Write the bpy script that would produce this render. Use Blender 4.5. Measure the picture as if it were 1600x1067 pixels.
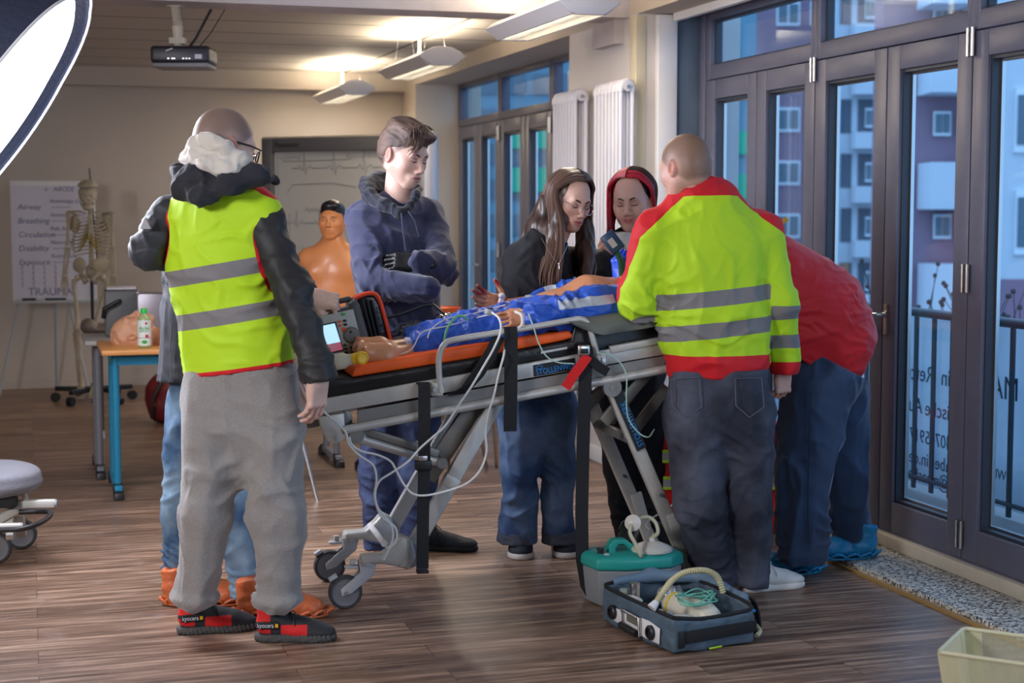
import bpy, math, random
import numpy as np
from mathutils import Vector, Matrix
for o in list(bpy.data.objects): bpy.data.objects.remove(o)
SC = bpy.context.scene
COL = SC.collection
# ---------------------------------------------------------------- camera
FPX, PITCH, YAW, CAMH = 2470.0, math.radians(4.8), math.radians(17.0), 1.47
cam_data = bpy.data.cameras.new('camera'); cam = bpy.data.objects.new('camera', cam_data)
COL.objects.link(cam); SC.camera = cam
cam_data.sensor_width = 36; cam_data.lens = FPX/1600*36
cam.location = (0, 0, CAMH); cam.rotation_euler = (math.pi/2-PITCH, 0, -YAW)
cam_data.clip_start = .05; cam_data.clip_end = 300
cam_data.dof.use_dof = True; cam_data.dof.focus_distance = 5.9; cam_data.dof.aperture_fstop = 3.5
# ---------------------------------------------------------------- view, sky, lights
SC.view_settings.view_transform = 'Standard'; SC.view_settings.look = 'None'
SC.view_settings.gamma = 1; SC.view_settings.exposure = 0.0; SC.view_settings.use_curve_mapping = False
W = bpy.data.worlds.new('sky'); SC.world = W; W.use_nodes = True
W.node_tree.nodes['Background'].inputs[0].default_value = (.36, .56, .86, 1)
W.node_tree.nodes['Background'].inputs[1].default_value = 2.6
def area(name, loc, target, size, power, color=(1,1,1), sy=None):
    l = bpy.data.lights.new(name, 'AREA'); l.energy = power; l.color = color; l.size = size
    if sy: l.shape = 'RECTANGLE'; l.size_y = sy
    o = bpy.data.objects.new(name, l); COL.objects.link(o); o.location = loc
    d = Vector(target)-Vector(loc); o.rotation_euler = d.to_track_quat('-Z', 'Y').to_euler(); return o
# photographer's second softbox, standing beside the camera, and added warm fill for the ceiling
area('softbox_light_behind_camera', (-2.7, 2.6, 2.25), (1.7, 6.0, .9), .9, 135, (.97, .95, 1))
area('softbox_light_right', (2.6, 1.2, 2.2), (1.5, 6, 1.0), .9, 22, (.94, .95, 1))

for y_ in (5.5, 9.0): area('ceiling_fill_light', (-2.8, y_, 2.2), (-2.2, y_, 5), .3, 16, (1, .86, .70), 1.2); area('ceiling_fill_light', (-2.8, y_, 2.15), (-2.6, y_, 0), .3, 3, (1, .88, .74), 1.2)  # unseen area lights added to brighten the left part of ceiling and room
# ---------------------------------------------------------------- pixel <-> place
cy_, sy_ = math.cos(YAW), math.sin(YAW)
def ray(px, py):
    u = (px-800)/FPX; v = -(py-533.5)/FPX
    dh = math.cos(PITCH)+v*math.sin(PITCH); z = -math.sin(PITCH)+v*math.cos(PITCH)
    return np.array([dh*sy_+u*cy_, dh*cy_-u*sy_, z]), dh
def P(px, py, t):
    r, dh = ray(px, py); return np.array([0, 0, CAMH])+r*(t/dh)
def onplane(px, py, p0, n):
    r, dh = ray(px, py); c = np.array([0, 0, CAMH]); k = np.dot(np.array(p0)-c, n)/np.dot(r, n); return c+r*k
def onz(px, py, z): return onplane(px, py, (0, 0, z), (0, 0, 1.0))
def onx(px, py, x): return onplane(px, py, (x, 0, 0), (1.0, 0, 0))
def ony(px, py, y): return onplane(px, py, (0, y, 0), (0, 1.0, 0))
def cd(r, u, t):      # direction from right / up / toward-the-viewer amounts
    v = np.array([r*cy_-t*sy_, -r*sy_-t*cy_, u], float); return v/np.linalg.norm(v)
UP = np.array([0, 0, 1.0])
def nrm(v): v = np.array(v, float); return v/(np.linalg.norm(v)+1e-12)
def frame(y, z):      # columns x,y,z with y kept
    y = nrm(y); z = np.array(z, float); z = nrm(z-y*np.dot(z, y)); x = np.cross(y, z); return np.stack([x, y, z], 1)
# ---------------------------------------------------------------- materials
MATS = {}
def nt(name):
    m = bpy.data.materials.new(name); m.use_nodes = True; return m, m.node_tree.nodes, m.node_tree.links, m.node_tree.nodes['Principled BSDF']
def mat(name, col, rough=.6, metal=0, var=0, vs=6, bump=0, bs=60, emit=0, trans=0, sheen=0, coat=0, sss=0, alpha=1, vscale=(1,1,1), ior=1.45):
    if name in MATS: return MATS[name]
    m, N, L, B = nt(name); B.inputs['Base Color'].default_value = (*col, 1); B.inputs['Roughness'].default_value = rough
    B.inputs['Metallic'].default_value = metal; B.inputs['IOR'].default_value = ior
    if trans: B.inputs['Transmission Weight'].default_value = trans
    if sheen: B.inputs['Sheen Weight'].default_value = sheen; B.inputs['Sheen Roughness'].default_value = .5
    if coat: B.inputs['Coat Weight'].default_value = coat
    if sss: B.inputs['Subsurface Weight'].default_value = sss; B.inputs['Subsurface Scale'].default_value = .01
    if emit: B.inputs['Emission Color'].default_value = (*col, 1); B.inputs['Emission Strength'].default_value = emit
    if alpha < 1: B.inputs['Alpha'].default_value = alpha
    if var or bump:
        tc = N.new('ShaderNodeTexCoord'); mp = N.new('ShaderNodeMapping'); mp.inputs['Scale'].default_value = vscale
        L.new(tc.outputs['Object'], mp.inputs[0])
    if var:
        n = N.new('ShaderNodeTexNoise'); n.inputs['Scale'].default_value = vs; n.inputs['Detail'].default_value = 5; L.new(mp.outputs[0], n.inputs['Vector'])
        r = N.new('ShaderNodeMapRange'); r.inputs[1].default_value = .3; r.inputs[2].default_value = .7
        r.inputs[3].default_value = 1-var; r.inputs[4].default_value = 1+var; L.new(n.outputs['Fac'], r.inputs[0])
        h = N.new('ShaderNodeHueSaturation'); h.inputs['Color'].default_value = (*col, 1); L.new(r.outputs[0], h.inputs['Value']); L.new(h.outputs[0], B.inputs['Base Color'])
    if bump:
        n = N.new('ShaderNodeTexNoise'); n.inputs['Scale'].default_value = bs; n.inputs['Detail'].default_value = 4; L.new(mp.outputs[0], n.inputs['Vector'])
        b = N.new('ShaderNodeBump'); b.inputs['Strength'].default_value = bump; b.inputs['Distance'].default_value = .01; L.new(n.outputs['Fac'], b.inputs['Height']); L.new(b.outputs[0], B.inputs['Normal'])
    MATS[name] = m; return m
def vmat(name, rough=.6, sss=0, bump=0, bs=200, sheen=0, coat=0, var=0, vs=30):   # colour of the thing itself from its 'col' attribute
    if name in MATS: return MATS[name]
    m, N, L, B = nt(name); a = N.new('ShaderNodeAttribute'); a.attribute_name = 'col'; B.inputs['Roughness'].default_value = rough
    if var:
        n = N.new('ShaderNodeTexNoise'); n.inputs['Scale'].default_value = vs; n.inputs['Detail'].default_value = 5
        tc = N.new('ShaderNodeTexCoord'); L.new(tc.outputs['Object'], n.inputs['Vector'])
        r = N.new('ShaderNodeMapRange'); r.inputs[1].default_value = .3; r.inputs[2].default_value = .7; r.inputs[3].default_value = 1-var; r.inputs[4].default_value = 1+var
        h = N.new('ShaderNodeHueSaturation'); L.new(n.outputs['Fac'], r.inputs[0]); L.new(r.outputs[0], h.inputs['Value']); L.new(a.outputs['Color'], h.inputs['Color']); L.new(h.outputs[0], B.inputs['Base Color'])
    else: L.new(a.outputs['Color'], B.inputs['Base Color'])
    if sss: B.inputs['Subsurface Weight'].default_value = sss; B.inputs['Subsurface Scale'].default_value = .008; B.inputs['Subsurface Radius'].default_value = (1, .35, .2)
    if sheen: B.inputs['Sheen Weight'].default_value = sheen
    if coat: B.inputs['Coat Weight'].default_value = coat
    if bump:
        tc = N.new('ShaderNodeTexCoord'); n = N.new('ShaderNodeTexNoise'); n.inputs['Scale'].default_value = bs; L.new(tc.outputs['Object'], n.inputs['Vector'])
        b = N.new('ShaderNodeBump'); b.inputs['Strength'].default_value = bump; b.inputs['Distance'].default_value = .004; L.new(n.outputs['Fac'], b.inputs['Height']); L.new(b.outputs[0], B.inputs['Normal'])
    MATS[name] = m; return m
def zmat(name, base, c1, c2, c3, rough=.65, rough1=.4, sheen=.04, bump=.25):   # base cloth + up to three sharply bounded sewn-on zones (attribute 'zone')
    m, N, L, B = nt(name); a = N.new('ShaderNodeAttribute'); a.attribute_name = 'zone'; s = N.new('ShaderNodeSeparateColor'); L.new(a.outputs['Color'], s.inputs[0])
    prev = None
    for i, c in enumerate((c1, c2, c3)):
        g = N.new('ShaderNodeMath'); g.operation = 'GREATER_THAN'; g.inputs[1].default_value = .5; L.new(s.outputs[i], g.inputs[0])
        x = N.new('ShaderNodeMix'); x.data_type = 'RGBA'; L.new(g.outputs[0], x.inputs[0])
        if prev is None: x.inputs[6].default_value = (*base, 1)
        else: L.new(prev, x.inputs[6])
        x.inputs[7].default_value = (*c, 1); prev = x.outputs[2]
    L.new(prev, B.inputs['Base Color']); B.inputs['Roughness'].default_value = rough; B.inputs['Sheen Weight'].default_value = sheen
    tc = N.new('ShaderNodeTexCoord'); n = N.new('ShaderNodeTexNoise'); n.inputs['Scale'].default_value = 14; n.inputs['Detail'].default_value = 6; L.new(tc.outputs['Object'], n.inputs['Vector'])
    b = N.new('ShaderNodeBump'); b.inputs['Strength'].default_value = bump; b.inputs['Distance'].default_value = .01; L.new(n.outputs['Fac'], b.inputs['Height']); L.new(b.outputs[0], B.inputs['Normal'])
    return m
# ---------------------------------------------------------------- tags
def tag(o, label=None, cat=None, group=None, kind=None):
    if label: o['label'] = label
    if cat: o['category'] = cat
    if group: o['group'] = group
    if kind: o['kind'] = kind
    return o
def thing(name, loc, label, cat, group=None, rz=0):
    o = bpy.data.objects.new(name, None); COL.objects.link(o); o.location = loc; o.rotation_euler = (0, 0, rz); o.empty_display_size = .1
    return tag(o, label, cat, group)
# ---------------------------------------------------------------- mesh builder
class MB:
    def __init__(s): s.v = []; s.f = []; s.m = []; s.n = 0; s.mi = 0
    def add(s, v, f, mi=None):
        v = np.asarray(v, float).reshape(-1, 3); s.v.append(v)
        s.f += [tuple(i+s.n for i in q) for q in f]; s.m += [s.mi if mi is None else mi]*len(f); s.n += len(v); return s
    def box(s, c, size, R=None, mi=None):
        h = np.array(size)/2; v = np.array([[x, y, z] for x in (-1, 1) for y in (-1, 1) for z in (-1, 1)])*h
        if R is not None: v = v@np.array(R).T
        return s.add(v+np.array(c), [(0,1,3,2), (4,6,7,5), (0,4,5,1), (2,3,7,6), (0,2,6,4), (1,5,7,3)], mi)
    def bar(s, a, b, w, h, up=UP, mi=None):      # box from a to b, w across, h along up
        a, b = np.array(a, float), np.array(b, float); R = frame(b-a, up); return s.box((a+b)/2, (w, np.linalg.norm(b-a), h), R, mi)
    def tube(s, pts, r, seg=10, closed=False, cap=True, mi=None, flat=None):
        p = [np.array(q, float) for q in pts]; n = len(p); rr = r if hasattr(r, '__len__') else [r]*n
        T = []
        for i in range(n):
            if closed: d = p[(i+1) % n]-p[i-1]
            else: d = p[min(i+1, n-1)]-p[max(i-1, 0)]
            T.append(nrm(d))
        ref = flat if flat is not None else (UP if abs(T[0][2]) < .9 else np.array([1., 0, 0]))
        u = nrm(np.cross(T[0], ref)); vs = []
        for i in range(n):
            if flat is not None: u = nrm(np.cross(T[i], ref))
            u = nrm(u-T[i]*np.dot(u, T[i])); w = np.cross(T[i], u)
            for k in range(seg):
                a = 2*math.pi*k/seg; q = rr[i]
                qa, qb = (q if not isinstance(q, tuple) else q[0]), (q if not isinstance(q, tuple) else q[1])
                vs.append(p[i]+u*math.cos(a)*qa+w*math.sin(a)*qb)
        f = []
        for i in range(n if closed else n-1):
            j = (i+1) % n
            for k in range(seg): f.append((i*seg+k, i*seg+(k+1) % seg, j*seg+(k+1) % seg, j*seg+k))
        if cap and not closed: f.append(tuple(range(seg-1, -1, -1))); f.append(tuple((n-1)*seg+k for k in range(seg)))
        return s.add(vs, f, mi)
    def cyl(s, a, b, r, r2=None, seg=24, mi=None): return s.tube([a, b], [r, r if r2 is None else r2], seg, mi=mi)
    def lathe(s, prof, o=(0,0,0), R=None, seg=28, mi=None, cap=True):      # prof [(r,z)]
        vs = []
        for r, z in prof:
            for k in range(seg): a = 2*math.pi*k/seg; vs.append((r*math.cos(a), r*math.sin(a), z))
        vs = np.array(vs); 
        if R is not None: vs = vs@np.array(R).T
        f = [(i*seg+k, i*seg+(k+1) % seg, (i+1)*seg+(k+1) % seg, (i+1)*seg+k) for i in range(len(prof)-1) for k in range(seg)]
        if cap: f.append(tuple(range(seg-1, -1, -1))); f.append(tuple((len(prof)-1)*seg+k for k in range(seg)))
        return s.add(vs+np.array(o), f, mi)
    def prism(s, pts, d, mi=None):       # polygon (3-D points) extruded by vector d
        p = [np.array(q, float) for q in pts]; n = len(p); vs = p+[q+np.array(d, float) for q in p]
        f = [tuple(range(n-1, -1, -1)), tuple(range(n, 2*n))]+[(i, (i+1) % n, n+(i+1) % n, n+i) for i in range(n)]
        return s.add(vs, f, mi)
    def ribbon(s, pts, wdir, w, th=.003, mi=None):      # strap: pts centre line, wdir width direction
        p = [np.array(q, float) for q in pts]; n = len(p); vs = []
        for i in range(n):
            t = nrm(p[min(i+1, n-1)]-p[max(i-1, 0)]); W_ = wdir[i] if isinstance(wdir, list) else wdir; W_ = nrm(np.array(W_)-t*np.dot(W_, t)); k = np.cross(t, W_)
            ww = w[i] if isinstance(w, list) else w
            for a, b in ((-1, -1), (1, -1), (1, 1), (-1, 1)): vs.append(p[i]+W_*ww/2*a+k*th/2*b)
        f = [(i*4+k, i*4+(k+1) % 4, (i+1)*4+(k+1) % 4, (i+1)*4+k) for i in range(n-1) for k in range(4)]+[(3, 2, 1, 0), tuple((n-1)*4+k for k in range(4))]
        return s.add(vs, f, mi)
    def ell(s, c, r, R=None, nu=20, nv=12, mi=None):
        vs = []
        for i in range(nv+1):
            a = math.pi*i/nv
            for k in range(nu): b = 2*math.pi*k/nu; vs.append((math.sin(a)*math.cos(b)*r[0], math.sin(a)*math.sin(b)*r[1], math.cos(a)*r[2]))
        vs = np.array(vs)
        if R is not None: vs = vs@np.array(R).T
        return s.add(vs+np.array(c), [(i*nu+k, (i+1)*nu+k, (i+1)*nu+(k+1) % nu, i*nu+(k+1) % nu) for i in range(nv) for k in range(nu)], mi)
    def build(s, name, mats, parent=None, smooth=False, bevel=0, fix=True, seg=2, **kw):
        if not isinstance(mats, (list, tuple)): mats = [mats]
        v = np.concatenate(s.v); o = mk(name, v, s.f, mats, parent, smooth, s.m if len(mats) > 1 else None)
        import bmesh
        bm = bmesh.new(); bm.from_mesh(o.data); bmesh.ops.recalc_face_normals(bm, faces=bm.faces)
        if smooth is True:
            for e in bm.edges:
                if len(e.link_faces) == 2 and e.calc_face_angle(0) > .7: e.smooth = False
        bm.to_mesh(o.data); bm.free()
        if bevel:
            b = o.modifiers.new('bevel', 'BEVEL'); b.width = bevel; b.segments = seg; b.limit_method = 'ANGLE'; b.angle_limit = .6; b.harden_normals = False
            for p_ in o.data.polygons: p_.use_smooth = True
            for e in o.data.edges: pass
        tag(o, **kw); return o
def mk(name, v, f, mats, parent=None, smooth=False, mi=None):
    me = bpy.data.meshes.new(name); v = np.asarray(v, float)
    if parent is not None:
        pl = np.array(parent_world(parent)); v = v-pl
    me.from_pydata(v.tolist(), [], [tuple(int(i) for i in q) for q in f]) if not isinstance(f, np.ndarray) else fastmesh(me, v, f)
    for m in (mats if isinstance(mats, (list, tuple)) else [mats]): me.materials.append(m)
    if mi is not None: me.polygons.foreach_set('material_index', mi)
    if smooth: me.polygons.foreach_set('use_smooth', [True]*len(me.polygons))
    o = bpy.data.objects.new(name, me); COL.objects.link(o)
    if parent is not None: o.parent = parent
    return o
def fastmesh(me, v, f):
    me.vertices.add(len(v)); me.vertices.foreach_set('co', v.astype(np.float32).ravel())
    me.loops.add(f.size); me.loops.foreach_set('vertex_index', f.astype(np.int32).ravel())
    me.polygons.add(len(f)); me.polygons.foreach_set('loop_start', np.arange(0, f.size, f.shape[1], dtype=np.int32))
    me.update(calc_edges=True); me.validate()
def parent_world(o):       # things are placed without rotation; parts are meshes whose own origin is their parent's
    p = Vector((0, 0, 0))
    while o is not None: p = p+o.location; o = o.parent
    return tuple(p)
def setcol(o, name, arr):
    a = o.data.color_attributes.new(name, 'FLOAT_COLOR', 'POINT'); c = np.ones((len(arr), 4), np.float32); c[:, :arr.shape[1]] = arr; a.data.foreach_set('color', c.ravel())
# ---------------------------------------------------------------- writing on things
def text(body, size, R, loc, m, parent, name='lettering', ext=.0006, align='LEFT', spacing=1.0, mirror=False, sx=1.0, shear=0):
    c = bpy.data.curves.new(name, 'FONT'); c.body = body; c.size = size; c.extrude = ext; c.align_x = align; c.align_y = 'CENTER'; c.space_character = spacing; c.shear = shear; c.resolution_u = 3
    o = bpy.data.objects.new('tmp', c); COL.objects.link(o); dg = bpy.context.evaluated_depsgraph_get(); me = bpy.data.meshes.new_from_object(o.evaluated_get(dg))
    v = np.zeros(len(me.vertices)*3); me.vertices.foreach_get('co', v); v = v.reshape(-1, 3); f = [tuple(p.vertices) for p in me.polygons]
    bpy.data.objects.remove(o); bpy.data.meshes.remove(me)
    v[:, 0] *= -sx if mirror else sx
    v = v@np.array(R).T+np.array(loc); return mk(name, v, f, m, parent)
# ---------------------------------------------------------------- soft shapes: distance fields and their meshes
def _ln(x, y, z): return np.sqrt(x*x+y*y+z*z)
def cone(a, b, ra, rb, n=None, s=1.0, k=.02):
    a, b = np.array(a, float), np.array(b, float)
    def fn(X, Y, Z):
        if n is not None:
            g = ((X-a[0])*n[0]+(Y-a[1])*n[1]+(Z-a[2])*n[2])*(1/s-1); nb = b+n*np.dot(b-a, n)*(1/s-1)
            X, Y, Z = X+g*n[0], Y+g*n[1], Z+g*n[2]; B = nb
        else: B = b
        d = B-a; L = np.dot(d, d)+1e-12
        t = np.clip(((X-a[0])*d[0]+(Y-a[1])*d[1]+(Z-a[2])*d[2])/L, 0, 1)
        q = _ln(X-a[0]-t*d[0], Y-a[1]-t*d[1], Z-a[2]-t*d[2])-(ra+(rb-ra)*t); return q*(s**.5 if n is not None else 1)
    return ('+', np.minimum(a-ra, b-rb), np.maximum(a+ra, b+rb), fn, k)
def ell(c, r, R=None, k=.02):
    c = np.array(c, float); r = np.array(r, float); R_ = np.eye(3) if R is None else np.array(R)
    e = np.sqrt(((R_*r)**2).sum(1))
    def fn(X, Y, Z):
        X, Y, Z = X-c[0], Y-c[1], Z-c[2]
        if R is not None: X, Y, Z = (X*R_[0, i]+Y*R_[1, i]+Z*R_[2, i] for i in range(3))
        k0 = _ln(X/r[0], Y/r[1], Z/r[2]); k1 = _ln(X/r[0]**2, Y/r[1]**2, Z/r[2]**2)+1e-9; return k0*(k0-1)/k1
    return ('+', c-e, c+e, fn, k)
def rbox(c, h, R=None, r=.01, k=.02):
    c = np.array(c, float); h = np.array(h, float); R_ = np.eye(3) if R is None else np.array(R); e = np.abs(R_*h).sum(1)
    def fn(X, Y, Z):
        X, Y, Z = X-c[0], Y-c[1], Z-c[2]
        if R is not None: X, Y, Z = (X*R_[0, i]+Y*R_[1, i]+Z*R_[2, i] for i in range(3))
        x, y, z = abs(X)-h[0]+r, abs(Y)-h[1]+r, abs(Z)-h[2]+r
        return _ln(np.maximum(x, 0), np.maximum(y, 0), np.maximum(z, 0))+np.minimum(np.maximum(x, np.maximum(y, z)), 0)-r
    return ('+', c-e, c+e, fn, k)
def neg(p, k=None): return ('-',)+p[1:4]+((p[4] if k is None else k),)
def cut(p0, n, k=.003): return ('c', np.array(p0, float), nrm(n), None, k)      # removes the side n points to
def chain(pts, rs, k=.02, n=None, s=1.0): return [cone(pts[i], pts[i+1], rs[i], rs[i+1], n, s, k) for i in range(len(pts)-1)]
def sdf(prims, res):
    lo = np.min([p[1] for p in prims if p[0] == '+'], 0)-3*res; hi = np.max([p[2] for p in prims if p[0] == '+'], 0)+3*res
    n = np.ceil((hi-lo)/res).astype(int)+1; ax = [(lo[i]+np.arange(n[i])*res).astype(np.float32) for i in range(3)]
    D = np.full(n, .3, np.float32)
    for p in prims:
        if p[0] == 'c':
            d = (ax[0][:, None, None]-p[1][0])*p[2][0]+(ax[1][None, :, None]-p[1][1])*p[2][1]+(ax[2][None, None, :]-p[1][2])*p[2][2]; D = np.maximum(D, d); continue
        k = p[4]; m = k+3*res
        i0 = np.maximum(np.floor((p[1]-m-lo)/res).astype(int), 0); i1 = np.minimum(np.ceil((p[2]+m-lo)/res).astype(int)+1, n)
        if (i1 <= i0).any(): continue
        sl = tuple(slice(a, b) for a, b in zip(i0, i1)); X, Y, Z = ax[0][sl[0]][:, None, None], ax[1][sl[1]][None, :, None], ax[2][sl[2]][None, None, :]
        d = p[3](X, Y, Z).astype(np.float32); A = D[sl]
        if p[0] == '+': h = np.clip(.5+.5*(A-d)/k, 0, 1); D[sl] = A+(d-A)*h-k*h*(1-h)
        else: d = -d; h = np.clip(.5-.5*(A-d)/k, 0, 1); D[sl] = A+(d-A)*h+k*h*(1-h)
    return nets(D, lo, res)
def nets(D, lo, res):
    S = D < 0; nx, ny, nz = D.shape
    acc = np.zeros((nx-1, ny-1, nz-1, 3), np.float32); cnt = np.zeros((nx-1, ny-1, nz-1), np.float32)
    idx = None; E = []
    for ax in range(3):
        a = [slice(None)]*3; b = [slice(None)]*3; a[ax] = slice(0, -1); b[ax] = slice(1, None); a, b = tuple(a), tuple(b)
        C = np.argwhere(S[a] != S[b])
        if not len(C): continue
        o1, o2 = [i for i in range(3) if i != ax]
        ok = (C[:, o1] > 0) & (C[:, o2] > 0) & (C[:, o1] < D.shape[o1]-1) & (C[:, o2] < D.shape[o2]-1); C = C[ok]
        B = C.copy(); B[:, ax] += 1
        d0 = D[tuple(C.T)]; d1 = D[tuple(B.T)]; t = d0/(d0-d1); p = C.astype(np.float32); p[:, ax] += t
        for e1 in (0, 1):
            for e2 in (0, 1):
                q = C.copy(); q[:, o1] -= e1; q[:, o2] -= e2; np.add.at(acc, tuple(q.T), p); np.add.at(cnt, tuple(q.T), 1)
        E.append((ax, o1, o2, C, d0 < 0))
    ids = -np.ones(cnt.shape, np.int64); w = cnt > 0; ids[w] = np.arange(w.sum()); V = acc[w]/cnt[w][:, None]*res+lo
    F = []
    for ax, o1, o2, C, ins in E:
        def g(e1, e2): q = C.copy(); q[:, o1] -= e1; q[:, o2] -= e2; return ids[tuple(q.T)]
        q = np.stack([g(1, 1), g(0, 1), g(0, 0), g(1, 0)], 1); flip = ins if ax != 1 else ~ins; q[~flip] = q[~flip][:, ::-1]; F.append(q)
    return V.astype(float), np.concatenate(F)
def vnormals(V, F):
    n = np.cross(V[F[:, 2]]-V[F[:, 0]], V[F[:, 3]]-V[F[:, 1]]); N = np.zeros_like(V)
    for i in range(4): np.add.at(N, F[:, i], n)
    return N/(np.linalg.norm(N, axis=1)[:, None]+1e-12)
_rng = np.random.default_rng(5); _tab = _rng.random((32, 32, 32)).astype(np.float32)
def noise(V, f, sc=(1, 1, 1), off=0.0):
    q = V*np.array(sc)*f+off+100.0; i = np.floor(q).astype(int); u = q-i; u = u*u*(3-2*u); r = 0
    for a in (0, 1):
        for b in (0, 1):
            for c in (0, 1):
                w = (u[:, 0] if a else 1-u[:, 0])*(u[:, 1] if b else 1-u[:, 1])*(u[:, 2] if c else 1-u[:, 2]); r = r+w*_tab[(i[:, 0]+a) % 32, (i[:, 1]+b) % 32, (i[:, 2]+c) % 32]
    return r*2-1
def folds(V, F, specs=(), amp=.004, f=9, sc=(1, 1, .45), off=0.):
    N = vnormals(V, F); amp = amp*1.35; d = amp*.7*noise(V, f, sc, off)
    V2 = V+.05*np.stack([noise(V, 5, off=off+1), noise(V, 5, off=off+2), noise(V, 5, off=off+4)], 1)
    for q, sq, aq in ((f*1.15, sc, 1.5), (f*2.1, (sc[0], sc[1], sc[2]*1.3), .8)):      # soft crest lines of hanging cloth
        d = d+amp*aq*(np.clip(1-2.6*np.abs(noise(V2, q, sq, off+11*q)), 0, 1)**1.3-.3)
    nn = noise(V, 7, (1, 1, 1), off+3)
    for c, R, dr, lam, a in specs:      # creases across dr around c
        c = np.array(c); w = np.exp(-((V-c)**2).sum(1)/R**2); ph = ((V-c)@nrm(dr))/(lam*1.35)+nn*1.5; mk_ = np.clip(noise(V, 8, (1, 1, 1), off+c[0]*7)*1.6+.45, 0, 1); d = d+a*1.25*w*mk_*(np.exp(-(np.sin(ph*math.pi)/.45)**2)*1.7-.7)
    return V+N*d[:, None]
def zone(sd, K=25): return np.clip(.5-sd*K, 0, 1)     # signed distance (inside negative) -> zone value
# ================================================================ MATERIALS OF THE ROOM
M = dict(
 wall=mat('wall_paint', (.50, .44, .38), .8, var=.03, vs=2, bump=.05, bs=150),
 pier=mat('pier_paint', (.62, .58, .56), .75, var=.03, vs=3),
 beam=mat('concrete_paint', (.50, .46, .47), .8, var=.06, vs=8, bump=.15, bs=30),
 reveal=mat('yellowed_trim', (.58, .52, .38), .6), white=mat('white_paint', (.72, .71, .72), .5),
 frame=mat('anthracite_frame', (.105, .108, .155), .38, var=.05, vs=20), frame_in=mat('anthracite_dark', (.03, .035, .05), .4), panel=mat('blue_grey_panel', (.10, .14, .20), .35, var=.15, vs=5),
 gasket=mat('black_rubber', (.008, .009, .011), .5), steel=mat('brushed_steel', (.55, .53, .52), .3, 1), alu=mat('aluminium', (.52, .51, .48), .42, .25, var=.05, vs=30),
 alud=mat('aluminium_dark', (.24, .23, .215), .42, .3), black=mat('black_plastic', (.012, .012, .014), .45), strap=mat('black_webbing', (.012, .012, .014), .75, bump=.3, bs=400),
 rad=mat('radiator_enamel', (.60, .60, .66), .35), lamp=mat('lamp_enamel', (.66, .64, .66), .4), louvre=mat('louvre_aluminium', (.75, .74, .72), .25, .9),
 cream=mat('cream_rail', (.55, .50, .40), .5, var=.08, vs=8), paper=mat('paper', (.62, .60, .68), .8), ink=mat('ink', (.05, .05, .12), .7), grey=mat('grey_plastic', (.25, .25, .26), .5),
 lgrey=mat('light_grey_plastic', (.42, .43, .45), .45), orange=mat('orange_pad', (.90, .12, .012), .5, bump=.1, bs=20), blackpad=mat('black_vinyl', (.014, .014, .016), .33, bump=.5, bs=9),
 red=mat('red_cloth', (.62, .01, .015), .7), lime=mat('lime_tape', (.50, .78, .02), .5), silver=mat('silver_tape', (.42, .42, .42), .4), cable=mat('white_cable', (.72, .72, .70), .4),
)
def wall_lin(a, b): return (np.array(a)+np.array(b))/2, np.abs(np.array(b)-np.array(a))
def sbox(name, a, b, m, parent=None, bevel=0, **kw):
    c, s = wall_lin(a, b); return MB().box(c, s).build(name, m, parent, bevel=bevel, **kw)
XW, XD, YB, ZC, ZL = 3.15, 3.50, 13.5, 2.62, 2.50
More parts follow.
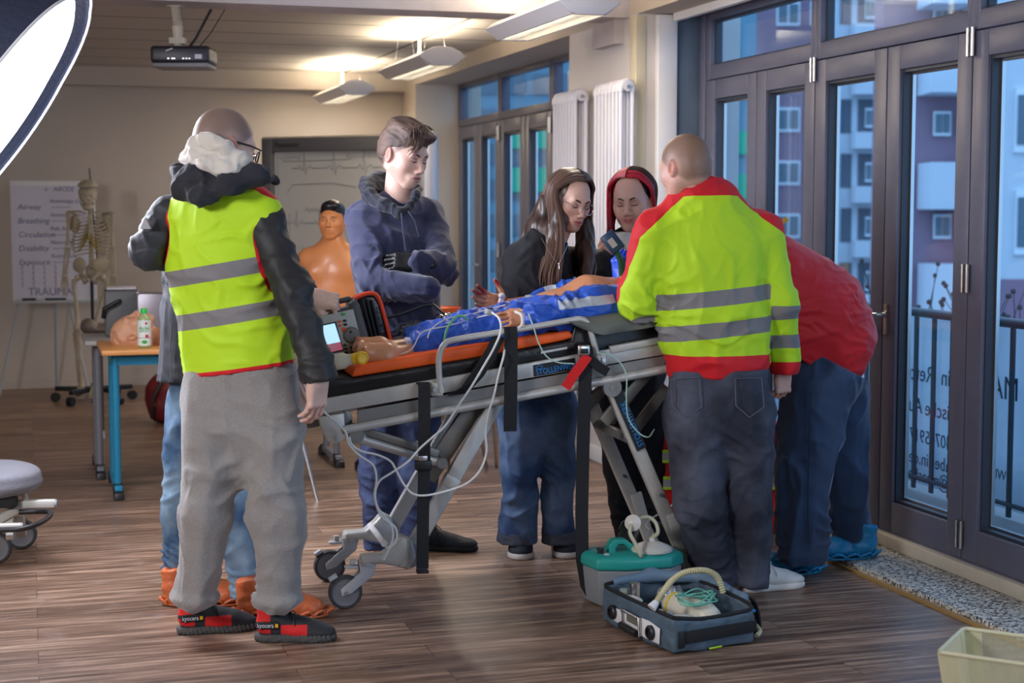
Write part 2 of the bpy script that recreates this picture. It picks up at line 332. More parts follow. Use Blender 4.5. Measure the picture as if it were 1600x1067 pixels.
# floor: laminate planks running across the room
def floor_mat():
    m, N, L, B = nt('laminate'); tc = N.new('ShaderNodeTexCoord'); mp = N.new('ShaderNodeMapping'); L.new(tc.outputs['Object'], mp.inputs[0])
    br = N.new('ShaderNodeTexBrick'); br.inputs['Scale'].default_value = 1; br.inputs['Brick Width'].default_value = 1.25; br.inputs['Row Height'].default_value = .15; br.inputs['Mortar Size'].default_value = .0012; br.inputs['Mortar Smooth'].default_value = .2
    br.offset = .37; br.inputs['Color1'].default_value = (0, 0, 0, 1); br.inputs['Color2'].default_value = (1, 1, 1, 1); br.inputs['Mortar'].default_value = (.5, .5, .5, 1); L.new(mp.outputs[0], br.inputs['Vector'])
    sx = N.new('ShaderNodeMapping'); sx.inputs['Scale'].default_value = (1.1, 17, 1); L.new(tc.outputs['Object'], sx.inputs[0])
    add = N.new('ShaderNodeVectorMath'); add.operation = 'MULTIPLY_ADD'; add.inputs[1].default_value = (7, 3, 5); L.new(br.outputs['Color'], add.inputs[0]); L.new(sx.outputs[0], add.inputs[2])
    n1 = N.new('ShaderNodeTexNoise'); n1.inputs['Scale'].default_value = 2.2; n1.inputs['Detail'].default_value = 9; n1.inputs['Roughness'].default_value = .62; L.new(add.outputs[0], n1.inputs['Vector'])
    r = N.new('ShaderNodeValToRGB'); e = r.color_ramp.elements; e[0].position = .28; e[0].color = (.055, .028, .017, 1); e[1].position = .72; e[1].color = (.50, .34, .24, 1); x = e.new(.5); x.color = (.20, .118, .078, 1)
    L.new(n1.outputs['Fac'], r.inputs[0])
    h = N.new('ShaderNodeHueSaturation'); mr = N.new('ShaderNodeMapRange'); mr.inputs[3].default_value = .72; mr.inputs[4].default_value = 1.2; L.new(br.outputs['Color'], mr.inputs[0]); L.new(mr.outputs[0], h.inputs['Value']); L.new(r.outputs[0], h.inputs['Color'])
    mx = N.new('ShaderNodeMix'); mx.data_type = 'RGBA'; L.new(br.outputs['Fac'], mx.inputs[0]); L.new(h.outputs[0], mx.inputs[6]); mx.inputs[7].default_value = (.035, .02, .014, 1)
    # pale scuffs
    n2 = N.new('ShaderNodeTexNoise'); n2.inputs['Scale'].default_value = 3.0; n2.inputs['Detail'].default_value = 8; n2.inputs['Distortion'].default_value = 2.5; L.new(tc.outputs['Object'], n2.inputs['Vector'])
    r2 = N.new('ShaderNodeValToRGB'); e = r2.color_ramp.elements; e[0].position = .56; e[0].color = (0, 0, 0, 1); e[1].position = .8; e[1].color = (.35, .35, .35, 1); L.new(n2.outputs['Fac'], r2.inputs[0])
    m2 = N.new('ShaderNodeMix'); m2.data_type = 'RGBA'; L.new(r2.outputs[0], m2.inputs[0]); L.new(mx.outputs[2], m2.inputs[6]); m2.inputs[7].default_value = (.40, .33, .30, 1)
    L.new(m2.outputs[2], B.inputs['Base Color'])
    rr = N.new('ShaderNodeMapRange'); rr.inputs[3].default_value = .28; rr.inputs[4].default_value = .5; L.new(n1.outputs['Fac'], rr.inputs[0]); L.new(rr.outputs[0], B.inputs['Roughness'])
    b = N.new('ShaderNodeBump'); b.inputs['Strength'].default_value = .25; b.inputs['Distance'].default_value = .002; L.new(n1.outputs['Fac'], b.inputs['Height']); L.new(b.outputs[0], B.inputs['Normal'])
    return m
sbox('floor', (-7, -3, -.1), (XW+.03, YB+.1, 0), floor_mat(), kind='structure')
sbox('wall_back', (-7, YB, 0), (XD+.3, YB+.2, 3.2), M['wall'], kind='structure')
sbox('wall_left', (-7.2, -3, 0), (-7, YB, 3.2), M['wall'], kind='structure')
sbox('wall_behind_camera', (-7, -3.2, 0), (XD+.3, -3, 3.2), M['wall'], kind='structure')
# ceiling panels with dark joints
def ceil_mat():
    m, N, L, B = nt('ceiling_panels'); tc = N.new('ShaderNodeTexCoord'); br = N.new('ShaderNodeTexBrick'); br.offset = 0
    for k, v in (('Scale', 1), ('Brick Width', 2.6), ('Row Height', .66), ('Mortar Size', .016), ('Mortar Smooth', .3)): br.inputs[k].default_value = v
    br.inputs['Color1'].default_value = br.inputs['Color2'].default_value = (.60, .56, .52, 1); br.inputs['Mortar'].default_value = (.10, .09, .085, 1); L.new(tc.outputs['Object'], br.inputs['Vector']); L.new(br.outputs['Color'], B.inputs['Base Color'])
    b = N.new('ShaderNodeBump'); b.inputs['Strength'].default_value = .8; b.inputs['Distance'].default_value = .01; b.invert = True; L.new(br.outputs['Fac'], b.inputs['Height']); L.new(b.outputs[0], B.inputs['Normal']); B.inputs['Roughness'].default_value = .7
    return m
sbox('ceiling', (-7, -3, ZC), (XW, YB, ZC+.15), ceil_mat(), kind='structure')
sbox('trim_1', (-7, 8.12, ZL), (XW, 8.40, ZC), M['beam'], kind='structure')
sbox('trim_2', (-7, YB-.12, 2.47), (XW, YB, ZC), M['wall'], kind='structure')
sbox('trim_3', (XW-.002, -3, ZL+.01), (XD+.1, YB, ZC+.15), M['wall'], kind='structure')          # lintel above the window bays
# pier between the two window bays
PY0, PY1 = 8.0, 9.12
sbox('wall_right', (XW, PY0, 0), (XD+.25, PY1, ZL+.01), M['pier'], kind='structure')
sbox('trim_4', (XW-.012, PY0-.004, 0), (XW+.05, PY0+.09, ZL), M['reveal'], bevel=.004, kind='structure')
sbox('trim_5', (XW+.10, PY0-.05, 0), (XW+.21, PY0, ZL+.005), M['white'], bevel=.004, kind='structure')
sbox('trim_6', (XW+.21, PY0-.03, .02), (XD+.06, PY0, ZL), M['panel'], bevel=.003, kind='structure')
sbox('trim_7', (XW-.06, 8.2, ZL-.13), (XW, 8.55, ZL), M['beam'], kind='structure')
sbox('trim_8', (XW-.02, 13.0, 0), (XD+.2, YB, ZL+.01), M['wall'], kind='structure')
sbox('baseboard_right', (XW-.014, PY0, 0), (XW, PY1, .09), M['white'], bevel=.003, kind='structure')
sbox('baseboard_back', (-7, YB-.014, 0), (XW, YB, .07), M['wall'], kind='structure')
# terrazzo sill and cream rail in front of the doors
terr = mat('terrazzo', (.42, .41, .38), .5)
def terrazzo():
    m, N, L, B = nt('terrazzo_speckle'); tc = N.new('ShaderNodeTexCoord'); v = N.new('ShaderNodeTexVoronoi'); v.inputs['Scale'].default_value = 110; L.new(tc.outputs['Object'], v.inputs['Vector'])
    s = N.new('ShaderNodeSeparateColor'); L.new(v.outputs['Color'], s.inputs[0]); r = N.new('ShaderNodeValToRGB'); e = r.color_ramp.elements; e[0].color = (.05, .05, .05, 1); e[0].position = .1; e[1].color = (.62, .60, .54, 1); e[1].position = .75; x = e.new(.4); x.color = (.25, .25, .23, 1)
    L.new(s.outputs[0], r.inputs[0]); L.new(r.outputs[0], B.inputs['Base Color']); B.inputs['Roughness'].default_value = .45; return m
TZ = terrazzo()
sbox('trim_9', (XW+.03, -3, -.1), (XD+.1, PY0-.05, .03), TZ, bevel=.004, kind='structure')
sbox('trim_10', (XW+.012, -3, -.002), (XW+.031, PY0-.05, .012), mat('brass_edge', (.35, .22, .08), .5), kind='structure')
sbox('trim_11', (XD-.035, -3, .03), (XD+.05, PY0-.03, .085), M['cream'], bevel=.004, kind='structure')
sbox('trim_12', (XW+.03, PY1, -.1), (XD+.1, 13.0, .03), TZ, kind='structure')
sbox('trim_13', (XW+.18, 4.0, ZL-.03), (XW+.21, PY0-.06, ZL+.01), M['white'], kind='structure')
# ---------------------------------------------------------------- glazed folding doors
def glass_mat():
    m, N, L, B = nt('window_glass'); N.remove(B); o = N['Material Output']; t = N.new('ShaderNodeBsdfTransparent'); t.inputs[0].default_value = (.80, .90, .95, 1)
    g = N.new('ShaderNodeBsdfGlossy'); g.inputs['Roughness'].default_value = .02; g.inputs[0].default_value = (.9, .95, 1, 1); x = N.new('ShaderNodeMixShader'); lw = N.new('ShaderNodeLayerWeight'); pw = N.new('ShaderNodeMath'); pw.operation = 'POWER'; pw.inputs[1].default_value = 4; L.new(lw.outputs['Facing'], pw.inputs[0])
    fr = N.new('ShaderNodeMath'); fr.operation = 'MULTIPLY_ADD'; fr.inputs[1].default_value = .5; fr.inputs[2].default_value = .03; L.new(pw.outputs[0], fr.inputs[0])
    L.new(fr.outputs[0], x.inputs[0]); L.new(t.outputs[0], x.inputs[1]); L.new(g.outputs[0], x.inputs[2]); L.new(x.outputs[0], o.inputs[0]); return m
GL = glass_mat()
def rectframe(mb, x0, x1, ya, yb, za, zb, w, wb=None, wt=None):      # frame in the plane x
    wb = wb or w; wt = wt or w
    mb.box(((x0+x1)/2, ya+w/2, (za+zb)/2), (x1-x0, w, zb-za)); mb.box(((x0+x1)/2, yb-w/2, (za+zb)/2), (x1-x0, w, zb-za))
    mb.box(((x0+x1)/2, (ya+yb)/2, za+wb/2), (x1-x0, yb-ya-2*w, wb)); mb.box(((x0+x1)/2, (ya+yb)/2, zb-wt/2), (x1-x0, yb-ya-2*w, wt))
def leaf(num, ya, yb, zt=2.15, zb=.09, w=.10):
    d = thing('door_%d' % num, (XD, (ya+yb)/2, zb), None, None); tag(d, kind='structure')
    mb = MB(); rectframe(mb, XD, XD+.07, ya+.004, yb-.004, zb, zt, w, .13, .10); mb.build('door_frame', M['frame'], d, bevel=.003)
    mb = MB(); rectframe(mb, XD+.015, XD+.06, ya+w-.001, yb-w+.001, zb+.129, zt-.099, .014); mb.build('glazing_bead', M['frame_in'], d)
    mb = MB(); rectframe(mb, XD+.05, XD+.066, ya+w+.012, yb-w-.012, zb+.14, zt-.11, .012); mb.build('spacer_bar', M['steel'], d)
    MB().box((XD+.055, (ya+yb)/2, (zt+zb)/2+.015), (.006, yb-ya-2*w-.02, zt-zb-.25)).build('glass_pane', GL, d)
    return d
def hinge(d, y, z, h=.11):
    for s in (-.016, .016):
        mb = MB(); mb.cyl((XD-.012, y+s, z-h/2), (XD-.012, y+s, z+h/2), .0085, seg=12); mb.cyl((XD-.012, y+s, z-h/2+.03), (XD-.012, y+s, z-h/2+.033), .0095, seg=12)
        mb.build('hinge', M['steel'], d, True)
YS = [7.885, 7.27, 6.655, 6.01, 5.375, 4.735, 4.095, 3.46]
D = []
for i in range(7): D.append(leaf(i+1, YS[i+1], YS[i]))
for i, y in ((1, YS[2]), (3, YS[4]), (5, YS[6])):
    for z in (2.11, 1.2, .19):
        if z > 1 or i == 3 or z < .5: hinge(D[i], y, z)
h = MB(); h.cyl((XD-.001, YS[3]-.035, 1.02), (XD-.012, YS[3]-.035, 1.02), .016, seg=16); h.box((XD-.004, YS[3]-.035, 1.0), (.010, .028, .13)); h.tube([(XD, YS[3]-.035, 1.02), (XD-.05, YS[3]-.035, 1.02), (XD-.055, YS[3]-.02, 1.02), (XD-.055, YS[3]+.10, 1.015)], .009, 10)
h.build('door_handle', M['steel'], D[3], True)
wn = thing('window_1', (XD, 6, 2.2), None, None); tag(wn, kind='structure')
mb = MB()
ZT = 2.155
for a, b in ((7.885, 6.655), (6.655, 5.375), (5.375, 4.095), (4.095, 2.8)): rectframe(mb, XD, XD+.075, b, a, ZT, ZL+.02, .045, .075, .05)
mb.box((XD+.03, 7.92, 1.28), (.08, .07, 2.5)); mb.box((XD+.03, 5.4, .06), (.07, 5.1, .06)); mb.build('window_frame', M['frame'], wn, bevel=.003)
mb = MB()
for a, b in ((7.885, 6.655), (6.655, 5.375), (5.375, 4.095), (4.095, 2.8)): mb.box((XD+.055, (a+b)/2, 2.36), (.006, a-b-.08, .26))
mb.build('glass_pane', GL, wn)
mb = MB()
for a, b in ((7.885, 6.655), (6.655, 5.375), (5.375, 4.095), (4.095, 2.8)): rectframe(mb, XD+.03, XD+.06, b+.045, a-.045, ZT+.075, ZL-.03, .012)
mb.build('glazing_bead', M['frame_in'], wn)
# far bay
FY = [13.0, 12.4, 11.78, 11.14, 10.52, 9.9, 9.3]
for i in range(6):
    d = leaf(8+i, FY[i+1], FY[i])
    if i in (1, 3): hinge(d, FY[i+1], 2.05, .11); hinge(d, FY[i+1], 1.15, .11)
    if i in (1,):
        MB().tube([(XD, FY[i]-.05, 1.02), (XD-.05, FY[i]-.05, 1.02), (XD-.05, FY[i]-.17, 1.02)], .009, 8).build('door_handle', M['steel'], d, True)
wn = thing('window_2', (XD, 11, 2.2), None, None); tag(wn, kind='structure'); mb = MB(); mg = MB()
for a, b in ((13.0, 11.78), (11.78, 10.52), (10.52, 9.3)): rectframe(mb, XD, XD+.075, b, a, ZT, ZL+.02, .045, .06, .05); mg.box((XD+.055, (a+b)/2, 2.36), (.006, a-b-.08, .26))
mb.box((XD+.03, 9.21, 1.26), (.08, .18, 2.5)); mb.box((XD+.03, 11.1, .06), (.07, 3.9, .06))
mb.build('window_frame', M['frame'], wn, bevel=.003); mg.build('glass_pane', GL, wn)
# ---------------------------------------------------------------- outside
ext = 5.2
def facade():
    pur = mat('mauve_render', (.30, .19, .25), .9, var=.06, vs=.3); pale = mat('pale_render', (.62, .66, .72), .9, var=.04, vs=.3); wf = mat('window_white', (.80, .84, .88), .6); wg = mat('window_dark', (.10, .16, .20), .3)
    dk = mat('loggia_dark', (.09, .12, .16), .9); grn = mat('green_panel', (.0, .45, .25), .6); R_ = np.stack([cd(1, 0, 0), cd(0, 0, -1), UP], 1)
    def blk(name, m, par, x0, x1, y0, y1, t, d=.3, **k):      # block between photo columns and rows, front face at distance t
        a, b = P(x0, y0, t), P(x1, y1, t); c = (a+b)/2+cd(0, 0, -1)*d/2; MB().box(c, (abs((b-a)@cd(1, 0, 0)), d, abs(b[2]-a[2])), R_).build(name, m, par, **k)
    def win(par, x, y, w, h, t):
        blk('window', wf, par, x-w/2, x+w/2, y-h/2, y+h/2, t-.12, .12)
        blk('pane', wg, par, x-w*.42, x-w*.05, y-h*.40, y+h*.38, t-.16, .05); blk('pane', wg, par, x+w*.05, x+w*.42, y-h*.40, y+h*.38, t-.16, .05)
    def bld(label, x, t): return thing('apartment_building', tuple(P(x, 470, t)), label, 'building')
    T1, T2 = 80., 43.
    b = bld('mauve apartment house with white windows in a column, seen through the second door leaf', 1235, T1); blk('wall', pur, b, 1085, 1302, -260, 476, T1, 2)
    for k in range(-5, 3):
        for x in (1110, 1160, 1232, 1285): win(b, x, 187+83*k, 36, 38, T1)
    g = bld('distant teal block with bright green balcony panels, seen through the leftmost door leaf', 1140, 70.); blk('wall', mat('teal_render', (.16, .30, .38), .9), g, 1060, 1176, -200, 500, 70., 1)
    for y0, y1 in ((205, 241), (272, 310), (120, 150)): blk('green_panel', grn, g, 1062, 1172, y0, y1, 69.8, .15)
    for k in range(8): blk('window', wg, g, 1120, 1140, 90+68*k, 120+68*k, 69.9, .08)
    c = bld('pale apartment house with stacked loggias, seen through the third door leaf', 1340, T1-2); blk('wall', pale, c, 1303, 1385, -260, 476, T1-2, 2)
    for k in range(-5, 4):
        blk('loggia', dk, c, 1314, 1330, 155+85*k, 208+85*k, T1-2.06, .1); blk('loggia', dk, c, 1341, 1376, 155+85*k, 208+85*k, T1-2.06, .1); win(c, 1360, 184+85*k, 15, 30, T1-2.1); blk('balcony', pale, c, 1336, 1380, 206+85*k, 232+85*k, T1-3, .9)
    blk('door', mat('orange_door', (.40, .20, .12), .7), c, 1311, 1326, 411, 450, T1-2.2, .1)
    d = bld('near mauve apartment house with pale projecting balconies, seen through the fourth door leaf', 1450, T2); blk('wall', pur, d, 1388, 1530, -400, 560, T2, 1)
    for k in range(-3, 3):
        win(d, 1473, 193+161*k, 26, 38, T2-.1); blk('balcony', pale, d, 1457, 1524, 92+161*k, 144+161*k+(22 if k else 0), T2-1.6, 1.5)
    e = bld('near pale apartment house with tall double windows at the right edge of the photo', 1590, T2-1); blk('wall', pale, e, 1531, 1900, -400, 436, T2-1, 1); blk('plinth', pur, e, 1531, 1900, 436, 560, T2-1, 1)
    for k in range(-3, 2):
        for x in (1610, 1720): win(e, x, 188+160*k, 44, 100, T2-1)
    q = thing('office_building', tuple(P(800, 470, 60)), 'distant building with dark window bands seen through the far window bay', 'building'); blk('wall', mat('teal_render', (0, 0, 0)), q, 600, 905, 0, 500, 60., 6)
    for k in range(7):
        for x in range(612, 900, 44): blk('window', wg, q, x, x+32, 60+55*k, 92+55*k, 59.9, .1)
    for y0, y1 in ((205, 232), (262, 300)): blk('green_panel', grn, q, 780, 870, y0, y1, 59.7, .15)
    # parked cars and bare shrubs in front
    for x, y, tt, col, lab in ((1445, 500, 30, (.45, .50, .55), 'pale parked car seen low through the fourth door leaf'), (1590, 468, 26, (.50, .02, .02), 'red parked car at the right edge, seen through the fifth door leaf'), (1345, 478, 45, (.55, .60, .66), 'white parked van seen low through the third door leaf')):
        cc = P(x, y, tt); cc[2] = -3.2; kk = thing('car', tuple(cc), lab, 'car'); m_ = mat('paint%d' % x, col, .3)
        pf = [(-2.1, .35), (-2.15, .8), (-1.5, .95), (-.9, 1.45), (.8, 1.48), (1.5, .98), (2.1, .85), (2.15, .35)]; MB().prism([cc+cd(1, 0, 0)*a+UP*z for a, z in pf], cd(0, 0, -1)*1.7).build('car_body', m_, kk, bevel=.06)
        for a in (-1.3, 1.3): MB().cyl(cc+cd(1, 0, 0)*a+UP*.33+cd(0, 0, 1)*.03, cc+cd(1, 0, 0)*a+UP*.33+cd(0, 0, -1)*.2, .33, seg=20).build('car_wheel', M['black'], kk, True)
        MB().prism([cc+cd(1, 0, 0)*a+UP*z+cd(0, 0, 1)*.01 for a, z in ((-1.35, .98), (-.85, 1.38), (.75, 1.4), (1.3, 1.0))], cd(0, 0, 1)*.02).build('side_window', M['black'], kk)
    rnd = random.Random(2)
    for x, y, tt in ((1450, 505, 12), (1475, 500, 12.5), (1590, 500, 11)):
        c0 = P(x, y, tt); s = thing('bare_shrub', (c0[0], c0[1], -3.2), 'bare winter shrub beyond the railing, %s' % ('behind the fourth door leaf, left one' if x == 1450 else 'behind the fourth door leaf, right one' if x == 1475 else 'at the right edge'), 'shrub'); m = MB()
        for i in range(70):
            a = rnd.uniform(0, 6.28); p0 = np.array([c0[0], c0[1], -3.2]); p1 = c0+np.array([math.cos(a)*rnd.uniform(0, .35), math.sin(a)*.4, rnd.uniform(-1.2, -.2)]); p2 = p1+np.array([math.cos(a)*.25, math.sin(a)*.3, rnd.uniform(.1, .75)]); m.tube([p0, p1, p2], [.012, .008, .003], 4)
            m.ell(p2, (.02, .02, .02), None, 5, 4)
        m.build('twigs', mat('twig', (.05, .05, .05), .8), s, kind='stuff')
facade()
sbox('ground', (XD+.1, -6, -3.3), (110, 110, -3.2), mat('asphalt', (.14, .15, .17), .9, var=.1, vs=.5), kind='structure')
# parapet, railing and the banner hung on it
sbox('balcony_floor', (XD+.1, -3, -.15), (4.75, 13.2, -.02), mat('balcony_concrete', (.25, .25, .26), .8), kind='structure')
RX = 4.45
r = thing('balcony_railing', (RX, 5, 0), 'dark steel railing with round handrail and upright bars outside the glass doors', 'railing'); dkm = mat('railing_steel', (.05, .07, .09), .4)
MB().tube([(RX, -2, .93), (RX, 13, .93)], .024, 12).build('handrail', dkm, r, True)
for k in range(40):
    y = 3.55+k*.17
    if y < 9.6: MB().box((RX, y, .46), (.012, .03, .92)).build('baluster', dkm, r)
MB().tube([(RX, -2, .06), (RX, 13, .06)], .012, 8).build('bottom_rail', dkm, r, True)
bn = thing('banner', (RX+.04, 6.5, .45), 'translucent pale banner tied outside the railing, its lettering seen mirrored from behind', 'banner')
banm = mat('banner_cloth', (.66, .72, .78), .8); _N, _L = banm.node_tree.nodes, banm.node_tree.links; _t = _N.new('ShaderNodeBsdfTranslucent'); _t.inputs[0].default_value = (.75, .82, .88, 1); _x = _N.new('ShaderNodeMixShader'); _x.inputs[0].default_value = .6
_L.new(_N['Principled BSDF'].outputs[0], _x.inputs[1]); _L.new(_t.outputs[0], _x.inputs[2]); _L.new(_x.outputs[0], _N['Material Output'].inputs[0])
ys = np.linspace(3.4, 9.4, 90); vs = []; 
for y in ys:
    for z in (.02, .3, .6, .90): vs.append((RX+.045+.012*math.sin(y*5+z*2), y, z))
MBb = MB(); MBb.add(vs, [(i*4+j, i*4+j+1, i*4+j+5, i*4+j+4) for i in range(len(ys)-1) for j in range(3)])
MBb.build('sheet', banm, bn, True).modifiers.new('t', 'SOLIDIFY').thickness = .004
bt = mat('banner_print', (.10, .14, .19), .8)
def banw(s, px, py, size, al):      # px: where the line starts (LEFT) or ends (RIGHT)
    q = onx(px, py, RX+.022); text(s, size, np.array([[0, 0, 1], [1, 0, 0], [0, 1, 0]], float), (RX+.022, q[1], q[2]), bt, bn, 'lettering', ext=.001, align=al)
for a in (('Berlin', 1470, 590, .125, 'RIGHT'), ('Rettungs', 1459, 588, .125, 'LEFT'), ('medizinische', 1445, 638, .115, 'RIGHT'), ('Ausbildung', 1441, 636, .115, 'LEFT'), ('030 / 40745917', 1421, 678, .10, 'RIGHT'), ('www.maaberlin.de', 1420, 712, .10, 'RIGHT'), ('info@maasbe', 1419, 738, .10, 'RIGHT'),
          ('er', 1362, 612, .11, 'LEFT'), ('98c', 1362, 652, .10, 'LEFT'), ('MA', 1592, 612, .16, 'LEFT'), ('WIR SCHULEN', 1572, 745, .07, 'LEFT')): banw(*a)
# ================================================================ THINGS ON WALLS AND CEILING
# suspended lamps: arched cap, slanted cheeks, louvre, up-light
glow = mat('lamp_tube', (1.0, .88, .68), .5, emit=22); glow2 = mat('lamp_tube_low', (1.0, .9, .75), .5, emit=1.2)
def lamp(xc, y0, y1, zb, label, on=True):
    t = thing('suspended_lamp', (xc, (y0+y1)/2, zb), label, 'lamp', None)
    prof = [(-.15, .055), (-.10, .02), (-.065, 0), (.065, 0), (.10, .02), (.15, .055), (.11, .085), (.06, .108), (0, .116), (-.06, .108), (-.11, .085)]
    body = [(-.15, .055), (-.085, 0), (-.078, .006), (-.135, .055), (-.10, .078), (-.05, .097), (-.05, .103), (-.11, .085)]
    m = MB()
    for s in (-1, 1):
        m.prism([(xc+s*a, y0+.02, zb+b) for a, b in body], (0, y1-y0-.04, 0))
    m.build('housing', M['lamp'], t)
    for ye in (y0, y1-.022): MB().prism([(xc+a, ye, zb+b) for a, b in prof], (0, .022, 0)).build('end_cap', M['lamp'], t, bevel=.003)
    m = MB()
    n = int((y1-y0)/.055)
    for i in range(n): m.box((xc, y0+.05+(y1-y0-.1)*i/(n-1), zb+.018), (.155, .003, .032))
    for s in (-1, 0, 1): m.box((xc+s*.075, (y0+y1)/2, zb+.018), (.004, y1-y0-.05, .034))
    m.build('louvre', M['louvre'], t)
    MB().tube([(xc, y0+.05, zb+.062), (xc, y1-.05, zb+.062)], .013, 10).build('fluorescent_tube', glow if on else glow2, t, True)
    MB().cyl((xc, (y0+y1)/2, zb+.1), (xc, (y0+y1)/2, ZC), .010, seg=10).build('power_rod', M['cream'], t, True)
    for yy in (y0+.2, y1-.2):
        for s in (-.07, .07): MB().cyl((xc+s, yy, zb+.1), (xc+s*.6, yy, ZC), .0012, seg=6).build('suspension_wire', M['steel'], t, True)
    if on:
        l = bpy.data.lights.new('lamp_uplight', 'AREA'); l.shape = 'RECTANGLE'; l.size = .07; l.size_y = y1-y0-.1; l.energy = 19; l.color = (1, .84, .60)
        o = bpy.data.objects.new('lamp_uplight', l); COL.objects.link(o); o.parent = t; o.location = (0, 0, .12); o.rotation_euler = (math.pi, 0, 0)
        l = bpy.data.lights.new('lamp_downlight', 'AREA'); l.shape = 'RECTANGLE'; l.size = .12; l.size_y = y1-y0-.1; l.energy = 15; l.color = (1, .87, .70)
        o = bpy.data.objects.new('lamp_downlight', l); COL.objects.link(o); o.parent = t; o.location = (0, 0, -.004)
lamp(2.44, 6.78, 7.98, 2.34, 'white louvred lamp nearest the camera, cut off by the top edge of the photo')
lamp(2.44, 9.42, 10.62, 2.34, 'middle white suspended lamp, between the beam and the far window bay')
lamp(2.44, 12.05, 13.2, 2.34, 'small farthest white suspended lamp, above the whiteboard')
# projector
t = thing('projector', (.35, 7.95, 2.2), 'black ceiling projector hanging from a pale pole beside the beam', 'projector')
q = P(288, 88, 8.1); R = np.stack([cd(1, 0, 0), cd(0, 0, -1), UP], 1); zt = ZL
m = MB(); m.box(q+[0, 0, 0], (.295, .24, .085), R); m.build('housing', mat('projector_black', (.018, .018, .03), .35), t, bevel=.018, seg=4)
m = MB(); m.box(q+R@np.array([0, 0, -.052]), (.28, .23, .022), R); m.build('underside', M['grey'], t, bevel=.006)
m = MB(); m.box(q+R@np.array([.095, -.122, -.012]), (.035, .004, .022), R); m.build('type_plate', M['paper'], t)
m = MB()
for x in (-.055, -.035, -.025, .02, .035, .05): m.box(q+R@np.array([x, -.122, -.022]), (.009, .004, .007), R)
m.build('socket', M['steel'], t)
m = MB(); m.box(q+R@np.array([-.05, -.122, .022]), (.038, .002, .006), R@np.array([[.94, 0, -.34], [0, 1, 0], [.34, 0, .94]])); m.build('tape', M['paper'], t)
m = MB(); a = q+[-.03, 0, 0]; m.cyl((a[0], a[1]+.1, zt+.001), (a[0], a[1], a[2]+.16), .024, seg=18); m.cyl((a[0], a[1]+.1, zt-.004), (a[0], a[1]+.1, zt+.004), .045, seg=18); m.cyl(a+[0, 0, .15], a+[0, 0, .05], .03, .022, seg=18); m.box(a+[0, 0, .075], (.08, .06, .03), R); m.build('ceiling_mount', M['cream'], t, True)
m = MB(); m.tube([q+R@np.array([.03, 0, .05]), q+R@np.array([.06, 0, .09]), q+R@np.array([.13, .05, .24])], .007, 8); m.tube([q+R@np.array([.07, 0, .04]), q+R@np.array([.13, .03, .12]), q+R@np.array([.20, .05, .24])], .0025, 6); m.build('cable', M['black'], t, True)
# radiators
def radiator(ya, yb, ztop, label):
    t = thing('radiator', (XW-.07, (ya+yb)/2, .25), label, 'radiator', None); n = 8; m = MB(); x1, x2 = XW-.12, XW-.055
    for i in range(n):
        y = ya+(yb-ya)*i/(n-1)
        for x in (x1, x2): m.cyl((x, y, .30), (x, y, ztop-.03), .0125, seg=12)
        for z, s in ((ztop-.03, 1), (.30, -1)):
            m.tube([(x1, y, z-s*.03), (x1, y, z-s*.005), (x1+.012, y, z+s*.018), ((x1+x2)/2, y, z+s*.025), (x2-.012, y, z+s*.018), (x2, y, z-s*.005), (x2, y, z-s*.03)], .0175, 12)
    m.build('column', M['rad'], t, True)
    for z in (ztop-.035, .30): MB().cyl(((x1+x2)/2, ya-.02, z), ((x1+x2)/2, yb+.02, z), .026, seg=16).build('manifold', M['rad'], t, True)
    m = MB(); m.cyl(((x1+x2)/2, ya-.02, ztop-.035), ((x1+x2)/2, ya-.03, ztop-.035), .010, seg=10); m.build('bleed_valve', M['steel'], t, True)
    m = MB(); m.cyl((x1+.02, ya+.03, .27), (x1+.02, ya+.03, .0), .009, seg=10); m.cyl((x1+.02, ya+.03, .16), (x1+.02, ya+.03, .22), .016, seg=12); m.cyl((x1-.03, ya+.03, .19), (x1+.03, ya+.03, .19), .012, seg=12); m.build('valve', M['steel'], t, True)
    m = MB()
    for z in (.5, 1.9): m.box((XW-.02, (ya+yb)/2, z), (.04, .03, .03))
    m.build('wall_bracket', M['steel'], t)
ra = onx(976, 130, XW-.10); rb = onx(937, 130, XW-.10); radiator(ra[1], rb[1], onx(985, 125, XW-.07)[2], 'tall white column radiator on the pier, the one nearer the glass doors')
rc = onx(904, 150, XW-.10); rd = onx(872, 150, XW-.10); radiator(rc[1], rd[1], onx(913, 141, XW-.07)[2], 'tall white column radiator on the pier, the one further back beside the far windows')
# flip chart
t = thing('flipchart', (.2, 12.9, 0), 'white flipchart on legs by the back wall, covered in blue handwriting, behind the skeleton', 'flipchart')
FYc = 13.05; a = ony(20, 470, FYc); b = ony(152, 466, FYc); c = ony(16, 282, FYc)
bx0, bx1, bz0, bz1 = a[0], b[0], a[2], c[2]
m = MB(); m.box(((bx0+bx1)/2, FYc+.02, (bz0+bz1)/2), (bx1-bx0, .02, bz1-bz0)); m.build('board', M['white'], t, bevel=.004)
m = MB(); m.box(((bx0+bx1)/2, FYc+.004, (bz0+bz1)/2-.01), (bx1-bx0-.03, .006, bz1-bz0-.06)); m.build('paper_sheet', M['paper'], t)
m = MB(); m.box(((bx0+bx1)/2, FYc-.02, bz0-.01), (bx1-bx0, .07, .02)); m.build('pen_tray', M['lgrey'], t, bevel=.003)
for x0, x1, y1 in ((bx0+.05, bx0-.12, FYc-.05), (bx1-.22, bx1-.08, FYc-.1), ((bx0+bx1)/2, (bx0+bx1)/2, FYc+.38)): MB().tube([(x0, FYc+.03, bz0), (x1, y1, 0.0)], .011, 8).build('leg', M['lgrey'], t, True)
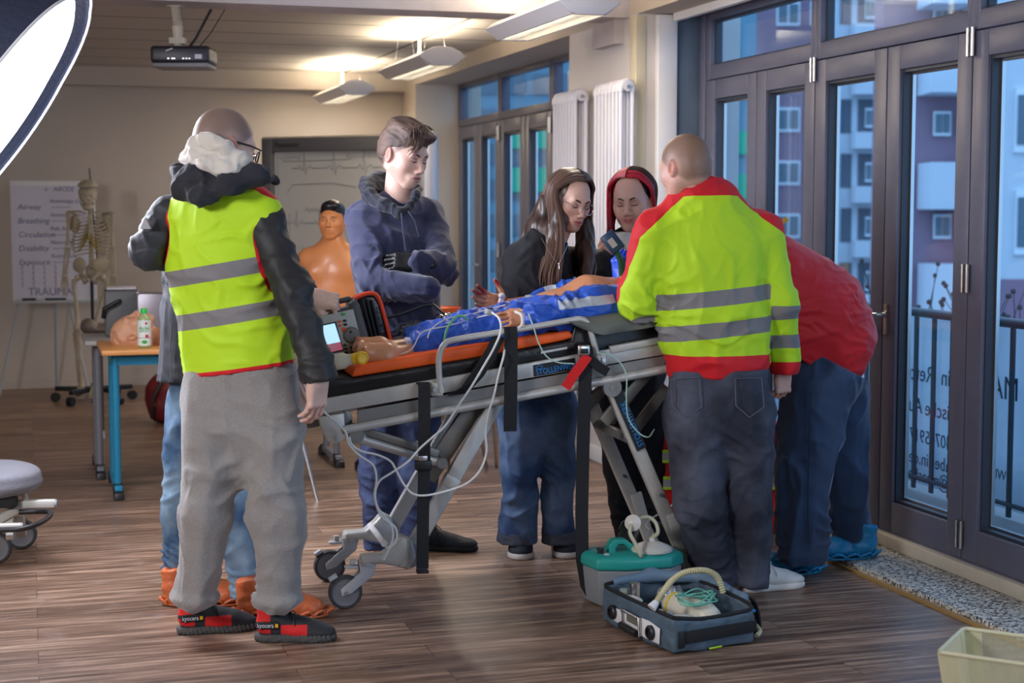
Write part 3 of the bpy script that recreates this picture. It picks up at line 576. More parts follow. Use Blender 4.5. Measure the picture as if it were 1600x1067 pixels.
m = MB(); m.box(((bx0+bx1)/2, FYc-.03, bz0+.01), (.16, .02, .015)); m.box((bx0+.12, FYc-.03, bz0+.01), (.1, .02, .02)); m.build('pen', M['black'], t)
Rb = np.array([[1, 0, 0], [0, 0, -1], [0, 1, 0]], float); wd = bx1-bx0; hh = bz1-bz0
def fl(s, u, v, size, sh=.2): text(s, size, Rb, (bx0+u*wd, FYc-.002, bz1-v*hh), mat('blue_marker', (.20, .20, .34), .8), t, 'handwriting', ext=.0005, shear=sh)
for i, (s, s2) in enumerate((('Airway', 'Atemwege frei'), ('Breathing', 'Atmung / SpO2'), ('Circulation', 'Puls, Rekap'), ('Disability', 'Neuro, BZ'), ('Exposure', 'Bodycheck'))):
    fl(s, .08, .22+.115*i, .062); fl(s2, .46, .17+.115*i, .042); fl('~~~~~', .48, .22+.115*i, .05)
fl('TRAUMA', .18, .93, .085, 0); fl('x   ABCDE', .4, .07, .05)
m = MB()
for i in range(5):
    x = bx0+wd*(.12+.13*i)
    for k in range(14): m.box((x+.004*math.sin(k*2+i), FYc-.002, bz1-hh*(.70+.012*k*1.2)), (.006+.004*(k % 3), .001, .007))
m.build('handwriting', mat('blue_marker', (0, 0, 0)), t)
# whiteboard
t = thing('whiteboard', (2, 12, 0), 'large grey framed whiteboard with faint ECG drawings behind the man in the navy hoodie', 'whiteboard')
A_, B_ = P(413, 217, 11.8), P(672, 211, 11.15); z0, z1 = .62, A_[2]; ax = nrm((B_-A_)*[1, 1, 0]); out = np.cross(ax, UP)      # towards the room
Rw = np.stack([ax, UP, out], 1); Lw = np.linalg.norm((B_-A_)[:2]); A0 = np.array([A_[0], A_[1], 0])
def wb(u, z, o=0): return A0+ax*u+UP*z+out*o
m = MB(); m.box(wb(Lw/2, (z0+z1)/2, -.02), (Lw, z1-z0, .04), Rw); m.build('board', mat('whiteboard_surface', (.55, .56, .55), .22), t)
m = MB(); m.box(wb(.045, (z0+z1)/2, .005), (.09, z1-z0, .07), Rw); m.box(wb(Lw/2, z1-.05, .005), (Lw-.18, .10, .07), Rw); m.box(wb(Lw/2, z0+.04, .005), (Lw-.18, .08, .07), Rw); m.build('frame', mat('whiteboard_frame', (.13, .13, .14), .45), t, bevel=.006)
m = MB(); m.box(wb(Lw/2, z1+.006, .0), (Lw, .012, .06), Rw); m.build('top_edge', M['cream'], t)
m = MB(); m.tube([wb(Lw-.0, z0-.1, .04), wb(Lw-.0, z1+.01, .04)], .075, 20, flat=None); m.build('speaker_column', mat('silver_column', (.45, .45, .50), .35, .5), t, True)
text('Panasonic', .055, Rw, wb(.12, z1-.05, .042), M['black'], t, 'lettering')
for u in (.3, Lw-.3): MB().box(wb(u, .33, -.02), (.05, .66, .05), Rw).build('leg', M['grey'], t)
mk_ = mat('grey_marker', (.33, .34, .36), .8)
def wline(pts, r=.0035): MB().tube([wb(u, z, .0015) for u, z in pts], r, 5).build('drawing', mk_, t)
def ecg(u0, z, n, s=1.0, w=.22):
    p = []
    for i in range(n):
        u = u0+w*i; p += [(u, z), (u+.05*s, z), (u+.065*s, z+.025*s), (u+.08*s, z), (u+.095*s, z-.02*s), (u+.105*s, z+.12*s), (u+.118*s, z-.05*s), (u+.13*s, z), (u+.16*s, z+.02*s), (u+.18*s, z)]
    p += [(u0+w*n, z)]; wline(p)
ecg(.25, z1-.22, 3, 1.0, .26); ecg(.2, z1-.62, 2, .8, .2); ecg(.28, z1-.85, 3, .5, .08); wline([(.15, z1-.14), (.18, z1-.17), (.75, z1-.16), (.76, z1-.14)]); wline([(.2, z1-.4), (.25, z1-.34), (.6, z1-.33), (.8, z1-.36)]); wline([(.22, z1-.75), (.22, z1-.55)]); wline([(.12, z1-.13), (.12, z1-1.0)], .002)
for s, u, v, sz in (('normal', .18, .14, .05), ('Kammerflimmern', .72, .14, .05), ('Asystolie', .35, .52, .05), ('VF / VT', .75, .55, .05), ('4H   HITS', .30, .95, .06), ('Schock', .3, 1.1, .05)): text(s, sz, Rw, wb(u, z1-v, .002), mk_, t, 'handwriting', shear=.2)
# ================================================================ SOFTBOX
SBC = P(-12, 177, 6.1); SBN = nrm(cd(.82, -.57, -.07)); SBR = .583
def softbox(c, n, r):
    t = thing('softbox', tuple(c), 'big octagonal studio softbox glowing white at the upper left edge', 'softbox'); n = nrm(n); u = nrm(np.cross(UP, n)); w = np.cross(n, u); N_ = 8
    def ring(rad, d, seg=64, oct_=.02):
        out = []
        for k in range(seg):
            a = 2*math.pi*k/seg; rr = rad*(1-oct_*(1-abs(math.cos(a*N_/2)))); out.append(c+u*math.cos(a)*rr+w*math.sin(a)*rr+n*d)
        return out
    def loft(rings, name, m, cap=False):
        b = MB(); k = len(rings[0]); v = [p for r_ in rings for p in r_]
        f = [(i*k+j, i*k+(j+1) % k, (i+1)*k+(j+1) % k, (i+1)*k+j) for i in range(len(rings)-1) for j in range(k)]
        if cap: f.append(tuple(range(k)))
        return b.add(v, f).build(name, m, t, False)
    loft([ring(r*.93, 0), ring(.02, .004)], 'diffuser', mat('diffuser_glow', (1, 1, 1), .5, emit=5))
    fab = mat('softbox_fabric', (.035, .045, .085), .6, bump=.4, bs=60)
    loft([ring(r, .04), ring(r*.985, .038), ring(r*.93, .0)], 'inner_lip', fab)
    o = loft([ring(r*1.01, .04), ring(r*.98, -.02), ring(r*.82, -.2), ring(r*.45, -.38), ring(r*.16, -.46)], 'outer_shell', fab, False)
    MB().tube(ring(r*1.005, .043), .006, 8, closed=True).build('piping', mat('white_piping', (.85, .85, .88), .6), t, True)
    MB().tube([c-n*.44, c-n*.74], .07, 20).build('flash_head', M['black'], t, True)
    m = MB(); s0 = c-n*.62; m.cyl((s0[0], s0[1], s0[2]), (s0[0], s0[1], .35), .016, seg=12)
    for k in range(3): a = k*2.094+.5; m.tube([(s0[0], s0[1], .55), (s0[0]+.45*math.cos(a), s0[1]+.45*math.sin(a), .01)], .011, 8)
    m.build('light_stand', M['black'], t, True)
    l = bpy.data.lights.new('softbox_light', 'AREA'); l.shape = 'DISK'; l.size = r*1.8; l.energy = 60; l.color = (.80, .84, 1)
    o = bpy.data.objects.new('softbox_light', l); COL.objects.link(o); o.parent = t; o.location = tuple(n*.03); o.rotation_euler = Vector(n).to_track_quat('-Z', 'Y').to_euler()
softbox(SBC, SBN, SBR)
# ================================================================ PEOPLE
def head_prims(jaw=1.0, fem=0.0, smile=0):
    p = [ell((0, -.014, .032), (.076, .098, .088), k=.03), ell((0, .026, -.028), (.062*jaw, .060, .080), k=.035),
         ell((0, -.045, -.02), (.062, .055, .06), k=.04)]
    for s in (-1, 1):
        p += [cone((s*.052*jaw, .0, -.052), (s*.02, .058, -.096), .020, .016, k=.035), ell((s*.042, .054, -.024), (.022, .022, .022), k=.03)]
    p += [ell((0, .066, -.100), (.020*jaw+.002, .018, .016), k=.022)]
    p += [cone((-.034, .074, .022), (.034, .074, .022), .012-.002*fem, .012-.002*fem, k=.022)]
    for s in (-1, 1): p += [neg(ell((s*.031, .097, .0), (.020, .018, .013), k=.014)), ell((s*.031, .071, -.001), (.0155, .0155, .0145), k=.005)]
    p += [cone((0, .082, .010), (0, .104, -.030), .0075, .0105-.002*fem, k=.012), ell((0, .106-.002*fem, -.034), (.0115, .010, .0095), k=.008)]
    for s in (-1, 1): p += [ell((s*.012, .096, -.039), (.0075, .0105, .0075), k=.006)]
    p += [ell((0, .078, -.068), (.030, .018, .020), k=.02)]
    w = .025+.006*smile
    if smile:
        for z0, r_ in ((-.0600, .0052), (-.0735, .0062)): p += chain([(-.031, .074, z0+.008*(r_ > .006)+.006), (-.014, .0885, z0+.0015), (.014, .0885, z0+.0015), (.031, .074, z0+.008*(r_ > .006)+.006)], [r_*.6, r_, r_, r_*.6], k=.004)
    else: p += [ell((0, .092, -.0615), (w, .0095, .0058), k=.005), ell((0, .090, -.0735), (w*.82, .0105, .0072), k=.005), neg(ell((0, .104, -.0672), (w*.95, .010, .0013), k=.004))]
    if smile:
        for s in (-1, 1): p += [ell((s*.036, .070, -.045), (.018, .018, .018), k=.02), ell((s*.040, .066, -.04), (.012, .012, .012), k=.012)]
    for s in (-1, 1):
        R = frame((0, 1, .25), (s, -.35, 0)); c = np.array((s*.078, -.012, -.006))
        p += [ell(c, (.030, .019, .009), np.stack([nrm((0, -.2, 1)), nrm((0, 1, .2)), nrm((s, -.3, 0))], 1), k=.006), ell(c+[0, .004, -.024], (.009, .009, .007), k=.006), neg(ell(c+[s*.008, .004, .002], (.018, .010, .006), np.stack([nrm((0, -.2, 1)), nrm((0, 1, .2)), nrm((s, -.3, 0))], 1), k=.005))]
    return p
def head_col(V, skin, lips, stubble=None, hairline=.06, blush=True, smile=0):
    c = np.tile(np.array(skin, float), (len(V), 1)); x, y, z = V.T
    def mix(c, col, w): w = np.clip(w, 0, 1)[:, None]; return c*(1-w)+np.array(col)*w
    if blush:
        for s in (-1, 1):
            c = mix(c, (skin[0], skin[1]*.72, skin[2]*.70), .45*np.exp(-((x-s*.042)**2+(y-.06)**2+(z+.03)**2)/.0006)); c = mix(c, (skin[0]*.95, skin[1]*.45, skin[2]*.40), .75*np.exp(-((x-s*.082)**2/.0003+(y+.012)**2/.0008+(z+.006)**2/.001)))
        c = mix(c, (skin[0], skin[1]*.75, skin[2]*.7), .4*np.exp(-(x**2+(y-.105)**2+(z+.035)**2)/.0002))
    z_ = z-smile*9*x*x; m = np.exp(-((x/(.023+.006*smile))**4+((z_+.0672)/.0115)**4))*(y > .078); c = mix(c, lips, m*.9)
    m = np.exp(-((x/.021)**4+((z_+.0672)/.0022)**2))*(y > .078); c = mix(c, (.10, .02, .02), m*.8)
    for s in (-1, 1): c = mix(c, (skin[0]*.6, skin[1]*.45, skin[2]*.42), .5*np.exp(-((x-s*.031)**2/.0004+(z-.004)**2/.00010))*(y > .06))
    if stubble is not None:
        col, amt = stubble; hz = hairline-.55*np.clip(.02-y, 0, 1)-.03*np.clip(.07-np.abs(x), 0, 1)
        w = 1/(1+np.exp(-(z-(.058-np.clip((.065-y)*1.05, 0, .12)))/.004)); w = w*(1-np.exp(-((np.abs(x)-.08)**2/.0002+(y+.012)**2/.0008+(z+.006)**2/.0012))); c = mix(c, col, w*amt)
    return c
def W(M_, o, V): return V@M_.T+o
def finger(root, yaw, lens, r, curl, palmdir=-1):
    pts = [np.array(root, float)]; a = 0; rs = [r]
    for i, L in enumerate(lens):
        a += curl[i]; d = np.array([math.sin(yaw)*math.cos(a), math.cos(yaw)*math.cos(a), palmdir*math.sin(a)]); pts.append(pts[-1]+d*L); rs.append(r*(.95, .88, .74)[i])
    return chain(pts, rs, k=.004)
def hand_prims(curl=(.25, .35, .25), thumb='relaxed', mirror=False, spread=.06, curls=None):
    p = [rbox((0, .045, 0), (.038, .046, .013), r=.012, k=.012), ell((-.024, .035, -.008), (.018, .034, .014), k=.014), ell((.026, .035, -.006), (.014, .036, .013), k=.014), cone((0, -.06, 0), (0, .012, 0), .029, .027, np.array([0, 0, 1.]), .68, k=.018)]
    L = [(.042, .025, .02), (.046, .029, .022), (.043, .027, .021), (.034, .021, .018)]
    for i, x in enumerate((-.029, -.0095, .0105, .029)):
        cc = curls[i] if curls else curl
        p += finger((x, .086-(.004, 0, .003, .010)[i], 0), (-1.5+i)*spread, L[i], (.0092, .0095, .009, .0082)[i], cc); p += [ell((x, .086, .004), (.0095, .011, .009), k=.006)]
    if thumb == 'relaxed': t = [(-.026, .018, -.006), (-.048, .046, -.016), (-.056, .078, -.024), (-.052, .102, -.030)]
    elif thumb == 'closed': t = [(-.026, .018, -.008), (-.044, .045, -.026), (-.030, .074, -.042), (-.008, .088, -.046)]
    elif thumb == 'pinch': t = [(-.026, .018, -.008), (-.046, .048, -.028), (-.042, .080, -.045), (-.030, .105, -.058)]
    else: t = [(-.026, .018, -.006), (-.056, .038, -.01), (-.082, .062, -.014), (-.098, .082, -.016)]
    p += chain(t, [.0135, .0115, .0105, .0085], k=.006); return p
def hand(o, fwd, back, mirror=False, res=.0026, scale=1.0, **kw):      # world verts and faces of one hand; o = wrist
    V, F = sdf(hand_prims(**kw), res); 
    if mirror: V = V*[-1, 1, 1]; F = F[:, ::-1]
    V = V*scale
    return W(frame(fwd, back), np.array(o), V), F
def join(parts):
    V = []; F = []; n = 0
    for v, f in parts: V.append(v); F.append(f+n); n += len(v)
    return np.concatenate(V), np.concatenate(F)
def skinmat(name, **k): return vmat(name, .48, sss=.12, bump=.12, bs=260, var=.04, vs=90)
def person(loc, label): return thing('person', loc, label, 'person')
def body(root, headM, headO, hs, hcol, prims, hands, skin, hcolor_fn=None, mat_=None, **hk):
    V, F = sdf(head_prims(**hk), .0032); C = hcol(V); parts = [(W(headM, headO, V*hs), F)]; cols = [C]
    V, F = sdf(prims, .011); parts.append((V, F)); cols.append(np.tile(np.array(skin, float), (len(V), 1)))
    for v, f, c in hands: parts.append((v, f)); cols.append(np.tile(np.array(c, float), (len(v), 1)) if len(np.shape(c)) == 1 else c)
    V, F = join(parts); o = mk('body', V, F, mat_ or skinmat('skin'), root, True); setcol(o, 'col', np.concatenate(cols)); return o
def cloth(root, name, prims, res, m, folds_=(), amp=.004, f=9, sc=(1, 1, .45), off=0., zones=None, col=None):
    V, F = sdf(prims, res); V2 = folds(V, F, folds_, amp, f, sc, off)
    for p in prims:
        if p[0] == 'c': V2 = V2-p[2]*np.maximum((V2-p[1])@p[2], 0)[:, None]      # hems stay straight
    o = mk(name, V2, F, m, root, True)
    if zones is not None: setcol(o, 'zone', zones(V))
    if col is not None: setcol(o, 'col', col(V))
    return o
def arcs(root, name, m, M_, O_, hs, specs):      # small hair arcs (lashes, brows) in head space
    for pts, r in specs: MB().tube([W(M_, O_, np.array(p)*hs) for p in pts], r, 6).build(name, m, root, True)
def face_hair(root, M_, O_, hs, browcol, eyes='down', browz=.0):
    bm = mat('brow_%s' % str(browcol[0]), browcol, .8); L = []; B = []
    for s in (-1, 1):
        B.append(([(s*.012, .0910, .018+browz), (s*.022, .0910, .0235+browz), (s*.034, .0860, .026+browz), (s*.049, .0725, .021+browz)], [.0024, .0036, .0034, .0015]))
        L.append(([(s*.0165, .0835, -.003), (s*.023, .0865, -.0045), (s*.031, .0880, -.0055), (s*.039, .0855, -.0045), (s*.0465, .0795, -.0015)], [.0008, .0016, .0018, .0017, .0009]))
        L.append(([(s*.018, .083, .006), (s*.031, .0865, .0085), (s*.046, .077, .004)], [.0005, .0010, .0005]))
    arcs(root, 'eyebrow', bm, M_, O_, hs, B); arcs(root, 'eyelash', mat('lash', (.02, .012, .01), .6), M_, O_, hs, L)
def cap_hair(root, M_, O_, hs, prims, m, groove=.0025, gf=55, sc=(1, .25, .6), off=0, res=.0035, col=None, name='hair'):
    V, F = sdf(prims, res); N = vnormals(V, F); d = groove*noise(V, gf, sc, off)+groove*.7*noise(V, gf*2.2, sc, off+3); V2 = V+N*d[:, None]
    o = mk(name, W(M_, O_, V2*hs), F, m, root, True)
    if col is not None: setcol(o, 'col', col(V, d/groove))
    return o
# ---- shoes. frame: heel at o, toe along d
def shoe_local(L=.29, high=.0, wd=1.0):
    up = [ell((0, .055, .055), (.036*wd, .055, .042), k=.02), cone((0, .05, .06), (0, .035, .10+high), .036*wd, .036*wd, k=.02), ell((0, .15, .040), (.042*wd, .08, .034), k=.03), ell((0, L-.062, .030), (.044*wd, .060, .026), k=.03), cone((0, .09, .075), (0, .19, .045), .030*wd, .022*wd, k=.02), cut((0, 0, .012), (0, 0, -1)), cut((0, 0, .105+high), (0, -.25, 1))]
    so = [ell((0, .055, .012), (.042*wd, .060, .03), k=.02), ell((0, .15, .012), (.043*wd, .09, .026), k=.03), ell((0, L-.065, .012), (.049*wd, .066, .026), k=.03), cut((0, 0, .0), (0, 0, -1)), cut((0, 0, .026), (0, -.03, 1))]
    return up, so
def shoe(root, o, d, upm, solem, L=.29, zfn=None, lace=None, high=0, tilt=0, label=None, wd=1.0, ridge=False, tongue=None, name='shoe'):
    up, so = shoe_local(L, high, wd); M_ = frame(nrm(np.array(d)*[1, 1, 0]+UP*tilt), UP); M_ = np.stack([M_[:, 0], M_[:, 1], M_[:, 2]], 1)
    V, F = sdf(up, .0045); N = vnormals(V, F); V2 = V+N*(.0012*noise(V, 40))[:, None]; s = mk(name, W(M_, np.array(o), V2), F, upm, root, True)
    if label: s['label'] = label
    if zfn: setcol(s, 'zone', zfn(V))
    V, F = sdf(so, .0045); 
    if ridge: N = vnormals(V, F); V = V+N*(.0022*np.sign(np.sin(V[:, 1]*420+V[:, 2]*120)))[:, None]*(N[:, 2:3]**2 < .5)
    mk('sole', W(M_, np.array(o), V), F, solem, s, True)
    if lace:
        b = MB()
        for i in range(5):
            y = .095+.018*i; z = .108-.0115*i; w = .020+.002*i
            b.tube([W(M_, np.array(o), np.array(q)) for q in ((-w, y-.006, z-.008), (-w*.5, y, z), (w*.5, y+.006, z+.0), (w, y+.004, z-.009))], .0022, 6)
            b.tube([W(M_, np.array(o), np.array(q)) for q in ((w, y-.006, z-.008), (w*.5, y, z), (-w*.5, y+.006, z+.0), (-w, y+.004, z-.009))], .0022, 6)
        for sg in (-1, 1): b.tube([W(M_, np.array(o), np.array(q)) for q in ((0, .1, .112), (sg*.02, .105, .122), (sg*.035, .11, .112), (sg*.022, .115, .105), (0, .108, .112), (sg*.03, .13, .09), (sg*.045, .135, .06))], .002, 6)
        b.build('lace', lace, s, True)
    return s
def overshoe(root, o, d, m, L=.34, seed=0, label=None):      # elasticated plastic cover with a crumpled, looped hem
    M_ = frame(nrm(d), UP); up = [ell((0, .05, .05), (.052, .062, .055), k=.03), ell((0, .17, .045), (.054, .10, .045), k=.04), ell((0, L-.08, .035), (.058, .075, .036), k=.03), cone((0, .04, .06), (0, .03, .13), .050, .052, k=.03), cut((0, 0, .006), (0, 0, -1)), cut((0, 0, .135), (0, -.2, 1))]
    V, F = sdf(up, .005); N = vnormals(V, F); V = V+N*(.005*noise(V, 26, (1, 1, 1.5), seed)+.0025*noise(V, 60, (1, 1, 1), seed+4))[:, None]
    s = mk('shoe_cover', W(M_, np.array(o), V), F, m, root, True)
    if label: s['label'] = label
    b = MB(); rnd = random.Random(seed); n = 17
    for i in range(n):
        a0 = 2*math.pi*i/n; a1 = 2*math.pi*(i+1.15)/n; ex, ey = .060, L*.53
        pts = []
        for k in range(7):
            a = a0+(a1-a0)*k/6; rr = 1+.14*math.sin(math.pi*k/6)+rnd.uniform(-.02, .02); pts.append(W(M_, np.array(o), np.array([math.cos(a)*ex*rr, L*.5+math.sin(a)*ey*rr, .006+.022*math.sin(math.pi*k/6)])))
        b.tube(pts, .0055, 6)
    b.tube([W(M_, np.array(o), np.array([math.cos(2*math.pi*k/30)*.062, L*.5+math.sin(2*math.pi*k/30)*L*.54, .006])) for k in range(30)], .004, 6, closed=True)
    b.build('elastic_hem', m, s, True); return s
def leg_prims(hip, knee, ank, r, k=.03): return [cone(hip, knee, r[0], r[1], k=k), cone(knee, ank, r[1], r[2], k=k)]
def band(V, p0, n, h):      # signed distance to a sewn band of half width h around plane p0,n
    return np.abs((V-np.array(p0))@nrm(n))-h
def smooth_union(a, b): return np.minimum(a, b)
SK = (.60, .36, .27); SKP = (.68, .44, .36)
hv_lime = (.46, .72, .008); hv_grey = (.19, .18, .185); hv_red = (.62, .005, .012)
def half(V, a, b, t):      # signed distance to the upright-to-lens plane through two photo points at depth t (positive on the left of a->b)
    A, B = P(*a, t), P(*b, t); d = nrm(B-A); n = nrm(np.cross(nrm(P(800, 330, 1)-np.array([0, 0, CAMH])), d)); return (V-A)@n
def px(V):      # where points sit across / along the body, in metres across the viewer's right and up
    return V[:, 0]*cy_-V[:, 1]*sy_, V[:, 2]
def evalp(p, V): return p[3](V[:, 0], V[:, 1], V[:, 2])
def catmull(p, n=6):
    p = [np.array(q, float) for q in p]; q = [2*p[0]-p[1]]+p+[2*p[-1]-p[-2]]; out = []
    for i in range(1, len(q)-2):
        for k in range(n):
            t = k/n; out.append(.5*((2*q[i])+(-q[i-1]+q[i+1])*t+(2*q[i-1]-5*q[i]+4*q[i+1]-q[i+2])*t*t+(-q[i-1]+3*q[i]-3*q[i+1]+q[i+2])*t**3))
    out.append(p[-1]); return out
hvm = zmat('hi_vis_cloth', hv_lime, hv_grey, hv_red, (.02, .02, .022), .7, bump=.35)
jacket_black = mat('black_softshell', (.012, .012, .014), .75, var=.2, vs=20, bump=.3, bs=20, sheen=.15)
jacket_grey = mat('dark_grey_softshell', (.020, .021, .029), .8, var=.15, vs=12, bump=.3, bs=16, sheen=.06)
# ------------------------------------------------ A: man in the yellow vest, grey sweatpants, seen from behind
def person_A():
    T = 5.3; n = cd(.25, 0, -1); root = person(P(370, 1000, 5.28)*[1, 1, 0], 'man from behind in yellow reflective vest, black jacket and grey sweatpants, holding a cable')
    pel, wai, che, upc = P(378, 600, T), P(370, 520, T), P(345, 410, T), P(345, 345, T); shR, shL = P(414, 342, 5.24), P(272, 338, 5.36)
    slR = [P(419, 358, 5.25), P(459, 460, 5.17), P(499, 583, 5.12)]; slL = [P(262, 338, 5.36), P(229, 392, 5.3), P(310, 405, 5.72)]
    arms = chain(slR+[P(500, 600, 5.11)], [.060, .060, .054, .050], k=.03)
    # skin
    hm = frame(cd(.78, -.28, -.52), UP); ho = P(352, 229, 5.28)
    hands = []
    for (o, f, b, c, th) in ((P(498, 592, 5.11), cd(-.10, -1, -.1), cd(.75, 0, .66), (.35, .45, .3), 'pinch'),):
        v, q = hand(o, f, b, curl=c, thumb=th); hands.append((v, q, SKP))
    prims = [cone(ho, che, .055, .07, k=.04), cone(che, pel, .13, .13, n, .6, k=.05), cone(pel, P(325, 800, T), .09, .06), cone(P(325, 800, T), P(306, 938, T), .05, .026), cone(pel, P(430, 800, T), .09, .06), cone(P(430, 800, T), P(430, 938, T), .05, .026)]+chain(slR+[P(498, 592, 5.11)], [.04, .034, .026, .018])+chain(slL, [.05, .04, .032])
    hc = lambda V: head_col(V, SKP, (.45, .17, .15), ((.11, .075, .06), .8), .06)
    body(root, hm, ho, 1.03, hc, prims, hands, SKP)
    # glasses
    b = MB(); g = lambda x, y, z: W(hm, ho, np.array((x, y, z))*1.03)
    for s in (-1, 1):
        b.tube([g(s*.080, -.01, .012), g(s*.078, .05, .016), g(s*.070, .095, .014)], .0028, 6)
        b.tube([g(s*.034+.026*math.cos(a)*1.05, .106-.012*abs(math.cos(a))*(1 if math.cos(a)*s > 0 else -.2), -.002+.019*math.sin(a)) for a in np.linspace(0, 2*math.pi, 18)[:-1]], .0025, 6, closed=True)
    b.tube([g(-.01, .108, .003), g(.01, .108, .003)], .0025, 6); b.build('glasses', mat('black_acetate', (.01, .01, .012), .2), root, True)
    # trousers
    tr = leg_prims(P(335, 640, T), P(322, 800, 5.27), P(308, 925, 5.3), (.104, .089, .072))+leg_prims(P(425, 640, 5.27), P(432, 800, 5.24), P(434, 925, 5.26), (.104, .090, .074))+[cone(P(345, 600, T), P(415, 600, T), .115, .115, n, .85, k=.05), cone(P(378, 560, T), P(378, 660, T), .180, .155, n, .68, k=.05), cone(P(378, 660, T), P(376, 730, T), .11, .07, k=.06)]
    tr += [ell(P(306, 934, 5.3), (.083, .083, .03), k=.02), ell(P(434, 936, 5.26), (.086, .086, .03), k=.02), cut(P(370, 961, 5.28), (0, 0, -1)), cut(P(378, 556, T), (0, 0, 1))]
    fo = [(P(308, 915, T), .12, cd(.3, 1, 0), .055, .010), (P(434, 915, T), .12, cd(-.3, 1, 0), .052, .010), (P(395, 720, 5.2), .16, cd(.75, .65, 0), .07, .009), (P(325, 770, 5.2), .15, cd(.5, .8, 0), .08, .007), (P(440, 740, 5.15), .16, cd(-.45, .8, 0), .08, .008)]
    cloth(root, 'trousers', tr, .008, mat('grey_marl', (.25, .235, .225), .85, var=.16, vs=260, bump=.25, bs=120, sheen=.4), fo, .007, 6, (1, 1, .5), 3)
    # black jacket sleeves, dark shoulders and hood
    jk = arms+chain(slL, [.064, .060, .052], k=.03)+[cone(shR, shL, .055, .055, k=.04), cone(upc, che, .12, .15, n, .6, k=.04), cut(P(500, 597, 5.1), cd(.12, -1, 0))]
    fo = [(slR[1], .13, cd(.5, .8, 0), .045, .008), (slL[1], .12, cd(.8, .6, 0), .05, .005), (slR[2], .09, cd(.2, 1, 0), .035, .004)]
    jl = zmat('jacket_a', (.012, .012, .014), (.024, .026, .035), (.02, .02, .022), (.5, .5, .5), .6, bump=.3)
    def zj(V): r, z = px(V); s = (V-P(300, 380, 5.3))@cd(1, 0, 0); return np.stack([zone(s), s*0, s*0], 1)
    cloth(root, 'jacket', jk, .007, jl, fo, .004, 8, (1, 1, 1), 9, zones=zj)
    # vest
    vp = [cone(upc, che, .172, .188, n, .66, k=.04), cone(che, wai, .185, .183, n, .66, k=.05), cone(wai, pel, .183, .192, n, .66, k=.05), cone(P(408, 334, 5.25), P(284, 340, 5.34), .068, .062, k=.05), cone(P(385, 320, 5.27), P(345, 330, T), .05, .05, k=.04), cut(P(375, 578, T), cd(.14, -1, 0)), cut(P(340, 282, T), (0, 0, 1))]
    vp += [neg(cone(slL[0], slL[1], .060, .060), .006), neg(cone(slL[1], slL[2], .055, .055), .006)]
    def zv(V):
        g = np.minimum(band(V, P(338, 425, 5.2), cd(-.17, 1, 0), .027), band(V, P(352, 494, 5.2), cd(-.17, 1, 0), .027))
        dR = np.minimum(evalp(cone(slR[0], slR[1], .062, .061), V), 9); dL = np.minimum(evalp(cone(slL[0], slL[1], .070, .065), V), evalp(cone(slL[1], slL[2], .065, .055), V))
        hem = (V-P(375, 571, T))@cd(-.14, 1, 0); r = np.minimum(np.minimum(dR-.012, dL-.010), hem)
        sh = np.maximum(-((V-P(376, 292, 5.2))@cd(.6, .75, 0)), (V-P(440, 352, 5.2))@cd(0, 0, 0) if False else -1e3*np.ones(len(V)))
        sd2 = np.maximum(-((V-P(368, 288, 5.2))@cd(.38, .92, 0)), -((V-P(366, 300, 5.2))@cd(1, -.1, 0))); r = np.minimum(r, sd2)
        pp = np.abs((V-P(368, 300, 5.2))@cd(.38, .92, 0)+.0)-.003
        return np.stack([zone(g), zone(r, 40), np.zeros(len(V))], 1)
    fo = [(P(400, 380, 5.15), .16, cd(-.5, .8, 0), .07, .006), (P(430, 450, 5.15), .14, cd(-.25, 1, 0), .05, .007), (P(300, 540, 5.15), .16, cd(.2, 1, 0), .06, .005), (P(270, 400, 5.2), .12, cd(.6, .6, 0), .06, .006)]
    cloth(root, 'vest', vp, .007, hvm, fo, .005, 6, (1, 1, .6), 2, zones=zv)
    # hoods
    hp = chain([P(277, 264, 5.34), P(284, 292, 5.2), P(312, 303, 5.15), P(360, 288, 5.13), P(405, 274, 5.16), P(436, 284, 5.26)], [.022, .034, .038, .034, .026, .010], k=.02)+[cone(P(300, 270, 5.2), P(390, 270, 5.2), .04, .04, k=.04)]
    cloth(root, 'hood', hp, .006, jacket_grey, [(P(320, 295, 5.1), .12, cd(.4, .9, 0), .04, .006)], .005, 12, (1, 1, 1), 4, None).__setitem__('label', 'dark grey hood')
    hp = chain([P(289, 243, 5.26), P(303, 222, 5.2), P(325, 218, 5.17), P(352, 232, 5.14), P(380, 250, 5.16), P(399, 268, 5.24)], [.016, .020, .022, .024, .022, .014], k=.015)+chain([P(290, 250, 5.24), P(322, 254, 5.15), P(356, 262, 5.14), P(390, 272, 5.18)], [.020, .028, .026, .016], k=.012)+[cone(P(308, 238, 5.19), P(370, 252, 5.16), .028, .028, k=.012)]
    cloth(root, 'hoodie_hood', hp, .0055, mat('cream_fleece', (.60, .56, .50), .9, bump=.15, bs=150, sheen=.5), [(P(330, 235, 5.1), .1, cd(.6, .8, 0), .035, .006)], .004, 14, (1, 1, 1), 5)['label'] = 'cream white hood'
    # sleeve patch
    q = P(227, 350, 5.225); Rp = frame(UP, cd(-.3, .1, 1)); MB().prism([q+Rp@np.array(v) for v in ((-.020, -.016, 0), (.020, -.016, 0), (0, .022, 0))], cd(0, 0, -.01)*.012).build('sleeve_patch', mat('patch_grey', (.35, .33, .36), .7), root)
    # shoes red and black, ridged soles
    um = zmat('shoe_a', (.02, .02, .022), (.62, .01, .01), (.012, .012, .012), (.02, .02, .02), .75)
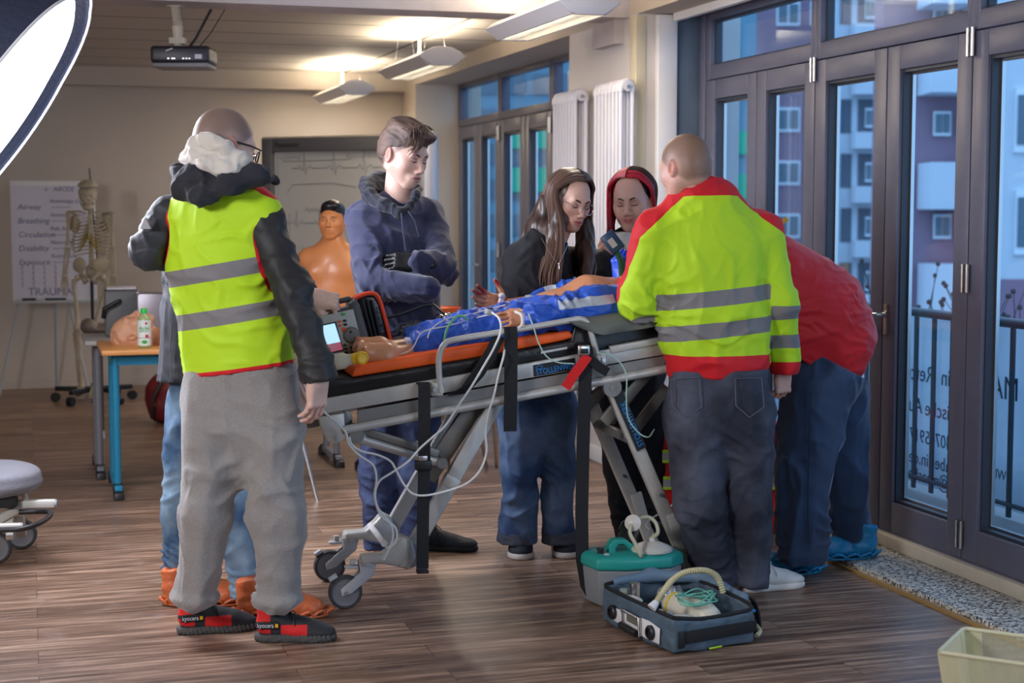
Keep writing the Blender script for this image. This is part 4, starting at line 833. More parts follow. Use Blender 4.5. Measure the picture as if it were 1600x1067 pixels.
    def zs(V): x, y, z = V.T; s = np.minimum(np.maximum(np.abs(y-.02)-.035, .030-z), np.maximum(np.abs(y-.135)-.045, z-.062)); s = np.maximum(s, .006-np.abs(z-.062)-(y > .07)*1.); return np.stack([zone(s, 60), s*0, s*0], 1)
    dS = cd(1, 0, .10); sm = mat('grey_sole', (.06, .058, .055), .7)
    for o, d in ((onz(278, 990, 0), cd(1, 0, -.30)), (onz(400, 1000, 0), cd(1, 0, -.02))):
        s = shoe(root, o, d, um, sm, .275, zs, lace=M['black'], ridge=True, high=.045, label='red and black trainer with ridged grey sole', wd=1.05)
        y = nrm(np.array(d)*[1, 1, 0]); x = np.cross(y, UP); R = np.stack([y, UP, x], 1); m = MB(); q = o+y*.045+UP*.062+x*.043
        m.box(q, (.075, .026, .006), R); m.build('heel_tab', mat('heel_black', (.01, .01, .01), .6), s, bevel=.002)
        text('kyocera', .022, R, q-y*.034+x*.0045, M['paper'], s, sx=.8); MB().box(q+y*.032+x*.0035, (.010, .012, .002), R).build('emblem', mat('emblem_yellow', (.8, .4, .01), .5), s)
person_A()
# ------------------------------------------------ B: person half hidden behind A, dark jacket, jeans, orange shoe covers
def person_B():
    T = 5.85; n = cd(1, 0, .05); root = person(P(318, 950, T)*[1, 1, 0], 'person mostly hidden behind the yellow vest, in faded jeans and orange shoe covers')
    hm = frame(cd(.9, -.35, -.15), UP); ho = P(345, 262, T)
    pel, che = P(322, 570, T), P(325, 400, T); slR = [P(322, 360, 5.66), P(350, 500, 5.6), P(445, 552, 5.42)]; slL = [P(330, 360, 6.05), P(385, 470, 6.05), P(478, 462, 5.95)]
    v, q = hand(P(452, 560, 5.40), cd(.30, -1, .1), cd(-.3, .1, .9), curl=(.2, .25, .2), thumb='relaxed', mirror=False); hs = [(v, q, SKP)]
    v, q = hand(P(487, 463, 5.90), cd(.9, -.22, -.1), cd(-.1, .75, .65), curl=(1.1, 1.1, .7), thumb='closed', mirror=True, scale=1.05); hs.append((v, q, SKP))
    pr = [cone(ho, che, .05, .08, k=.04), cone(che, pel, .12, .11, n, .7), cone(pel, P(285, 780, T), .08, .06), cone(P(285, 780, T), P(278, 930, T), .05, .04), cone(pel, P(372, 780, 5.75), .08, .06), cone(P(372, 780, 5.75), P(385, 935, 5.7), .05, .04)]+chain(slR+[P(452, 560, 5.40)], [.05, .04, .032, .026])+chain(slL+[P(487, 463, 5.90)], [.05, .04, .032, .027])
    body(root, hm, ho, .98, lambda V: head_col(V, SKP, (.4, .16, .14), ((.08, .05, .04), .9)), pr, hs, SKP)
    jk = [cone(P(322, 360, 5.68), P(330, 360, 6.0), .075, .075, k=.04), cone(che, P(320, 500, T), .20, .19, n, .78, k=.05), cone(P(320, 500, T), P(316, 590, T), .19, .20, n, .80, k=.04), cut(P(300, 590, T), cd(.08, -1, 0))]+chain(slR, [.07, .062, .05], k=.03)+chain(slL, [.07, .062, .05], k=.03)
    jb = [p for p in jk]
    cloth(root, 'jacket', jk, .009, jacket_grey, [(P(262, 470, 5.7), .2, cd(.2, 1, 0), .08, .007), (P(262, 560, 5.7), .12, cd(.1, 1, 0), .05, .004)], .006, 7, (1, 1, .6), 21)
    MB().tube([P(268, 505, 5.64), P(266, 540, 5.64), P(267, 592, 5.65)], .0025, 6).build('jacket_seam', mat('seam_grey', (.12, .12, .14), .6), root, True)
    dn = denim('faded_denim', (.035, .085, .17), (.26, .38, .48), 4.5, 1.0)
    tr = leg_prims(P(305, 620, T), P(288, 790, 5.83), P(283, 915, 5.85), (.105, .082, .062))+leg_prims(P(345, 620, 5.8), P(372, 790, 5.72), P(385, 915, 5.72), (.105, .085, .062))+[cone(pel, P(322, 640, T), .15, .14, n, .75, k=.05), cut(P(300, 575, T), (0, 0, 1)), cut(P(300, 928, T), (0, 0, -1))]
    cloth(root, 'jeans', tr, .008, dn, [(P(284, 890, T), .16, cd(.15, 1, 0), .028, .008), (P(385, 880, 5.72), .16, cd(-.15, 1, 0), .03, .007), (P(285, 780, 5.8), .1, cd(.4, 1, 0), .04, .006)], .005, 8, (1, 1, .5), 14)
    oc = mat('orange_cover', (.55, .135, .045), .42, var=.2, vs=15, bump=.4, bs=40)
    overshoe(root, onz(262, 944, 0), cd(1, 0, -.08), oc, .30, 3); overshoe(root, onz(378, 962, 0), cd(1, 0, .0), oc, .30, 5)
def denim(name, dark, light, scale=5, amt=.8, thr=(.45, .72)):
    if name in MATS: return MATS[name]
    m, N, L, B = nt(name); tc = N.new('ShaderNodeTexCoord'); n = N.new('ShaderNodeTexNoise'); n.inputs['Scale'].default_value = scale; n.inputs['Detail'].default_value = 4; L.new(tc.outputs['Object'], n.inputs['Vector'])
    r = N.new('ShaderNodeValToRGB'); e = r.color_ramp.elements; e[0].position = thr[0]; e[0].color = (*dark, 1); e[1].position = thr[1]; e[1].color = (*[d*(1-amt)+l*amt for d, l in zip(dark, light)], 1); L.new(n.outputs['Fac'], r.inputs[0])
    n2 = N.new('ShaderNodeTexNoise'); n2.inputs['Scale'].default_value = 300; L.new(tc.outputs['Object'], n2.inputs['Vector']); h = N.new('ShaderNodeHueSaturation'); mr = N.new('ShaderNodeMapRange'); mr.inputs[3].default_value = .75; mr.inputs[4].default_value = 1.25
    L.new(n2.outputs['Fac'], mr.inputs[0]); L.new(mr.outputs[0], h.inputs['Value']); L.new(r.outputs[0], h.inputs['Color']); L.new(h.outputs[0], B.inputs['Base Color']); B.inputs['Roughness'].default_value = .8
    n3 = N.new('ShaderNodeTexNoise'); n3.inputs['Scale'].default_value = 25; n3.inputs['Detail'].default_value = 5; L.new(tc.outputs['Object'], n3.inputs['Vector'])
    b = N.new('ShaderNodeBump'); b.inputs['Strength'].default_value = .35; b.inputs['Distance'].default_value = .01; L.new(n3.outputs['Fac'], b.inputs['Height']); L.new(b.outputs[0], B.inputs['Normal']); MATS[name] = m; return m
person_B()
# ------------------------------------------------ C: young man in navy hoodie, arms crossed
def person_C():
    T = 6.62; n = cd(.6, 0, .8); root = person(P(640, 860, T)*[1, 1, 0], 'young man in navy hoodie with swept brown hair, arms crossed, looking down')
    hm = frame(cd(.74, -.30, .60), cd(.10, 1, 0)); ho = P(632, 243, T-.02); hs = 1.05; sk = (.70, .45, .37)
    pel, che, upc = P(632, 540, T), P(620, 400, T), P(618, 350, T); shR, shL = P(572, 338, 6.58), P(668, 334, 6.72)
    aR = [P(566, 345, 6.56), P(585, 446, 6.42), P(668, 452, 6.34)]; aL = [P(672, 342, 6.70), P(692, 422, 6.50), P(657, 411, 6.40)]
    v, q = hand(P(650, 410, 6.39), cd(-1, .08, .1), cd(.1, .5, .85), curl=(.5, .5, .3), thumb='closed', mirror=True, scale=.95); gl = (v, q)
    pr = [cone(ho-UP*.04-cd(.74, -.3, .6)*.02, upc, .058, .062, k=.03), cone(upc, che, .10, .12, n, .6), cone(che, pel, .12, .12, n, .6), cone(pel, P(590, 730, T), .08, .06), cone(P(590, 730, T), P(592, 850, T), .05, .04), cone(pel, P(650, 730, 6.6), .08, .06), cone(P(650, 730, 6.6), P(646, 838, 6.6), .05, .03)]+chain(aR, [.05, .04, .03])+chain(aL, [.05, .04, .03])
    body(root, hm, ho, hs, lambda V: head_col(V, sk, (.50, .20, .18), ((.05, .03, .022), .9)), pr, [], sk)
    face_hair(root, hm, ho, hs, (.035, .02, .015))
    mk('glove', gl[0], gl[1], mat('black_nitrile', (.015, .015, .017), .4), root, True)
    # hoodie
    navy = mat('navy_fleece', (.030, .034, .085), .85, var=.12, vs=10, bump=.2, bs=130, sheen=.35)
    jk = [cone(shR, shL, .068, .068, k=.05), cone(upc, che, .14, .19, n, .62, k=.05), cone(che, P(628, 470, T), .19, .175, n, .66, k=.05), cone(P(628, 470, T), P(632, 520, T), .175, .17, n, .68, k=.03), cut(P(632, 612, T), (0, 0, -1)), cone(P(632, 520, T), P(634, 640, T), .17, .175, n, .7, k=.03)]
    jk += [cone(aR[0], aR[1], .074, .068, k=.03), cone(aR[1], aR[2], .068, .055, k=.025), cone(aL[0], aL[1], .07, .066, k=.03), cone(aL[1], aL[2], .066, .050, k=.02)]
    fo = [(aR[1], .16, cd(.8, .5, 0), .045, .010), (aL[1], .13, cd(-.6, .8, 0), .040, .009), (P(640, 370, 6.4), .16, cd(.85, .45, 0), .055, .007), (P(590, 380, 6.4), .14, cd(.9, -.35, 0), .05, .008), (P(600, 500, 6.4), .14, cd(.7, .6, 0), .06, .008), (P(640, 440, 6.3), .1, cd(.2, 1, 0), .035, .006)]
    cloth(root, 'hoodie', jk, .0065, navy, fo, .005, 7, (1, 1, .7), 31)
    hd = chain([P(572, 288, 6.62), P(578, 306, 6.53), P(600, 320, 6.45), P(625, 333, 6.42), P(636, 328, 6.44), P(650, 305, 6.52), P(655, 296, 6.6)], [.026, .030, .025, .020, .015, .017, .014], k=.018)+chain([P(572, 285, 6.66), P(590, 280, 6.76), P(625, 285, 6.8), P(652, 295, 6.7)], [.026, .034, .028, .016], k=.02)+[cone(P(578, 300, 6.64), P(600, 300, 6.72), .04, .04, n, .5, k=.03)]
    cloth(root, 'hood', hd, .0055, mat('dark_navy_fleece', (.010, .013, .026), .85, bump=.2, bs=130, sheen=.2), [(P(590, 305, 6.45), .1, cd(.6, .8, 0), .035, .006)], .0025, 12, (1, 1, 1), 35)['label'] = 'darker hood lying on the shoulders'
    b = MB(); b.tube([P(638, 330, 6.39), P(648, 345, 6.37), P(655, 370, 6.37)], .0032, 6); b.tube([P(627, 333, 6.38), P(630, 362, 6.33), P(634, 392, 6.31)], .0032, 6); b.build('drawstring', navy, root, True)
    # jeans
    dn = denim('navy_denim', (.022, .035, .095), (.09, .12, .24), 5, .8)
    tr = leg_prims(P(600, 640, 6.62), P(590, 740, 6.6), P(593, 850, 6.62), (.10, .078, .062))+leg_prims(P(655, 640, 6.6), P(652, 740, 6.6), P(645, 840, 6.6), (.10, .085, .066))+[cone(P(628, 590, T), P(628, 640, T), .15, .14, n, .7, k=.05), cut(P(630, 600, T), (0, 0, 1)), cut(P(600, 857, T), (0, 0, -1))]
    fo = [(P(592, 820, T), .18, cd(.2, 1, 0), .04, .008), (P(648, 820, T), .18, cd(-.2, 1, 0), .04, .008), (P(590, 720, T), .1, cd(.3, 1, 0), .04, .006)]
    cloth(root, 'jeans', tr, .008, dn, fo, .005, 8, (1, 1, .5), 37)
    shoe(root, onz(640, 858, 0), cd(1, 0, .12), mat('dark_sneaker', (.016, .022, .03), .6, bump=.2), mat('dark_sole', (.012, .014, .016), .6), .30, lace=M['black'], label='dark navy trainer')
    shoe(root, onz(592, 862, 0), cd(.55, 0, .8), mat('blue_grey_sneaker', (.06, .075, .13), .7, bump=.2), mat('grey_blue_sole', (.13, .15, .20), .6), .29, lace=M['grey'], label='blue grey trainer')
    # hair: short sides, long swept top with loose strands over the forehead
    C1, C2 = (.045, .024, .018), (.14, .085, .065)
    def hcol(V, d): w = np.clip(.5+.9*noise(V, 60, (1, .25, .6), 3)+.3*d, 0, 1)[:, None]; return np.array(C1)*(1-w)+np.array(C2)*w
    hp = [ell((0, -.022, .045), (.081, .100, .088), k=.02), ell((0, -.05, .02), (.074, .074, .075), k=.02), ell((0, .045, .098), (.062, .050, .036), k=.03), ell((0, -.02, .112), (.066, .085, .036), k=.03), ell((-.005, .082, .100), (.05, .028, .022), k=.02), neg(ell((0, .125, .030), (.082, .055, .052), k=.012)), neg(ell((-.085, .03, -.010), (.03, .055, .035), k=.01)), neg(ell((.085, .03, -.010), (.03, .055, .035), k=.01)), neg(ell((.085, -.012, -.012), (.03, .024, .032), k=.008)), neg(ell((-.085, -.012, -.012), (.03, .024, .032), k=.008)), neg(rbox((0, .07, -.05), (.1, .078, .08), k=.01)), ell((0, -.055, -.008), (.071, .064, .060), k=.02), neg(rbox((0, -.03, -.105), (.1, .12, .045), k=.02)), neg(ell((.085, -.004, -.016), (.03, .028, .034), k=.008))]
    cap_hair(root, hm, ho, hs, hp, vmat('hair_c', .6, bump=.3, bs=300), .0032, 75, (1, .22, .5), 0, col=hcol)
    b = MB(); rnd = random.Random(7); cols = []
    for i in range(120):
        x = rnd.uniform(-.055, .07); y0 = rnd.uniform(-.07, .05); z0 = .125-.35*x*x/.07-max(0, -y0-.02)*.25; L = rnd.uniform(.7, 1.15)
        e = (x*1.1+rnd.uniform(.0, .03), .094+rnd.uniform(-.015, .01), .085+rnd.uniform(-.015, .02))
        p = catmull([(x*.9, y0, z0+.006), (x, (y0+e[1])/2, z0+.014), (e[0]*.9, e[1]-.015, e[2]+.018), e], 4); b.tube([W(hm, ho, q*hs) for q in p], [(.0035*(1-.75*(k/len(p))**3), .002) if False else .0033*(1-.75*(k/len(p))**3) for k in range(len(p))], 5); cols += [rnd.uniform(0, 1)]*(len(p)*5)
    for i in range(26):
        x = .035+rnd.uniform(-.015, .03); p = catmull([(x*.8, .085, .108), (x+.004, .102, .085), (x+.012, .100, .055+rnd.uniform(-.01, .01)), (x+.02+rnd.uniform(-.006, .006), .090-.15*max(0, x-.03), .025+rnd.uniform(-.015, .02))], 4); b.tube([W(hm, ho, q*hs) for q in p], [.0022*(1-.8*k/len(p)) for k in range(len(p))], 5); cols += [rnd.uniform(.2, 1)]*(len(p)*5)
    o = b.build('hair_strand', vmat('hair_c', .45), root, True, kind='stuff'); w = np.array(cols)[:, None]; setcol(o, 'col', np.array(C1)*(1-w)+np.array(C2)*w)
person_C()
def long_hair(root, M_, O_, hs, specs, col, m, r=.0042, seed=1, name='hair_lock'):      # specs: (side, n, ends fn(u), y range, side half width)
    b = MB(); cols = []; rnd = random.Random(seed)
    for side, n, endf, yr, widen in specs:
        for i in range(n):
            u = (i+rnd.random())/n; y = yr[0]+(yr[1]-yr[0])*u; lay = rnd.random(); R = .088+.012*lay
            pts = []
            for a in (.03, .55, 1.1, 1.6):
                rx = (.087+.010*lay)*(1+widen*min(1, a/1.6)); rz = .097+.010*lay; ym = y*(1-.7*a/1.6 if y > 0 else 1)
                k = math.sqrt(max(.12, 1-((ym+.012)/.118)**2)); pts.append(W(M_, O_, np.array((-side*rx*math.sin(a)*max(k, .55), ym, .032+rz*math.cos(a)*k))*hs))
            for q in endf(u, lay, rnd): pts.append(np.array(q))
            p = catmull(pts, 5); N_ = len(p); rr = r*rnd.uniform(.7, 1.3); b.tube(p, [rr*(.7+.6*math.sin(math.pi*min(1, (k+1)/N_*1.1))) * (1-.75*max(0, (k/N_-.75)/.25)) for k in range(N_)], 5)
            c = rnd.random(); cols += [col(c, u, side, k/N_) for k in range(N_) for _ in range(5)]
    o = b.build(name, m, root, True, kind='stuff'); setcol(o, 'col', np.array(cols)); return o
# ------------------------------------------------ D: young woman, long brown hair, glasses, black top
def person_D():
    T = 6.5; n = cd(.45, 0, .9); root = person(P(835, 875, T)*[1, 1, 0], 'young woman with long brown hair and round glasses, black top and wide blue jeans')
    F_ = cd(.52, -.30, .80); hm = frame(F_, cd(.12, 1, 0)); ho = P(891, 314, T); hs = .96; sk = (.66, .41, .33)
    pel, che, upc = P(840, 590, T), P(842, 450, T), P(848, 398, T); shR, shL = P(812, 398, 6.52), P(898, 405, 6.62)
    pr = [cone(ho-UP*.05-F_*.02, P(862, 385, T+.0), .048, .05, k=.03), cone(P(862, 388, T), P(854, 402, T), .05, .05, n, .6, k=.03), cone(upc, pel, .10, .10, n, .6), cone(pel, P(814, 730, 6.56), .07, .034), cone(P(814, 730, 6.56), P(809, 842, 6.66), .034, .028), cone(pel, P(871, 730, 6.56), .07, .034), cone(P(871, 730, 6.56), P(872, 842, 6.66), .04, .028)]
    aR = [P(806, 405, 6.5), P(800, 500, 6.42), P(850, 560, 6.35)]; aL = [P(900, 412, 6.64), P(915, 500, 6.66), P(880, 550, 6.5)]; pr += chain(aR, [.045, .035, .03])+chain(aL, [.045, .035, .03])
    body(root, hm, ho, hs, lambda V: head_col(V, sk, (.42, .10, .10)), pr, [], sk, fem=1, jaw=.92)
    face_hair(root, hm, ho, hs, (.05, .03, .022))
    b = MB(); g = lambda x, y, z: W(hm, ho, np.array((x, y, z))*hs)
    for s in (-1, 1):
        b.tube([g(s*.034+.024*math.cos(a), .106-.010*(math.cos(a)*s > 0)*abs(math.cos(a)), -.006+.022*math.sin(a)) for a in np.linspace(0, 2*math.pi, 26)[:-1]], .0013, 6, closed=True); b.tube([g(s*.057, .096, .004), g(s*.078, .04, .010), g(s*.082, -.01, .008)], .0013, 6)
    b.tube([g(-.011, .107, -.002), g(0, .110, .002), g(.011, .107, -.002)], .0012, 6); b.build('glasses', mat('silver_wire', (.6, .5, .52), .25, .9), root, True)
    black = mat('black_jersey', (.008, .009, .014), .8, bump=.2, bs=40, sheen=.1)
    jk = [cone(shR, shL, .055, .055, k=.045), cone(upc, che, .12, .15, n, .66, k=.04), cone(che, P(842, 520, T), .15, .135, n, .68, k=.04), cone(P(842, 520, T), pel, .135, .155, n, .7, k=.04), neg(ell(P(872, 380, 6.42), (.045, .05, .05), k=.01)), cut(P(840, 612, T), (0, 0, -1))]+chain(aR, [.056, .048, .04], k=.025)+chain(aL, [.056, .048, .04], k=.025)
    cloth(root, 'top', jk, .007, black, [(P(845, 470, 6.35), .15, cd(.4, 1, 0), .06, .005), (aR[1], .1, cd(.5, .8, 0), .04, .006)], .004, 8, (1, 1, .7), 41)
    b = MB(); b.tube(catmull([P(846, 372, 6.38), P(858, 393, 6.355), P(872, 412, 6.34), P(880, 398, 6.35), P(888, 380, 6.40)], 6), .0012, 5); b.tube([P(873, 411, 6.335), P(874, 420, 6.33)], .0014, 5); b.tube([P(871, 414, 6.332), P(877, 414, 6.332)], .0013, 5); b.build('necklace', M['steel'], root, True)
    dn = denim('blue_denim', (.025, .065, .17), (.22, .33, .52), 4, .9, (.40, .72))
    tr = leg_prims(P(818, 640, 6.5), P(814, 730, 6.54), P(809, 845, 6.63), (.10, .070, .076))+leg_prims(P(868, 640, 6.52), P(872, 730, 6.54), P(872, 845, 6.64), (.10, .066, .066))+[cone(pel, P(842, 640, T), .15, .15, n, .7, k=.05), cut(P(840, 600, T), (0, 0, 1)), cut(P(840, 847, 6.63), (0, 0, -1))]
    cloth(root, 'jeans', tr, .008, dn, [(P(870, 740, 6.45), .12, cd(.5, 1, 0), .05, .012), (P(812, 800, 6.45), .2, cd(1, .1, 0), .07, .006), (P(820, 620, 6.4), .1, cd(.2, 1, 0), .05, .006)], .006, 7, (1, 1, .35), 44)
    cu = []
    for x, r_ in ((809, .084), (873, .075)): cu += [cone(P(x, 832, 6.63), P(x, 846, 6.63), r_, r_, k=.002)]
    cu += [cut(P(840, 848, 6.63), (0, 0, -1)), cut(P(840, 828, 6.63), (0, 0, 1))]
    cloth(root, 'trouser_cuff', cu, .006, denim('inside_denim', (.06, .07, .10), (.13, .15, .20), 8, .5), [], .0015, 20, (1, 1, 1), 46)['label'] = 'turned-up paler denim cuff'
    sm = mat('off_white_sole', (.55, .50, .45), .6); um = mat('navy_canvas', (.018, .022, .035), .8)
    shoe(root, onz(812, 856, 0), cd(.02, 0, 1), um, sm, .25, lace=M['white'], wd=1.1); shoe(root, onz(875, 854, 0), cd(.10, 0, 1), um, sm, .25, lace=M['white'], wd=1.1)
    c1, c2 = np.array((.030, .015, .011)), np.array((.19, .105, .075))
    def col(c, u, side, k): w = min(1, .15+.55*c+.35*max(0, k-.4)*1.6); return c1*(1-w)+c2*w
    def endL(u, lay, rnd):      # her right side: falls over the shoulder and behind the back
        x0 = 880-48*u-4*lay; x1 = 874-80*u; t = 6.41+.18*u-.03*lay; e = rnd.uniform(-6, 6)
        return [P(x0+2, 350, t), P(x1+6, 392, t-.03), P(x1-2+e, 425, t-.05)]+([P(x1-4+e, 448+rnd.uniform(-15, 22), t-.05)] if rnd.random() < .8 else [])
    def endR(u, lay, rnd):
        x = 922-14*u+3*lay; t = 6.60+.08*u; return [P(x, 350, t), P(x+2, 390, t-.05), P(x+rnd.uniform(-8, 8), 425, t-.10), P(x+rnd.uniform(-18, 12), 445+rnd.uniform(-12, 12), t-.14)]
    # underlying mass of hair
    def hc(V, d): w = np.clip(.35+.6*noise(V, 60, (1, 1, .15), 3), 0, 1)[:, None]; return c1*(1-w)+c2*.6*w
    cap = [ell((0, -.026, .032), (.085, .101, .093), k=.02), ell((0, -.05, -.03), (.085, .075, .11), k=.03), neg(ell((0, .125, .004), (.072, .070, .072), k=.02)), neg(rbox((0, .09, -.08), (.066, .085, .08), r=.02, k=.015))]
    cap_hair(root, hm, ho, hs, cap, vmat('hair_d', .38), .0012, 80, (1, 1, .12), 0, col=hc)
    ms = chain([P(866, 318, 6.53), P(848, 358, 6.53), P(828, 392, 6.55), P(808, 430, 6.58)], [.066, .066, .055, .025], k=.03)+chain([P(874, 300, 6.455), P(874, 345, 6.435), P(868, 390, 6.44), P(866, 440, 6.41)], [.02, .030, .032, .014], k=.03)+chain([P(850, 360, 6.48), P(852, 385, 6.46)], [.04, .022], k=.03)+chain([P(913, 340, 6.62), P(915, 395, 6.55), P(916, 440, 6.47)], [.034, .040, .018], k=.02)
    V, F = sdf(ms, .006); N = vnormals(V, F); V2 = V+N*(.006*noise(V, 60, (1, 1, .1), 8))[:, None]; o = mk('hair', V2, F, vmat('hair_d', .38), root, True); setcol(o, 'col', hc(V, None))
    long_hair(root, hm, ho, hs, [(-1, 200, endL, (.066, -.10), .10), (1, 120, endR, (.064, -.10), .06)], col, vmat('hair_d', .38), .0040, 11)
person_D()
# ------------------------------------------------ E: smiling woman with red and dark hair, behind the stretcher
def person_E():
    T = 6.95; n = cd(-.2, 0, 1); root = person(P(985, 845, T)*[1, 1, 0], 'smiling woman with red and dark hair in black clothes, chin resting on her hand')
    F_ = cd(-.34, -.22, 1); hm = frame(F_, cd(-.06, 1, 0)); ho = P(988, 313, T); hs = 1.05; sk = (.64, .38, .31)
    pel, che, upc = P(985, 580, T), P(990, 440, T), P(992, 395, T+.03); aR = [P(945, 410, 7.0), P(930, 480, 6.9), P(941, 404, 6.86)]; aL = [P(1045, 410, 7.0), P(1060, 500, 6.95), P(1000, 520, 6.8)]
    v, q = hand(P(941, 402, 6.86), cd(.62, 1, .0), cd(-.3, .1, 1), curl=(.9, .8, .5), thumb='relaxed', scale=.82)
    pr = [cone(ho-UP*.05-F_*.02, upc, .05, .06, k=.03), cone(upc, pel, .10, .11, n, .6), cone(pel, P(970, 720, T), .08, .06), cone(P(970, 720, T), P(978, 830, T), .05, .035), cone(pel, P(1020, 720, T), .08, .06), cone(P(1020, 720, T), P(1025, 830, T), .05, .035)]+chain(aR, [.045, .04, .027])+chain(aL, [.045, .04, .03])
    body(root, hm, ho, hs, lambda V: head_col(V, sk, (.44, .10, .10), smile=1), pr, [(v, q, sk)], sk, fem=1, jaw=1.06, smile=1)
    face_hair(root, hm, ho, hs, (.05, .025, .02))
    b = MB(); b.tube([W(hm, ho, np.array(p)*hs) for p in ((-.020, .0870, -.0615), (-.009, .0930, -.0658), (0, .0945, -.0665), (.009, .0930, -.0658), (.020, .0870, -.0615))], .0028, 6); b.build('teeth', mat('teeth', (.75, .70, .62), .3), root, True)
    black = mat('black_jersey', (0, 0, 0))
    jk = [cone(P(955, 405, T), P(1035, 405, T), .058, .058, k=.045), cone(upc, che, .13, .16, n, .68, k=.04), cone(che, pel, .16, .16, n, .7, k=.04), cut(P(985, 620, T), (0, 0, -1))]+chain(aR, [.062, .056, .042], k=.02)+chain(aL, [.062, .056, .042], k=.02)
    cloth(root, 'jumper', jk, .008, mat('black_softshell', (0, 0, 0)), [(aR[1], .12, cd(.3, 1, 0), .04, .008)], .005, 8, (1, 1, .8), 51)
    cl = [cone(P(972, 372, T-.02), P(1005, 372, T-.02), .050, .050, k=.02), cone(P(975, 380, T-.04), P(990, 388, T-.08), .04, .03, k=.02), cut(P(990, 362, T), (0, 0, 1))]
    cloth(root, 'collar', cl, .006, mat('white_cotton', (.62, .60, .60), .8), [], .003, 12)
    tr = leg_prims(P(965, 640, T), P(972, 730, T), P(978, 830, T), (.095, .07, .055))+leg_prims(P(1010, 640, T), P(1018, 730, T), P(1025, 830, T), (.095, .07, .055))+[cone(pel, P(985, 640, T), .15, .14, n, .7, k=.05), cut(P(985, 600, T), (0, 0, 1))]
    cloth(root, 'trousers', tr, .009, mat('black_trouser', (.010, .010, .013), .85), [(P(978, 800, T), .15, UP, .04, .006)], .005, 8, (1, 1, .5), 55)
    um = mat('green_black_sneaker', (.012, .022, .022), .6); sm = mat('dark_sole', (0, 0, 0))
    for x in (978, 1026):
        s = shoe(root, onz(x, 838, 0), cd(.02, 0, 1), um, sm, .25, lace=M['lgrey'], high=.04, wd=1.1)
    c1, c2, r1 = np.array((.018, .011, .011)), np.array((.07, .035, .03)), np.array((.42, .012, .035))
    def col(c, u, side, k):
        red = (1 if side < 0 and (u < .55 or c > .6) else (.9 if u < .22 else 0)); base = c1*(1-c)+c2*c; return base*(1-red)+(r1*(.45+.8*c))*red
    def eL(u, lay, rnd): x = 951+8*u-4*lay; t = 6.92+.12*u; return [P(x+2, 345, t-.02), P(x+1+rnd.uniform(-3, 3), 362+rnd.uniform(-6, 10), t-.02)]
    def eR(u, lay, rnd): x = 1024-8*u+4*lay; t = 6.95+.12*u; return [P(x-1, 345, t), P(x-2+rnd.uniform(-3, 3), 360+rnd.uniform(-6, 8), t)]
    hc = lambda V, d: np.where((V[:, 0:1] > -.005) & (V[:, 1:2] > -.02), r1*.5, c1)
    cap = [ell((0, -.026, .032), (.084, .101, .093), k=.02), ell((0, -.055, -.05), (.08, .06, .08), k=.03), neg(ell((0, .120, -.004), (.074, .068, .080), k=.02)), neg(rbox((0, .09, -.08), (.074, .085, .08), r=.02, k=.015))]
    cap_hair(root, hm, ho, hs, cap, vmat('hair_e', .38), .001, 80, (1, 1, .12), 0, col=hc)
    long_hair(root, hm, ho, hs, [(-1, 130, eL, (.066, -.10), .05), (1, 120, eR, (.066, -.10), .04)], col, vmat('hair_e', .38), .0042, 12)
person_E()
